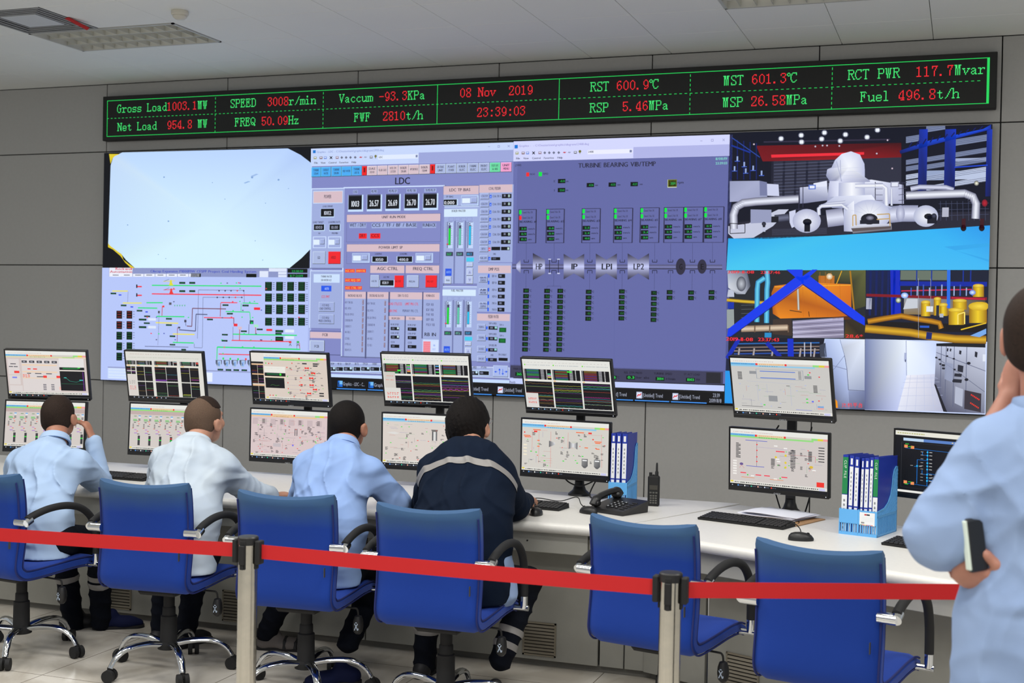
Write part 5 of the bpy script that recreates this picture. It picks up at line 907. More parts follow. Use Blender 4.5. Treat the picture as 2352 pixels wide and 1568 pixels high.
        c.rect(17, 47, 45, 50, (240, 225, 200), 6); c.rect(17.5, 50, 43, 71, (14, 12, 16), 6); c.ln([(19, 53), (42, 52)], .4, (30, 110, 60), 7); c.ln([(24, 66), (27, 64), (31, 66), (36, 65)], .5, (70, 130, 60), 7)
        for y in (33, 44, 52, 64, 72, 80): c.ln([(47, y), (88, y+.5)], .3, (150, 140, 180), 4)
        for x, y in [(71, 28), (79, 38), (76, 48), (76, 62), (80, 70.5), (72, 79)]: c.pl([(x, y-2), (x+2.4, y-.6), (x+5.5, y-2), (x+5.5, y+2.4), (x+2.4, y+1), (x, y+2.4)], (245, 50, 40), 6); c.rect(x, y+4, x+5.5, y+5, (70, 64, 60), 6); c.rect(x+7, y-.4, x+9, y+.8, (90, 84, 80), 6)
        for x, y in [(64, 47), (64, 61)]: c.rect(x, y, x+3, y+2.6, (245, 50, 40), 6)
        for x, y, col in [(19, 19.5, 0), (23, 20, 1), (27, 20, 1), (47, 27, 1), (54, 18, 1), (47, 45, 0), (47, 58, 1), (47, 70, 1), (47, 78, 0), (62, 62, 1), (63, 72, 1), (70, 83, 1), (22, 85, 1), (26, 85, 1), (30, 85, 0), (54, 86, 1)]: c.rect(x, y, x+1.2, y+2.4, (240, 60, 50) if col else (50, 220, 60), 6)
        scatter(c, 34, 48, 17, 95, 86, 4, dark=.8)
        for x, y in [(68, 18), (82, 18), (82, 22), (88, 77), (88, 82)]: c.rect(x, y, x+6, y+2.6, (54, 54, 58), 6)
        mbot(c, 17)
    elif kind in ('charts_three', 'charts_three_b'):
        b = kind[-1] == 'b'; c.rect(0, 0, 100, 100, (232, 232, 226), 1); dashes(c, 2, 98, 6, 24, (205, 200, 196), .8)
        for i in range(3):
            x0 = 1+i*33.2; x1 = x0+(31.5 if i < 2 else 31); c.rect(x0+1, 9.5, x0+2.6, 12, (130, 225, 80), 4); dashes(c, x0+4, x1, 11, 12, (180, 186, 190), 1.2)
            table(c, x0, 19, x1, 39, i+(11 if b else 5), [(110, 230, 80), (190, 150, 230), (90, 225, 170), (240, 150, 200), (245, 170, 80)] if i == 0 and not b else [(90, 180, 240), (20, 20, 24), (190, 150, 240), (20, 20, 24), (70, 225, 90)] if i == 1 and not b else [(14, 14, 16), (14, 14, 16), (90, 225, 170), (230, 170, 230), (235, 220, 90)] if i == 0 else None)
            c.rect(x0, 40, x1, 42.5, (234, 232, 224), 4); c.rect(x0+.6, 40.4, x0+3, 42, (245, 180, 90), 5); trend(c, x0, 43, x1, 93, i*13+(5 if b else 2), 13, 5)
        if not b: c.rect(17, 31, 21, 34, (70, 235, 60), 8); c.rect(1, 36, 14, 68, (214, 208, 200), 8); c.rect(1, 68, 19, 94, (224, 222, 216), 8); dashes(c, 4, 12, 44, 4, (235, 120, 100), 1, 9); dashes(c, 3, 13, 52, 4, (235, 100, 90), 1, 9)
        if not b: [dashes(c, 3, 17, y, 5, (235, 70, 60), 1.2, 9) for y in (78, 81, 86, 88)]; c.line([(68+k*.62, 68+math.sin(k*1.7)*1.2+math.cos(k*.6)) for k in range(48)], .5, (165, 60, 185), 8)
        if b: c.rect(51, 21, 56.5, 23.5, (70, 245, 60), 8); c.rect(1, 66, 15, 94, (222, 218, 214), 8); [dashes(c, 3, 13, y, 5, (235, 80, 70), 1.2, 9) for y in (76, 78, 83, 85)]; c.line([(68+k*.62, 70+math.sin(k*2.1)*1.2) for k in range(48)], .5, (150, 40, 120), 8)
        c.rect(0, 94.3, 100, 100, (14, 16, 20), 9)
        for k in range(7): c.rect(6+k*7, 96, 7.4+k*7, 98, (150, 190, 230) if k != 5 else (235, 60, 40), 10); dashes(c, 8+k*7, 11.5+k*7, 97, 3, (110, 116, 130), 1, 10)
    elif kind == 'burners':
        mtop(c, (206, 190, 186)); c.rect(0, 14.2, 100, 22, (196, 176, 172), 3); c.rect(0, 22, 100, 89, (214, 206, 200), 2)
        for k in range(7):
            x = 2+k*14.2; c.rect(x+9, 24, x+12, 28, (90, 165, 225), 5); c.rect(x+9, 26, x+12, 28, (240, 244, 250), 6); c.rect(x+3, 25, x+6.5, 26.4, (120, 150, 110), 5)
            for dx, dy, w, col in [(2, 32, 5, (60, 210, 60)), (2, 34.5, 6, (90, 170, 90)), (9, 31, 2.6, (70, 70, 74)), (9, 33.5, 2.6, (70, 70, 74)), (8, 36, 2, (250, 110, 90)), (3, 38, 3, (80, 80, 84)), (9, 41, 1.6, (240, 80, 60)), (1, 50, 1.6, (250, 120, 90)), (7, 45, 3, (90, 90, 96)), (4, 53, 3, (200, 120, 210)), (7, 56, 2, (230, 90, 90)), (4, 60, 4, (170, 110, 210)), (8, 62, 3, (90, 90, 96))]: c.rect(x+dx, dy, x+dx+w, dy+1.4, col, 5)
            for q in range(5): c.rect(x+1.5, 42+q*2, x+3.3, 43+q*2, (60, 60, 64), 5)
            c.rect(x+9, 66, x+12, 86, (60, 60, 64), 5); c.rect(x+9, 73, x+12, 75, (50, 220, 60), 6)
            if k == 3: c.rect(x+9, 69, x+12, 71, (235, 60, 50), 6)
        mbot(c)
    elif kind == 'pipes_pink':
        mtop(c, (222, 202, 202), (240, 200, 150)); scatter(c, 90, 2, 17, 97, 60, 8, dark=.4); scatter(c, 50, 2, 60, 97, 87, 9, dark=.4)
        for k in range(8): c.rect(2+k*12, 18, 9+k*12, 30, (205, 186, 188), 3); [c.rect(3+k*12, 19+q*2.4, 6.5+k*12, 20.1+q*2.4, (70, 60, 62), 5) for q in range(4) if k % 2]
        for y in (48, 52, 56, 60, 64): c.ln([(4, y), (22, y)], .25, (120, 110, 115), 4)
        for x in (58, 60.5): c.rect(x, 36, x+1, 50, (90, 90, 96), 5)
        c.rect(55, 68, 57, 71, (110, 110, 245), 6); c.rect(30, 67, 40, 74, (200, 190, 194), 4); mbot(c)
    elif kind == 'vessels':
        mtop(c, (222, 212, 204), (150, 205, 235)); scatter(c, 84, 3, 18, 97, 86, 14, dark=.34)
        for x in (57, 76): c.pl([(x, 27), (x+8, 27), (x+7, 31), (x+1, 31)], (120, 116, 112), 5); c.rect(x+1, 31, x+7, 48, [(90, 90, 92), (110, 110, 112), (110, 110, 112), (90, 90, 92)], 5); c.rect(x+2.6, 31, x+5.4, 48, (225, 224, 222), 6)
        c.pl([(4, 36), (14, 34), (20, 37), (14, 39)], (226, 224, 220), 5); c.rect(66, 58, 84, 80, (228, 216, 208), 4); c.rect(72, 64, 78, 69, (80, 76, 74), 6); mbot(c)
    elif kind == 'turbines':
        mtop(c, (216, 212, 204), (140, 205, 240)); scatter(c, 60, 2, 18, 98, 86, 21, dark=.5)
        for pts in ([(34, 20), (34, 86)], [(12, 20), (12, 60)], [(20, 20), (20, 80)], [(54, 20), (54, 48), (60, 48)], [(18, 19), (30, 19)], [(70, 22), (92, 22), (93, 80)], [(22, 70), (36, 70)], [(22, 74), (36, 74)], [(22, 78), (36, 78)]): c.line(pts, .3, (225, 130, 120), 4)
        for x, y, w in [(13, 17.5, 9), (63, 18, 9), (2, 29, 8), (3, 31.5, 6), (84, 33, 8), (85, 35.5, 6), (18, 37, 3), (18, 48, 3), (73, 45, 4), (86, 46, 4)]: c.rect(x, y, x+w, y+1.6, (250, 110, 50), 6)
        for x, y in [(14, 20), (77, 17.5)]: c.rect(x, y, x+4, y+3, (240, 60, 50), 6)
        for x in (3, 82.5): c.disc(x, 24 if x < 9 else 30, .9, 1.4, (240, 50, 40), 6, 8)
        c.pl([(32, 37), (39, 40), (39, 44), (32, 49)], [(90, 90, 94), (235, 235, 235), (210, 210, 212), (80, 80, 84)], 6); c.pl([(55, 36), (60, 40), (65, 37), (65, 50), (60, 46), (55, 50)], [(90, 90, 94), (230, 230, 232), (90, 90, 94), (100, 100, 104), (230, 230, 232), (90, 90, 94)], 6)
        for x in (70, 84): c.rect(x, 66, x+7, 79, [(150, 150, 150), (120, 120, 120), (90, 90, 92), (130, 130, 130)], 6); c.rect(x+1, 68, x+6, 70, (245, 245, 245), 7); c.pl([(x, 79), (x+7, 79), (x+4.5, 83), (x+2.5, 83)], (100, 100, 102), 6)
        for k in range(4): c.rect(2, 46+k*6, 6, 48.5+k*6, (245, 235, 210), 6)
        for x, y in [(47, 29), (68, 31), (10, 58), (16, 59), (70, 61), (26, 74), (48, 72), (64, 74)]: c.rect(x, y, x+2, y+1.6, (50, 225, 60), 7)
        mbot(c)
    elif kind == 'cooling':
        mtop(c, (206, 204, 200), (150, 205, 235)); c.box(26, 18, 74, 35, (150, 160, 175), .5, 4)
        for y in (21, 32.5): c.rect(30, y, 66, y+1.3, (80, 120, 215), 5)
        for x, y, w, h in [(19, 22, 7, 5), (75, 27, 7, 5), (37, 64, 9, 10)]: c.rect(x, y, x+w, y+h, (150, 152, 156), 5)
        for k in range(7): c.rect(6.5, 24+k*2, 11, 25.1+k*2, (60, 60, 64), 5)
        for k in range(6): c.rect(83, 43+k*2.2, 87, 44.2+k*2.2, (60, 60, 64), 5); c.rect(69, 20+k*2.4, 72, 21.2+k*2.4, (120, 122, 126), 5)
        for x, y in [(80, 20), (89, 27), (87, 68)]: c.rect(x, y, x+1.4, y+2, (235, 60, 60), 6)
        for x, y in [(75, 66), (75, 72), (78, 24), (31, 80)]: c.rect(x, y, x+2, y+1.8, (50, 220, 60), 6)
        c.rect(80.5, 69.5, 82.5, 72, (100, 110, 240), 6); c.rect(86, 78, 92, 81, (120, 170, 220), 6); c.rect(86, 81, 92, 84, (240, 170, 160), 6); scatter(c, 40, 6, 40, 95, 84, 31, [(180, 190, 230)], .18)
        for pts in ([(16, 40), (66, 42)], [(26, 44), (26, 74)], [(36, 44), (36, 60)], [(60, 44), (60, 80)]): c.line(pts, .25, (170, 180, 215), 3)
        c.rect(8, 84, 30, 84.7, (70, 70, 74), 5); c.rect(64, 86, 80, 86.7, (120, 130, 220), 5); mbot(c)
    elif kind == 'electrics':
        mtop(c, (212, 204, 200), (150, 225, 130)); scatter(c, 26, 40, 22, 95, 70, 41, dark=.6)
        c.rect(16, 18, 39, 19, (90, 100, 200), 5); c.rect(17, 62, 36, 63, (90, 100, 200), 5); c.line([(28, 20), (28, 62)], .4, (140, 110, 130), 5); c.line([(60, 38), (88, 38), (88, 48)], .4, (215, 130, 130), 5); c.line([(29, 29), (60, 30)], .3, (150, 140, 200), 4)
        for y in (24, 34, 45, 53): c.rect(27.5, y, 29, y+1.8, (240, 60, 60), 6)
        for k in range(12): c.rect(6, 24+k*2.2, 11 if k % 3 else 9, 25.2+k*2.2, (60, 60, 64), 5); c.rect(63, 30+k*2.6, 68, 31.3+k*2.6, (50, 50, 54), 5); c.rect(81, 30+k*1.4, 84.6, 31+k*1.4, (60, 60, 64), 5)
        for k in range(6): c.rect(43, 47+k*2, 47, 48.2+k*2, (50, 50, 54), 5); c.rect(91, 22+k*4.6, 97, 23.4+k*4.6, (50, 50, 54), 5); c.rect(3, 54+k*4.4, 7, 56.6+k*4.4, (244, 240, 235), 6)
        for x, y, r_ in [(12, 60, 2), (84, 56, 2)]: c.disc(x, y, r_, r_*1.2, (110, 90, 150) if x < 50 else (225, 190, 60), 5, 8); c.line([(x-2, y+7), (x, y+2), (x+3, y+7)], .3, (230, 100, 100), 5)
        for x, y in [(58, 40), (58, 52), (58, 60), (48, 44)]: c.disc(x, y, 1.2, 2, (230, 205, 60), 5, 10)
        for x, y, w in [(48, 33, 9), (11, 74, 6), (27, 76, 6), (36, 76, 6), (54, 76, 6)]: c.rect(x, y, x+w, y+1.8, (245, 70, 90), 6)
        for x, y, w in [(12, 82, 14), (42, 82, 14)]: c.rect(x, y, x+w, y+.8, (235, 140, 70), 5)
        for x, y in [(18, 77), (52, 78)]: c.rect(x, y, x+1.4, y+2, (50, 220, 60), 6)
        for x, y in [(46, 24), (56, 27), (49, 50), (22, 78), (46, 80), (85, 60), (48, 46)]: c.rect(x, y, x+3.6, y+2, (245, 243, 240), 6)
        mbot(c); c.rect(89.5, 80, 97, 88, (245, 50, 40), 8)
    else:   # dark one-line diagram
        c.rect(0, 0, 100, 100, (12, 14, 18), 1); c.rect(0, 0, 100, 7, (236, 234, 222), 2); dashes(c, 2, 30, 3.6, 12, (190, 190, 120), 1.6); c.rect(8, 11, 100, 15.5, (90, 130, 200), 3); c.rect(8, 11, 28, 15.5, (190, 215, 240), 4); dashes(c, 55, 85, 13.2, 10, (235, 215, 150), 1.4)
        c.box(6, 18, 98, 90, (50, 52, 58), .4, 2); B = (20, 120, 215)
        for pts in ([(10, 27), (98, 29)], [(10, 83), (98, 87)], [(32, 28), (32, 84)], [(22, 44), (22, 82)], [(22, 44), (32, 44)], [(32, 64), (42, 65), (42, 76), (32, 74)], [(27, 31), (27, 36), (32, 36)], [(27, 60), (27, 66), (32, 66)], [(54, 30), (54, 84)], [(48, 50), (54, 50)], [(48, 50), (48, 60), (54, 60)], [(19, 55), (22, 55)], [(37, 74), (37, 80)]): c.line(pts, .55, B, 4)
        for x, y in [(32, 31), (32, 36), (32, 42), (32, 48), (32, 53), (32, 58), (32, 66), (32, 71), (32, 76), (22, 54), (42, 70), (54, 46), (54, 58), (54, 66)]: c.disc(x, y, .9, 1.5, (40, 190, 255), 6, 8); c.rect(x+1.8, y-.6, x+4.6, y+.5, (190, 190, 190), 6); c.rect(x-6.6, y-.5, x-4, y+.5, (150, 150, 150), 6)
        for x, y in [(9, 22), (15.5, 23), (9, 79), (16, 80), (36, 84)]: c.rect(x, y, x+3.4, y+4.6, (245, 150, 90), 6)
        for x, y in [(10, 20), (13, 24), (10, 84), (13.4, 80)]: c.rect(x, y, x+3.6, y+1, (40, 210, 60), 7)
        c.rect(62, 21, 67, 28, (110, 120, 235), 6); c.rect(62, 28, 67, 31, (225, 215, 80), 6); c.rect(69, 22, 73, 30, (245, 160, 100), 6); c.rect(0, 94, 100, 97.5, (238, 238, 232), 3)
    return c
def monitor(kind, loc, yaw, tilt, label, logo=True):
    t = thing('computer_monitor', label, 'monitor', loc, 0, 'operator monitors'); t.rotation_euler = (rad(tilt), 0, rad(yaw))
    m = MB(); m.box(-MWD/2, MWD/2, -.012, .016, -MHT/2, MHT/2, .004); m.box(-MWD*.36, MWD*.36, .014, .034, -MHT*.38, MHT*.30, .009); m.box(-.06, .06, .03, .048, -.06, .06, .006)
    m.obj('casing', M_BLK, t)
    m = MB(); w, h = MWD/2, MHT/2
    m.box(-w, w, -.0155, -.0118, h-BZL, h, .001); m.box(-w, w, -.0155, -.0118, -h, -h+BZB, .001); m.box(-w, -w+BZL, -.0155, -.0118, -h+BZB, h-BZL, .001); m.box(w-BZL, w, -.0155, -.0118, -h+BZB, h-BZL, .001)
    m.obj('bezel', mat('bezel_black', (18, 18, 20), .3), t)
    content(kind).obj('screen', M_MON, t)
    c = Axis(lambda x, y: (x, y), lambda u, v, d: (u, -.0160-d, v), .0002)
    if logo: c.text('DELL', -.018, .018, -MHT/2+.0058, .0075, (165, 168, 172), 1); c.obj('logo', M_PRINT, t)
    MB().box(MWD/2-.016, MWD/2-.013, -.0165, -.0150, -MHT/2+.007, -MHT/2+.011).obj('power_light', mat('power_light', (220, 225, 235), .4, emit=((230, 235, 255), .6)), t)
    return t
MON = [('load_page', (-5.30, 6.38, 1.303), 15, 12.5, 'upper monitor at the far left showing a beige load page with a black chart', 0), ('burners', (-5.29, 6.35, .985), 13, -5, 'lower monitor at the far left partly hidden by the leftmost seated man', 0),
    ('strip_charts', (-4.508, 6.469, 1.314), 4.9, 11.4, 'upper monitor with eight narrow black strip charts, second station from the left', 0), ('burners', (-4.504, 6.495, .990), 5.1, -2.9, 'lower monitor partly hidden by the man with shaved hair, second station from the left', 0),
    ('pumps_and_charts', (-3.683, 6.506, 1.325), -2.4, 8.7, 'upper monitor with small black charts beside red pump symbols, third station from the left', 1), ('pipes_pink', (-3.715, 6.56, .985), -.5, -.7, 'lower monitor with a pinkish pipe diagram, third station from the left', 1),
    ('charts_three', (-2.822, 6.507, 1.346), 4.4, 15.8, 'upper monitor above the navy-jacketed man with three black trend charts', 1), ('vessels', (-2.803, 6.462, 1.004), 2.3, 1, 'lower monitor partly hidden by the navy-jacketed man', 0),
    ('charts_three_b', (-1.988, 6.478, 1.341), -6.4, 16.5, 'upper monitor with three trend charts on the stand left of the folder rack', 0), ('turbines', (-1.995, 6.468, 1.004), -7.5, 0, 'lower fully visible monitor touching the blue folder rack, orange marks on its diagram', 0),
    ('cooling', (-.836, 6.261, 1.38), -15.4, 14.5, 'upper monitor in front of the camera pictures with two blue lines on grey', 1), ('electrics', (-.847, 6.298, 1.018), -15.6, 1.9, 'lower monitor with a red square at its bottom right, above the paper stack', 1),
    ('one_line', (-.062, 6.05, 1.060), -27, .5, 'single low monitor with a black and blue diagram behind the standing man', 0)]
for k, l, y_, t_, lab, lg in MON: monitor(k, l, y_, t_, lab, lg)
def stand(x, y, z1, z2, tx, ty, label, lean=0):
    """desk pole with one or two brackets reaching forward to the screens"""
    t = thing('monitor_stand', label, 'monitor stand', (x, y, .75), 0, 'monitor stands')
    top = (z2 if z2 else z1)-.75+.05
    MB().lathe([(.062, 0), (.060, .010), (.036, .030), (.026, .060), (.025, .075)], 22).obj('foot', M_BLK, t, smooth=True)
    MB().box(-.024, .024, -.013, .013, .06, top, .006).obj('pole', M_BLK, t)
    for z in ((z1, z2) if z2 else (z1,)): MB().box(-.03, .03, -(y-ty)+.062, .0, z-.75-.025, z-.75+.025, .005).obj('bracket', M_BLK, t)
for args in [(-5.28, 6.50, .985, 1.303, 0, 6.36, 'black pole stand behind the far left monitor pair'), (-4.47, 6.60, .99, 1.314, 0, 6.48, 'black pole stand behind the strip chart monitor'), (-3.63, 6.62, .985, 1.325, 0, 6.52, 'black pole stand behind the pinkish diagram monitor'),
    (-2.78, 6.60, 1.0, 1.346, 0, 6.49, 'black pole stand behind the monitors of the navy-jacketed man'), (-1.945, 6.575, 1.004, 1.341, 0, 6.47, 'black pole stand with round foot left of the blue folder rack'), (-.80, 6.40, 1.018, 1.38, 0, 6.28, 'black pole stand rising behind the paper stack'), (-.04, 6.11, 1.06, 0, 0, 6.05, 'black pole stand under the single monitor behind the standing man')]: stand(*args)
# ---------------------------------------------------------------- things on the desk
DZ = .75
def keyboard(x, y, rz, label):
    t = thing('keyboard', label, 'keyboard', (x, y, DZ), rad(rz), 'black keyboards on the desk')
    m = MB(); m.add([(-.22, -.068, 0), (.22, -.068, 0), (.22, .068, 0), (-.22, .068, 0), (-.222, -.070, .010), (.222, -.070, .010), (.218, .066, .024), (-.218, .066, .024)], [(3, 2, 1, 0), (4, 5, 6, 7), (0, 1, 5, 4), (1, 2, 6, 5), (2, 3, 7, 6), (3, 0, 4, 7)]); m.obj('base', M_BLKM, t)
    m = MB(); rows = [(-.056, 13), (-.036, 15), (-.016, 15), (.004, 15), (.026, 15), (.050, 14)]
    for y0, n in rows:
        z = .010+(y0+.07)/.136*.014
        for k in range(n):
            a = -.212+k*.0195*15/n
            if n == 13 and 3 < k < 9:
                if k == 4: m.box(a, a+.0195*15/13*5-.003, y0-.008, y0+.008, z, z+.006, .0015)
                continue
            m.box(a, a+.0195*15/n-.003, y0-.008, y0+.008, z, z+.006, .0015)
        for k in range(6): a = .088+k*.021; m.box(a, a+.018, y0-.008, y0+.008, z, z+.006, .0015)
    m.obj('keys', mat('key_black', (30, 30, 33), .5), t); return t
keyboard(-4.52, 6.04, -2, 'black keyboard between the two leftmost seated men'); keyboard(-3.12, 6.07, -3, 'black keyboard left of the man in the pale blue shirt, third from left'); keyboard(-2.45, 6.06, 0, 'black keyboard mostly hidden between the third man and the navy jacket')
keyboard(-2.08, 6.05, -6, 'black keyboard beside the right elbow of the navy-jacketed man'); keyboard(-.955, 6.01, -18, 'fully visible black keyboard in front of the paper stack'); keyboard(-.09, 5.64, -24, 'black keyboard whose left end shows beside the standing man')
def mouse(x, y, rz, label):
    t = thing('computer_mouse', label, 'mouse', (x, y, DZ), rad(rz), 'black mice on the desk'); m = MB(); vs = []; fs = []; n = 20
    prof = [(1.0, 0), (1.02, .008), (.96, .018), (.80, .028), (.5, .034), (.18, .0365)]
    for s_, z in prof:
        for k in range(n):
            a = 6.2832*k/n; r_ = 1-.10*math.cos(a*2); vs.append((.030*s_*math.cos(a)*(1.0+.06*math.sin(a)), .055*s_*math.sin(a), z+.004*math.sin(a)*-s_*(z > .01)))
    for i in range(len(prof)-1):
        for k in range(n): fs.append((i*n+k, i*n+(k+1) % n, (i+1)*n+(k+1) % n, (i+1)*n+k))
    fs += [tuple(range(n))[::-1], tuple((len(prof)-1)*n+k for k in range(n))]; m.add(vs, fs); m.obj('shell', M_BLK, t, smooth=True)
    MB().cyl((-.003, .030, .026), .009, .006, 14, 'x').obj('wheel', M_BLKM, t); return t
mouse(-.655, 5.63, -75, 'black mouse in front of the keyboard by the paper stack'); mouse(-1.715, 5.96, 60, 'black mouse beside the desk telephone'); mouse(-1.93, 5.80, 10, 'black mouse under the right wrist of the navy-jacketed man')
def cable(pts, label, r=.0025):
    return tag(MB().tube(spline(pts, 8), r, 6).obj('cable', M_BLKM, smooth=True), label, 'cable')
cable([(-.66, 5.685, DZ+.012), (-.68, 5.78, DZ+.03), (-.73, 5.86, DZ+.045), (-.76, 5.93, DZ+.004), (-.72, 6.10, DZ+.004), (-.78, 6.30, DZ+.004)], 'thin black mouse cable curving up beside the right end of the keyboard')
cable([(-1.735, 6.0, DZ+.012), (-1.78, 6.05, DZ+.03), (-1.83, 6.14, DZ+.05), (-1.93, 6.17, DZ+.02), (-2.03, 6.12, DZ+.035), (-2.15, 6.2, DZ+.004)], 'thin black mouse cable arching left of the desk telephone')
cable([(-1.93, 6.55, DZ+.36), (-2.02, 6.53, DZ+.16), (-2.0, 6.50, DZ+.09), (-1.92, 6.50, DZ+.06), (-1.83, 6.50, DZ+.10), (-1.81, 6.49, DZ+.13), (-1.86, 6.48, DZ+.02), (-1.80, 6.45, DZ+.004), (-1.70, 6.46, DZ+.03), (-1.62, 6.40, DZ+.004)], 'black cable looping at the pole left of the blue folder rack', .004)
cable([(-3.36, 6.62, DZ+.10), (-3.42, 6.50, DZ+.075), (-3.40, 6.36, DZ+.02), (-3.43, 6.30, DZ+.004), (-3.34, 6.4, DZ+.05), (-3.22, 6.42, DZ+.02), (-3.10, 6.44, DZ+.004)], 'thin black cable curling on the desk between second and third men', .003)
cable([(-3.28, 5.90, DZ+.003), (-3.2, 5.93, DZ+.010), (-3.1, 5.92, DZ+.003)], 'short black cable in front of the keyboard beside the third man', .0025)
for i, (dx, s_) in enumerate(((0, 1),)):
    cable([(-2.52+.05*math.cos(a/9*6.28), 6.52, DZ+.07+.042*math.sin(a/9*6.28)) for a in range(10)]+[(-2.43, 6.5, DZ+.004), (-2.5, 6.4, DZ+.003)], 'black coiled cable ring hanging left of the navy-jacketed man', .004)
cable([(-.86, 6.36, 1.19), (-.90, 6.42, 1.12), (-.91, 6.42, 1.0), (-.88, 6.42, .86), (-.85, 6.43, .76)], 'black cable left of the pole behind the paper stack', .004); cable([(-.70, 6.36, 1.19), (-.715, 6.42, 1.10), (-.70, 6.42, .90), (-.73, 6.43, .76)], 'black cable right of the pole behind the paper stack', .004)
# telephones
def telephone(x, y, rz, label):
    t = thing('desk_telephone', label, 'telephone', (x, y, DZ), rad(rz))
    m = MB(); m.add([(-.10, -.10, 0), (.11, -.10, 0), (.11, .10, 0), (-.10, .10, 0), (-.10, -.105, .022), (.115, -.105, .022), (.115, .10, .058), (-.10, .10, .058)], [(3, 2, 1, 0), (4, 5, 6, 7), (0, 1, 5, 4), (1, 2, 6, 5), (2, 3, 7, 6), (3, 0, 4, 7)]); m.obj('body', M_BLK, t)
    T = lambda u, v, h: (u, v, .022+(v+.105)*.1756+h); m = MB(); pts = [T(-.07, -.108, .016), T(-.07, -.092, .032), T(-.07, -.045, .044), T(-.07, .04, .044), T(-.07, .086, .034), T(-.07, .105, .014)]
    m.tube(spline(pts, 5), [.020]*5+[.024]*3+[.019]*10+[.024]*3+[.021]*5, 12, True, .8); m.box(-.095, -.045, -.105, -.065, T(0, -.09, 0)[2]+.004, T(0, -.09, 0)[2]+.036, .010); m.box(-.095, -.045, .058, .100, T(0, .08, 0)[2]+.0, T(0, .08, 0)[2]+.036, .010); m.obj('handset', M_BLK, t, smooth=True)
    m = MB()
    for i in range(3):
        for j in range(4): a = T(-.012+i*.026, -.060+j*.026, 0); m.box(a[0]-.009, a[0]+.009, a[1]-.007, a[1]+.007, a[2]-.002, a[2]+.005, .002)
    for j in range(5): a = T(.080, -.070+j*.026, 0); m.box(a[0]-.012, a[0]+.016, a[1]-.006, a[1]+.006, a[2]-.002, a[2]+.004, .002)
    m.obj('keypad', mat('key_black', (30, 30, 33), .5), t)
    c = Axis(lambda u, v: (u, v), lambda u, v, d: T(u, v, .0056+d), .0003)
    for i in range(3):
        for j in range(4): c.rect(-.012+i*.026-.004, -.060+j*.026-.003, -.012+i*.026+.004, -.060+j*.026+.003, (205, 210, 215), 1)
    c.obj('key_numbers', M_PRINT, t); return t
telephone(-1.60, 6.08, -24, 'black desk telephone with white-printed keys behind the fifth blue chair'); telephone(.02, 5.86, -20, 'black telephone partly visible behind the keyboard beside the standing man')
# walkie-talkie
t = thing('walkie_talkie', 'black walkie-talkie standing upright right of the blue folder rack', 'radio', (-1.485, 6.36, DZ), rad(8)); m = MB()
m.box(-.030, .030, -.018, .018, 0, .155, .006); m.obj('body', M_BLKM, t)
MB().tube([(.014, 0, .15), (.014, 0, .175), (.014, 0, .18), (.014, 0, .212), (.014, 0, .222)], [.009, .009, .006, .005, .0035], 12).obj('antenna', M_BLKM, t, smooth=True); MB().cyl((-.017, 0, .153), .008, .018, 14).obj('volume_knob', M_BLKM, t); MB().cyl((-.002, .0, .153), .006, .008, 14).obj('channel_knob', M_BLKM, t)
m = MB()
for i in range(3):
    for j in range(4): m.box(-.018+i*.013, -.008+i*.013, -.0205, -.017, .014+j*.012, .022+j*.012, .001)
for i in range(3): m.box(-.020+i*.015, -.009+i*.015, -.0205, -.017, .066, .074, .001)
m.obj('keypad', mat('key_grey', (84, 84, 80), .6), t); MB().box(-.021, .021, -.0195, -.017, .084, .108, .001).obj('display', mat('radio_lcd', (58, 56, 50), .4), t)
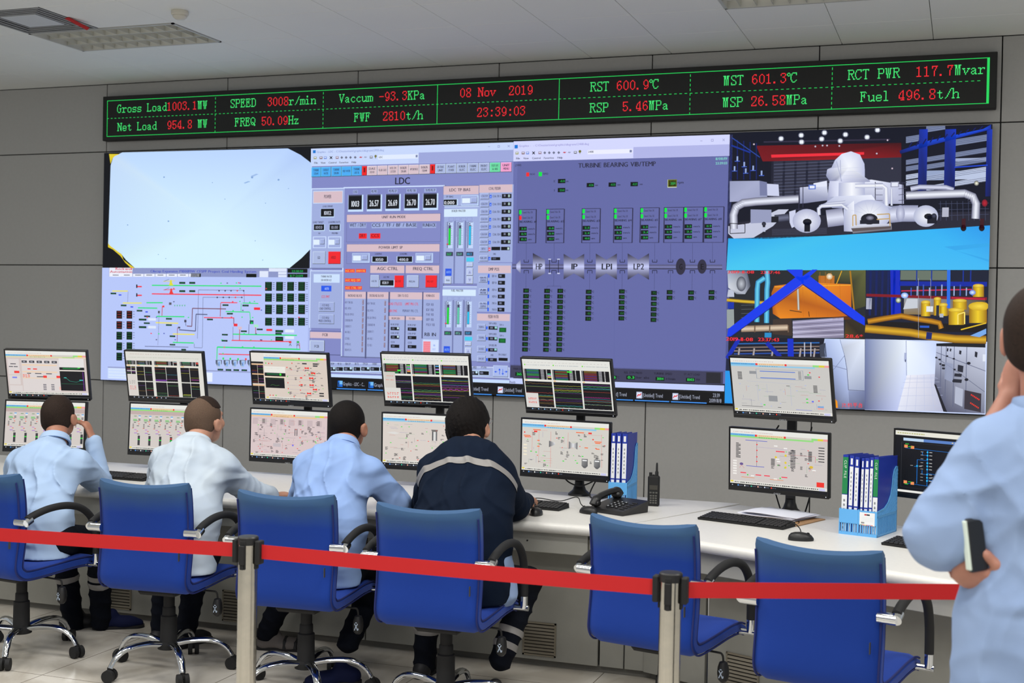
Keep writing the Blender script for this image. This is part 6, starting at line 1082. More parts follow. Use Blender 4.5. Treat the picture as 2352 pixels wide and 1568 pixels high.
# folder racks and folders
M_RACK = mat('rack_blue', (96, 172, 232), .45); M_FOLD = mat('folder_blue', (30, 52, 158), .4); M_LAB = mat('label_white', (226, 228, 232), .6); M_GRN = mat('folder_green', (22, 128, 72), .45)
def rack(x, y, rz, label, sticker=False, wd=.088):
    t = thing('folder_rack', label, 'file rack', (x, y, DZ), rad(rz)); D = .25; F = .115; Hh = .30; th = .003
    prof = [(0, 0), (D, 0), (D, Hh), (D-.02, Hh+.002), (D-.045, Hh-.012), (D-.062, Hh-.045), (D-.070, Hh-.09), (D-.085, Hh-.125), (D-.115, Hh-.155), (D-.16, Hh-.175), (0, F)]
    def inside(a, b):
        c_ = False; j = len(prof)-1
        for i in range(len(prof)):
            (xi, yi), (xj, yj) = prof[i], prof[j]
            if (yi > b) != (yj > b) and a < (xj-xi)*(b-yi)/(yj-yi)+xi: c_ = not c_
            j = i
        return c_
    for sx in (0, 1):
        m = MB(); X = 0 if sx == 0 else wd-th
        # rim along the outline, lattice bars inside it
        for (a, b_), (c_, d_) in zip(prof, prof[1:]+prof[:1]):
            l = math.hypot(c_-a, d_-b_); nx, ny = -(d_-b_)/l*.011, (c_-a)/l*.011
            m.add([(X+q, p[0], p[1]) for q in (0, th) for p in ((a, b_), (c_, d_), (c_+nx, d_+ny), (a+nx, b_+ny))], [(0, 1, 2, 3), (7, 6, 5, 4), (0, 4, 5, 1), (1, 5, 6, 2), (2, 6, 7, 3), (3, 7, 4, 0)])
        m.box(X, X+th, 0, D, .086, .096)
        for k in range(17): a = .012+k*.0145; m.box(X, X+th, a, a+.0055, .008, .09)
        for sl in range(-9, 22):
            run = None; p0 = None
            for q in range(0, 60):
                a = sl*.0155+q*.0055; b_ = .09+q*.0042*1.35
                ok = 0 < a < D and b_ < Hh and inside(a, b_)
                if ok and run is None: run = (a, b_)
                if (not ok or q == 59) and run is not None:
                    (a0, b0) = run; m.add([(X+w_, aa+da, bb) for w_ in (0, th) for aa, bb, da in ((a0, b0, 0), (pa, pb, 0), (pa, pb, .0065), (a0, b0, .0065))], [(0, 1, 2, 3), (7, 6, 5, 4), (0, 4, 5, 1), (1, 5, 6, 2), (2, 6, 7, 3), (3, 7, 4, 0)]) if (pa > a0) else None; run = None
                pa, pb = a, b_
        m.obj('side_lattice', M_RACK, t)
    m = MB(); m.box(0, wd, -.001, .002, .052, F); m.box(0, wd, -.001, .002, 0, .014)
    for k in range(9): a = k*(wd-.004)/8; m.box(a, a+.0045, -.001, .002, .012, .054)
    m.obj('front_panel', M_RACK, t); MB().box(0, wd, 0, D, 0, .004).obj('base', M_RACK, t); MB().box(0, wd, D-.003, D, 0, Hh).obj('back_panel', M_RACK, t)
    if sticker:
        c = Axis(lambda u, v: (u, v), lambda u, v, d: (u, -.0013-d, v), .0003); c.rect(.008, .050, wd-.010, .108, (232, 234, 236), 1); c.text('HIKE', .030, .052, .094, .007, (190, 40, 40), 2) if False else None
        c.rect(.030, .095, .040, .101, (200, 40, 40), 2); c.rect(.0405, .095, .055, .101, (40, 40, 46), 2)
        for k in range(3): c.rect(.016, .070+k*.007, .070, .0705+k*.007, (190, 196, 200), 2)
        for k in range(6): c.rect(.016+k*.0025, .058, .0175+k*.0025, .065, (60, 60, 64), 2)
        for k, q in enumerate([(40, 150, 90), (230, 90, 60), (240, 200, 70), (200, 80, 150), (60, 110, 200), (230, 80, 60)]): c.rect(.010+k*.010, .051, .020+k*.010, .0535, q, 2)
        c.obj('sticker', M_PRINT, t)
    return t
def folder(x, y, rz, w, h, label, kind='label', dz=.005, d=.235, lean=0):
    t = thing('ring_binder', label, 'binder', (x, y, DZ+dz), rad(rz), 'blue binders in the racks'); t.rotation_euler = (rad(-2.0), rad(lean), rad(rz))
    m = MB(); g = .0022; m.box(0, g, 0, d, 0, h, .0008); m.box(w-g, w, 0, d, 0, h, .0008); m.box(0, w, 0, g, 0, h, .0008); m.obj('cover', M_FOLD if kind != 'green' else M_FOLD, t); MB().box(g+.001, w-g-.001, .01, d-.012, .006, h-.025).obj('pages', M_LAB, t)
    if kind == 'label':
        m = MB(); m.box(w*.14, w*.86, -.0008, 0, h*.36, h*.86); m.obj('spine_label', M_LAB, t); MB().box(w*.20, w*.80, -.0008, 0, .0, h*.34).obj('lower_strip', M_LAB, t); MB().box(w*.30, w*.70, -.0008, 0, h*.885, h*.965).obj('top_tab', M_LAB, t)
        c = Axis(lambda u, v: (u, v), lambda u, v, e: (u, -.0010-e, v), .0003)
        random.seed(int(x*1000))
        for k in range(7): z = h*(.44+.055*k); c.rect(w*.38, z, w*.62, z+.0022, (90, 92, 100), 1); c.rect(w*.44, z-.004, w*.5, z+.006, (90, 92, 100), 1); c.rect(w*.38, z+.005, w*.60, z+.0066, (90, 92, 100), 1)
        c.obj('spine_characters', M_PRINT, t)
    else:
        MB().box(.0006, w-.0006, -.0012, 0, h*.50, h*.97).obj('green_spine', M_GRN, t); MB().box(.0006, w-.0006, -.0012, 0, .0, h*.49).obj('spine_label', M_LAB, t)
        c = Axis(lambda u, v: (u, v), lambda u, v, e: (u, -.0014-e, v), .0003)
        # lettering running down the spine
        hh = w*.42; z = h*.93
        for ch in 'CLIP FILE':
            if ch == ' ': z -= .010; continue
            vs, fs, a, b_ = glyph(ch); c.shape([(w*.72-hh+(v[1]/CAP)*hh, z-(v[0]-a)/CAP*hh) for v in vs], lin((225, 240, 228)), 1, fs); z -= (b_-a)/CAP*hh+.0035
        for k in range(7): zz = h*(.06+.058*k); c.rect(w*.3, zz, w*.68, zz+.0024, (80, 82, 92), 1); c.rect(w*.42, zz-.003, w*.5, zz+.0085, (80, 82, 92), 1); c.rect(w*.3, zz+.0055, w*.66, zz+.0075, (80, 82, 92), 1)
        c.obj('spine_lettering', M_PRINT, t)
    return t
def on_rack(rx, ry, rz, u, v=.006): a = rad(rz); return rx+u*math.cos(a)-v*math.sin(a), ry+u*math.sin(a)+v*math.cos(a)
RA = (-1.712, 6.31, 2); rack(*RA, 'single light blue plastic folder rack behind the telephone', wd=.098)
for u, w, lb in [(.006, .026, 'blue binder partly hidden by the monitor edge, leftmost in the single rack'), (.034, .026, 'middle blue binder in the rack behind the telephone'), (.063, .030, 'rightmost blue binder in the rack behind the telephone')]:
    X_, Y_ = on_rack(*RA, u); folder(X_, Y_, RA[2], w, .36, lb)
RB = (-.519, 5.895, -17); rack(*RB, 'left light blue folder rack of the joined pair beside the single monitor'); X_, Y_ = on_rack(*RB, .0885, 0); RC = (X_, Y_, -17); rack(*RC, 'right light blue folder rack with a white sticker on its front', True)
for RR, u, w, k, lb in [(RB, .006, .026, 'green', 'blue binder with green spine top, leftmost in the joined racks'), (RB, .036, .023, 'label', 'blue white-labelled binder right after the leftmost green-topped one'), (RB, .061, .023, 'label', 'blue white-labelled binder rightmost in the left joined rack'),
    (RC, .004, .014, 'label', 'thin blue binder with narrow spine, leftmost in the stickered rack'), (RC, .020, .022, 'label', 'blue binder right of the thin one in the stickered rack'), (RC, .043, .018, 'label', 'blue binder left of the green-topped one in the stickered rack'), (RC, .062, .022, 'green', 'green-topped blue binder at the right end of the stickered rack')]:
    X_, Y_ = on_rack(*RR, u); folder(X_, Y_, RR[2], w, .352 if k == 'green' else .345+random.uniform(-.004, .006), lb, k)
# paper stack on a brown board
t = thing('clipboard', 'brown board lying under the paper stack', 'clipboard', (-.83, 6.22, DZ), rad(-20)); MB().box(-.175, .18, -.165, .13, 0, .005, .001).obj('board', mat('board_brown', (168, 130, 92), .7), t)
t2 = thing('paper_stack', 'loose white printed sheets stacked on the brown board behind the keyboard', 'paper', (-.84, 6.26, DZ))
random.seed(11)
for k in range(7):
    a = rad(-22+random.uniform(-7, 7)); m = MB(); n = 8; w, h = .30, .21; vs = []; ox, oy = random.uniform(-.02, .02), random.uniform(-.015, .015)
    for j in range(3):
        for i in range(n+1): u = -w/2+w*i/n; v = -h/2+h*j/2; vs.append((ox+u*math.cos(a)-v*math.sin(a), oy+u*math.sin(a)+v*math.cos(a), .006+k*.0034+.0022*math.sin(i*.7+k)+.004*(i == 0)*(k % 2)))
    top = vs; bot = [(p[0], p[1], p[2]-.0016) for p in vs]; N = 3*(n+1); q = [(j*(n+1)+i, j*(n+1)+i+1, (j+1)*(n+1)+i+1, (j+1)*(n+1)+i) for j in range(2) for i in range(n)]
    ring = list(range(n+1))+[(n+1)+n, 2*(n+1)+n]+list(range(2*(n+1)+n-1, 2*(n+1)-1, -1))+[n+1]
    m.add(top+bot, q+[tuple(N+i for i in f)[::-1] for f in q]+[(ring[i], ring[(i+1) % len(ring)], N+ring[(i+1) % len(ring)], N+ring[i]) for i in range(len(ring))])
    (m.obj('sheet', mat('paper_white', (226, 228, 240), .7), t2, (0, 0, 0), smooth=True))
tag(MB().box(-.06, .06, -.03, .03, 0, .004, .001).obj('notepad', mat('pad_grey', (120, 118, 122), .6), None, (-2.03, 6.24, DZ), (0, 0, rad(-6))), 'thin grey pad on the desk behind the keyboard of the navy-jacketed man', 'notepad')
# ---------------------------------------------------------------- stanchions and red belts
M_BELT = mat('belt_red', (190, 16, 22), .75, bump=(900, .3, .0006))
def strip(p0, p1, parent, sag=.0):
    m = MB(); n = 24; vs = []; a = Vector(p0); b_ = Vector(p1); d = (b_-a); nn = Vector((-d.y, d.x, 0)).normalized()*.0008
    for i in range(n+1):
        t_ = i/n; p = a+d*t_; dz = -sag*4*t_*(1-t_)
        for z in (0, -.047):
            for s_ in (-1, 1): vs.append((p.x+nn.x*s_, p.y+nn.y*s_, p.z+z+dz))
    fs = []
    for i in range(n): k = i*4; fs += [(k, k+4, k+6, k+2), (k+1, k+3, k+7, k+5), (k, k+1, k+5, k+4), (k+2, k+6, k+7, k+3)]
    m.add(vs, fs+[(0, 2, 3, 1), (n*4, n*4+1, n*4+3, n*4+2)]); return m.obj('belt', M_BELT, parent)
def stanchion(x, y, label, belts):
    t = thing('stanchion', label, 'stanchion', (x, y, 0), 0, 'belt barrier posts')
    MB().lathe([(.16, 0), (.16, .012), (.12, .022), (.04, .032), (.034, .04)], 32).obj('base', M_STEEL, t, smooth=True)
    MB().lathe([(.0325, .03), (.0325, .925)], 32).obj('post', M_STEEL, t, smooth=True); MB().lathe([(.0345, .925), (.0345, .948), (.031, .952), (.004, .953)], 32).obj('cap', M_BLK, t, smooth=True)
    for a in (0, 90, 180, 270):
        T = Matrix.Rotation(rad(a), 4, 'Z'); m = MB(); m.T = T; m.box(.031, .036, -.011, .011, .845, .94, .002)
        if a in (0, 180): m.box(.034, .052, -.017, .017, .862, .940, .003)
        else: m.box(.033, .044, -.010, .010, .862, .925, .002); m.box(.032, .040, -.006, .006, .845, .87, .001)
        m.obj('belt_clip', M_BLKM, t)
    for p0, p1, s_ in belts: strip(p0, p1, t, s_)
    return t
stanchion(-2.228, 3.67, 'left steel belt post with black cap between the second and third chairs', [((-.050, 0, .926), (-2.0, .02, .886), .004), ((.050, 0, .927), (1.378, 0, .927), .003)])
stanchion(-.80, 3.67, 'right steel belt post with black cap in front of the fifth chair', [((.052, .01, .925), (1.45, .60, .925), .0)])
# ---------------------------------------------------------------- operator chairs
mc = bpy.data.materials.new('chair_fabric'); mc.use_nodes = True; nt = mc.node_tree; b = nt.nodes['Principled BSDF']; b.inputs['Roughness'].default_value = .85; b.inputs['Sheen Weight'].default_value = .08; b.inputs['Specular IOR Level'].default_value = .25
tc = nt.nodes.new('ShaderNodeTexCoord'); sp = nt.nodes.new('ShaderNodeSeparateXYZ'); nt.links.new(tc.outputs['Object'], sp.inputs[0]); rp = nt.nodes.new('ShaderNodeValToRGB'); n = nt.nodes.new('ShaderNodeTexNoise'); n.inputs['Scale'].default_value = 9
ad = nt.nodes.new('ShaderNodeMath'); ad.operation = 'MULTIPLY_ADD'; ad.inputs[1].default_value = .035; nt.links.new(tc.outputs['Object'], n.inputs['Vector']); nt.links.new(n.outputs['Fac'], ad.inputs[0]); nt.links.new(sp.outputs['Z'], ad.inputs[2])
rp.color_ramp.elements[0].position = .795; rp.color_ramp.elements[0].color = (*lin((15, 54, 142)), 1); rp.color_ramp.elements[1].position = .905; rp.color_ramp.elements[1].color = (*lin((54, 86, 124)), 1)   # paler top edge: worn fabric, plus light from above put into the colour
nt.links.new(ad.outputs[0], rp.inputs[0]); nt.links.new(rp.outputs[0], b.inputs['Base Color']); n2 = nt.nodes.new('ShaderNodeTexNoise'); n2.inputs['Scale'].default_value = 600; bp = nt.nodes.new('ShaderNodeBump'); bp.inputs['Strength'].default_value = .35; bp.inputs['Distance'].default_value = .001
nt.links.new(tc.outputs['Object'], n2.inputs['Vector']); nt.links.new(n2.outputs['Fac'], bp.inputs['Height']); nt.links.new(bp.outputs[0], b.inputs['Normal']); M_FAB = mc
M_PIPE = mat('chair_piping', (14, 30, 96), .8)
def make_chair():
    t = thing('office_chair', 'x', 'chair', (0, 0, 0), 0, 'blue office chairs at the desk')
    # side profile of the one-piece shell, back face from the top down and then forward under the seat
    out = spline([(-.288, .885), (-.268, .82), (-.252, .72), (-.247, .61), (-.252, .52), (-.246, .462), (-.215, .425), (-.16, .408), (-.02, .412), (.12, .420), (.215, .418), (.262, .405)], 4)
    nrm = []; n = len(out)
    for i in range(n):
        d = (out[min(i+1, n-1)]-out[max(i-1, 0)]); d = Vector((d[0], d[1])).normalized(); nrm.append(Vector((-d.y, d.x)))   # towards the sitter
    U = 14; hw = .224; ring = []
    def P(i, u, off):
        s_ = i/(n-1); back = max(0, 1-s_/.42); w = hw*(1.0-.035*back*0+.0*s_)
        x = u*w; cv_ = .034*back*(u*u); z_ = out[i][1]+nrm[i].y*off; y_ = out[i][0]+nrm[i].x*off+cv_
        z_ += .020*max(0, 1-s_/.10)*(u*u-.45)                            # the top edge dips in the middle
        return (x, y_, z_)
    m = MB(); th = .058; vs = []; fs = []; prof = []
    us = [-1+2*k/U for k in range(U+1)]
    loop = [(u, 0) for u in us]+[(1.02, th*.28), (1.02, th*.72)]+[(u, th) for u in reversed(us)]+[(-1.02, th*.72), (-1.02, th*.28)]; L = len(loop)
    def off(u, o, i):                                                    # plump, with rounded side edges
        e = max(0, (abs(u)-.86)/.16); r_ = .018*e*e; return o+(r_ if o < th*.5 else -r_)*(1 if o in (0, th) else 0)
    idx = list(range(n))
    for i in idx:
        for u, o in loop: vs.append(P(i, u, off(u, o, i)))
    for i in range(n-1):
        for k in range(L): fs.append((i*L+k, i*L+(k+1) % L, (i+1)*L+(k+1) % L, (i+1)*L+k))
    # rounded ends
    for e, i, sg in ((0, 0, 1), (1, n-1, -1)):
        d = out[0]-out[1] if e == 0 else out[-1]-out[-2]; d = Vector((0, d[0], d[1])).normalized()*.02; base = len(vs)
        for u, o in loop: p = Vector(P(i, u*.985, th*.5+(off(u, o, i)-th*.5)*.55)); vs.append(tuple(p+d))
        a = i*L
        for k in range(L): fs.append((a+k, a+(k+1) % L, base+(k+1) % L, base+k))
        fs.append(tuple(base+k for k in range(L)))
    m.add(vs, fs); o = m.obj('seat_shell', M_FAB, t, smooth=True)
    for sx in (-1, 1):
        for oo in (th*.12, th*.88): MB().tube([P(i, sx*1.0, oo) for i in range(1, n, 1)], .0042, 6).obj('piping', M_PIPE, t, smooth=True)
    MB().box(.196, .1985, -.262, -.250, .575, .615).obj('care_tag', mat('tag_grey', (60, 60, 62), .7), t)
    for sx in (-1, 1):
        X = sx*.276; pts = [(X, -.225, .715), (X, -.17, .735), (X, -.08, .752), (X, .02, .752), (X, .11, .728), (X, .175, .675), (X, .205, .60), (X, .212, .53), (X, .212, .49)]
        MB().tube(spline(pts, 6), .0175, 12).obj('armrest', M_BLKM, t, smooth=True)
        m = MB(); m.tube([(sx*.215, -.232, .700), (sx*.279, -.232, .700)], .020, 14); m.tube([(X, -.238, .698), (X, -.205, .714)], .021, 14); m.obj('arm_bracket', M_CHROME, t, smooth=True)
        m = MB(); m.tube([(X, .212, .505), (X, .212, .438)], .0165, 14); m.tube([(sx*.21, .212, .438), (sx*.296, .212, .438)], .013, 12); m.obj('arm_bracket', M_CHROME, t, smooth=True)
    MB().box(-.10, .10, -.12, .12, .375, .41, .012).obj('mechanism', M_BLKM, t)
    m = MB(); m.lathe([(.050, .105), (.050, .13), (.040, .14), (.038, .26), (.031, .265), (.030, .30), (.026, .305), (.026, .385)], 20); m.obj('gas_column', M_BLKM, t, smooth=True)
    lv = MB().tube(spline([(.05, .03, .385), (.20, .03, .385), (.232, .03, .380), (.238, .03, .35)], 4), .0045, 8).obj('height_lever', M_BLKM, t, smooth=True)
    k = MB(); k.lathe([(.004, .05), (.016, .045), (.022, .025), (.024, .0), (.020, -.024), (.010, -.035), (.002, -.037)], 14, (.238, .03, .305)); ko = k.obj('lever_knob', M_BLK, lv, smooth=True)
    c = Canvas(lambda u, v, d: (.238+u, .03-.0245-d, .305+v), .0004)
    for pts in ([(-.008, .016), (0, .004), (.008, .016)], [(-.008, -.014), (0, .004), (.008, -.014)], [(-.004, .020), (.004, .020)], [(.010, -.004), (.010, -.012)]): c.line(pts, .004, (170, 185, 205), 1)
    c.obj('emblem', M_PRINT, lv)
    for k in range(5):
        a = rad(72*k); ca, sa = math.cos(a), math.sin(a); m = MB(); pts = [(r_*ca, r_*sa, z) for r_, z in ((.035, .128), (.10, .140), (.17, .142), (.225, .132), (.265, .108), (.288, .078), (.296, .062))]
        m.tube(spline(pts, 4), [.020]*6+[.0185]*6+[.017]*6+[.015]*7, 12, True, .72); leg = m.obj('base_leg', M_CHROME, t, smooth=True)
        m = MB(); cx, cy = .300*ca, .300*sa; ta = a+1.1+k*.9; tx, ty = math.cos(ta), math.sin(ta)
        for s_ in (-1, 1): m.tube([(cx+tx*.006*s_, cy+ty*.006*s_, .029), (cx+tx*.026*s_, cy+ty*.026*s_, .029)], .029, 18)
        m.tube([(cx, cy, .03), (cx, cy, .066)], .011, 8); m.box(cx-.012, cx+.012, cy-.012, cy+.012, .035, .056, .004); m.obj('caster', M_BLKM, leg, smooth=True)
    return t
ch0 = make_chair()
def base_phase(ch, ph):                      # the star base turns under the seat
    for o in ch.children:
        if o.name.split('.')[0] == 'base_leg': o.rotation_euler = (0, 0, ph)
SEATS = [(-4.345, 5.06, -7, 9, 'blue office chair at the far left, cut by the left edge'), (-3.52, 5.10, 4, 29, 'blue office chair left of the left belt post'), (-2.765, 5.06, 4, 22, 'blue office chair directly right of the left belt post, third from left'),
      (-2.05, 4.98, 1, 20, 'blue office chair under the navy-jacketed man'), (-1.11, 5.02, -13, 40, 'empty blue office chair behind the right belt post'), (-.415, 4.745, -13, 40, 'empty blue office chair rightmost, nearest the standing man')]
chairs = []
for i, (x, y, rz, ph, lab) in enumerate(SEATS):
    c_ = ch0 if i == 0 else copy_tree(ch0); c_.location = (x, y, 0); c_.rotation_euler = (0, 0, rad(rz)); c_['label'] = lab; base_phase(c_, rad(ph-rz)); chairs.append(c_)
# ---------------------------------------------------------------- people: bodies and clothes grown from distance fields
def nets(F, org, h):
    S = F < 0; nx, ny, nz = [n-1 for n in F.shape]
    cnt = np.zeros((nx, ny, nz), np.int8)
    for i in (0, 1):
        for j in (0, 1):
            for k in (0, 1): cnt += S[i:nx+i, j:ny+j, k:nz+k]
    act = (cnt > 0) & (cnt < 8); ids = -np.ones((nx, ny, nz), np.int64); A = np.argwhere(act); ids[act] = np.arange(len(A))
    acc = np.zeros((len(A), 3)); num = np.zeros(len(A)); C8 = [(i, j, k) for i in (0, 1) for j in (0, 1) for k in (0, 1)]
    val = {c: F[A[:, 0]+c[0], A[:, 1]+c[1], A[:, 2]+c[2]] for c in C8}
    for c in C8:
        for ax in range(3):
            if c[ax] == 0:
                d = list(c); d[ax] = 1; d = tuple(d); a, b_ = val[c], val[d]; x = (a < 0) != (b_ < 0)
                t = np.where(x, a/np.where(a-b_ == 0, 1, a-b_), 0); p = np.tile(np.array(c, float), (len(A), 1)); p[:, ax] += t
                acc += p*x[:, None]; num += x
    V = org+(A+acc/num[:, None])*h; Q = []
    for ax in range(3):
        o1, o2 = (ax+1) % 3, (ax+2) % 3; sl = [slice(None)]*3; s2 = [slice(None)]*3; sl[ax] = slice(0, -1); s2[ax] = slice(1, None)
        a = S[tuple(sl)]; b_ = S[tuple(s2)]; E = np.argwhere(a != b_); ok = (E[:, o1] > 0) & (E[:, o2] > 0) & (E[:, o1] < F.shape[o1]-1) & (E[:, o2] < F.shape[o2]-1); E = E[ok]
        inn = a[E[:, 0], E[:, 1], E[:, 2]]; q = []
        for d1, d2 in ((0, 0), (-1, 0), (-1, -1), (0, -1)):
            e = E.copy(); e[:, o1] += d1; e[:, o2] += d2; q.append(ids[e[:, 0], e[:, 1], e[:, 2]])
        q = np.stack(q, 1); q[~inn] = q[~inn][:, ::-1]; Q.append(q)
    return V, np.concatenate(Q)
class Field:
    def __init__(s, lo, hi, h): s.o = np.array(lo, float); s.h = h; n = np.ceil((np.array(hi)-s.o)/h).astype(int)+1; s.F = np.full(n, .09, np.float32); s.n = n
    def grid(s, lo, hi):
        a = np.clip(np.floor((lo-s.o)/s.h).astype(int), 0, s.n); b_ = np.clip(np.ceil((hi-s.o)/s.h).astype(int)+1, 0, s.n); sl = tuple(slice(i, j) for i, j in zip(a, b_))
        ax = [s.o[i]+np.arange(a[i], b_[i])*s.h for i in range(3)]; return sl, np.stack(np.meshgrid(*ax, indexing='ij'), -1)
    def put(s, sl, d, k, sub=False):
        f = s.F[sl]
        if f.size == 0: return
        if sub: d = -d; h = np.clip(.5-.5*(d-f)/k*-1*-1, 0, 1); h = np.clip(.5+.5*(d-f)/k, 0, 1); s.F[sl] = f*(1-h)+d*h+k*h*(1-h)
        else: h = np.clip(.5+.5*(f-d)/k, 0, 1); s.F[sl] = f*(1-h)+d*h-k*h*(1-h)
    def cap(s, a, b_, r1, r2=None, k=.02, flat=None, sub=False):
        a = np.array(a, float); b_ = np.array(b_, float); r2 = r1 if r2 is None else r2; R = max(r1, r2)+k*1.5+.03
        sl, P = s.grid(np.minimum(a, b_)-R, np.maximum(a, b_)+R); q = P-a; ba = b_-a; t = np.clip((q@ba)/max(ba@ba, 1e-9), 0, 1); v = q-t[..., None]*ba
        if flat: ax, fa = np.array(flat[0], float), flat[1]; ax = ax/np.linalg.norm(ax); v = v+ax*((v@ax)[..., None])*(fa-1)
        d = np.linalg.norm(v, axis=-1)-(r1+(r2-r1)*t)
        s.put(sl, d, k, sub)
    def ell(s, c, r, k=.02, M=None, sub=False):
        c = np.array(c, float); r = np.array(r, float); R = r.max()+k*1.5+.02; sl, P = s.grid(c-R, c+R); q = P-c
        if M is not None: q = q@M
        d = (np.linalg.norm(q/r, axis=-1)-1)*r.min(); s.put(sl, d, k, sub)
    def chain(s, pts, rs, k=.02, flat=None):
        for i in range(len(pts)-1): s.cap(pts[i], pts[i+1], rs[i], rs[i+1], k, flat)
    def plane(s, p, n):      # keep the side away from n
        ax = [s.o[i]+np.arange(s.n[i])*s.h for i in range(3)]; n = np.array(n, float); n /= np.linalg.norm(n)
        d = ((ax[0]-p[0])*n[0])[:, None, None]+((ax[1]-p[1])*n[1])[None, :, None]+((ax[2]-p[2])*n[2])[None, None, :]; s.F = np.maximum(s.F, d.astype(np.float32))
    def folds(s, spec):      # cloth folds: ridges of given direction, spacing, height
        ax = [s.o[i]+np.arange(s.n[i])*s.h for i in range(3)]; X, Y, Z = np.meshgrid(*ax, indexing='ij'); m_ = np.abs(s.F) < .05
        x, y, z = X[m_], Y[m_], Z[m_]; w = np.zeros(len(x))
        for (dx, dy, dz), L, amp, ph, c, R in spec:
            u = (x*dx+y*dy+z*dz)*6.2832/L+ph; u = u+1.3*np.sin(x*17+ph)+1.1*np.sin(z*21+y*11+ph*2); g = 1-np.abs(np.sin(u*.5)); g = g*g
            if c is not None: g = g*np.exp(-(((x-c[0])**2+(y-c[1])**2+(z-c[2])**2)/R**2))
            w += amp*g
        s.F[m_] -= w
    def mesh(s, name, m, parent, sm=1):
        V, Q = nets(s.F, s.o, s.h)
        me = bpy.data.meshes.new(name); me.from_pydata(V.tolist(), [], Q.tolist()); me.update(); me.materials.append(m)
        import bmesh
        b = bmesh.new(); b.from_mesh(me)
        for _ in range(sm): bmesh.ops.smooth_vert(b, verts=b.verts, factor=.5, use_axis_x=True, use_axis_y=True, use_axis_z=True)
        # keep only the largest piece
        seen = set(); best = []
        for v in b.verts:
            if v in seen: continue
            st = [v]; comp = []; seen.add(v)
            while st:
                q = st.pop(); comp.append(q)
                for e in q.link_edges:
                    o2 = e.other_vert(q)
                    if o2 not in seen: seen.add(o2); st.append(o2)
            if len(comp) > len(best): best = comp
        bs = set(best); bmesh.ops.delete(b, geom=[v for v in b.verts if v not in bs], context='VERTS'); b.to_mesh(me); b.free()
        me.polygons.foreach_set('use_smooth', [True]*len(me.polygons)); o = link(name, me, parent)
        return o
def slab(src, name, m, parent, planes, out=.0022):
    """a strip of cloth cut from a garment between planes and lifted a little off it"""
    import bmesh
    b = bmesh.new(); b.from_mesh(src.data); b.normal_update()
    for p, n in planes:
        bmesh.ops.bisect_plane(b, geom=b.verts[:]+b.edges[:]+b.faces[:], plane_co=p, plane_no=n, clear_outer=True)
    seen = set(); best = []
    for v in b.verts:
        if v in seen: continue
        st = [v]; comp = []; seen.add(v)
        while st:
            q = st.pop(); comp.append(q)
            for e in q.link_edges:
                o2 = e.other_vert(q)
                if o2 not in seen: seen.add(o2); st.append(o2)
        if len(comp) > len(best): best = comp
    bs = set(best); bmesh.ops.delete(b, geom=[v for v in b.verts if v not in bs], context='VERTS')
    for v in b.verts: v.co += v.normal*out
    me = bpy.data.meshes.new(name); b.to_mesh(me); b.free(); me.materials.clear(); me.materials.append(m); return link(name, me, parent)
def J(px, py, y): return np.array(on_wall(px, py, y))
def rotm(yaw, pitch=0, roll=0): return np.array(Euler((pitch, roll, yaw), 'XYZ').to_matrix())
def skinmat(name, c):
    m = mat(name, c, .55, noise=(30, tuple(int(v*.93) for v in c), .25)); m.node_tree.nodes['Principled BSDF'].inputs['Subsurface Weight'].default_value = .12; m.node_tree.nodes['Principled BSDF'].inputs['Subsurface Radius'].default_value = (.02, .008, .004); return m
SK1, SK2, SK3 = skinmat('skin_tan', (176, 122, 98)), skinmat('skin_light_tan', (186, 136, 112)), skinmat('skin_warm', (180, 124, 104))
def cloth(name, c, c2, sc=900, st=.25, wr=.8):
    m = mat(name, c, .88, noise=(7, c2, .35), bump=(sc, st, .0006), spec=.12); nt = m.node_tree; b = nt.nodes['Principled BSDF']; fine = b.inputs['Normal'].links[0].from_node
    tc = nt.nodes.new('ShaderNodeTexCoord'); mp = nt.nodes.new('ShaderNodeMapping'); mp.inputs['Scale'].default_value = (1, .8, 1.7); mp.inputs['Rotation'].default_value = (.3, .5, 0)
    n = nt.nodes.new('ShaderNodeTexNoise'); n.noise_type = 'RIDGED_MULTIFRACTAL'; n.inputs['Scale'].default_value = 4.2; n.inputs['Detail'].default_value = 2.5; n.inputs['Roughness'].default_value = .45; n.inputs['Distortion'].default_value = .9
    bp = nt.nodes.new('ShaderNodeBump'); bp.inputs['Strength'].default_value = wr; bp.inputs['Distance'].default_value = .045
    nt.links.new(tc.outputs['Object'], mp.inputs[0]); nt.links.new(mp.outputs[0], n.inputs['Vector']); nt.links.new(n.outputs['Fac'], bp.inputs['Height']); nt.links.new(fine.outputs[0], bp.inputs['Normal']); nt.links.new(bp.outputs[0], b.inputs['Normal'])
    return m
SH_WHITE = cloth('shirt_pale', (168, 190, 218), (158, 182, 216)); SH_WHITE2 = cloth('shirt_offwhite', (188, 198, 206), (176, 190, 208)); SH_BLUE = cloth('shirt_light_blue', (144, 170, 216), (134, 162, 212)); SH_BLUE2 = cloth('shirt_sky', (142, 162, 196), (132, 153, 190))
NAVY = cloth('navy_cloth', (14, 26, 44), (11, 21, 38), wr=.35); NAVY2 = cloth('trouser_navy', (14, 18, 28), (11, 14, 23), wr=.35); M_REFL = mat('reflective_grey', (132, 129, 127), .5); M_HAIR = mat('hair_black', (13, 11, 11), .7, noise=(260, (24, 19, 18), .3), bump=(420, .8, .003), spec=.15); M_SHAVE = mat('hair_cropped', (34, 27, 24), .75, noise=(220, (54, 42, 36), .3), bump=(500, .6, .002), spec=.12); M_SHAVE2 = mat('hair_shaved', (84, 68, 57), .75, noise=(220, (104, 84, 70), .3), bump=(600, .5, .001), spec=.12)
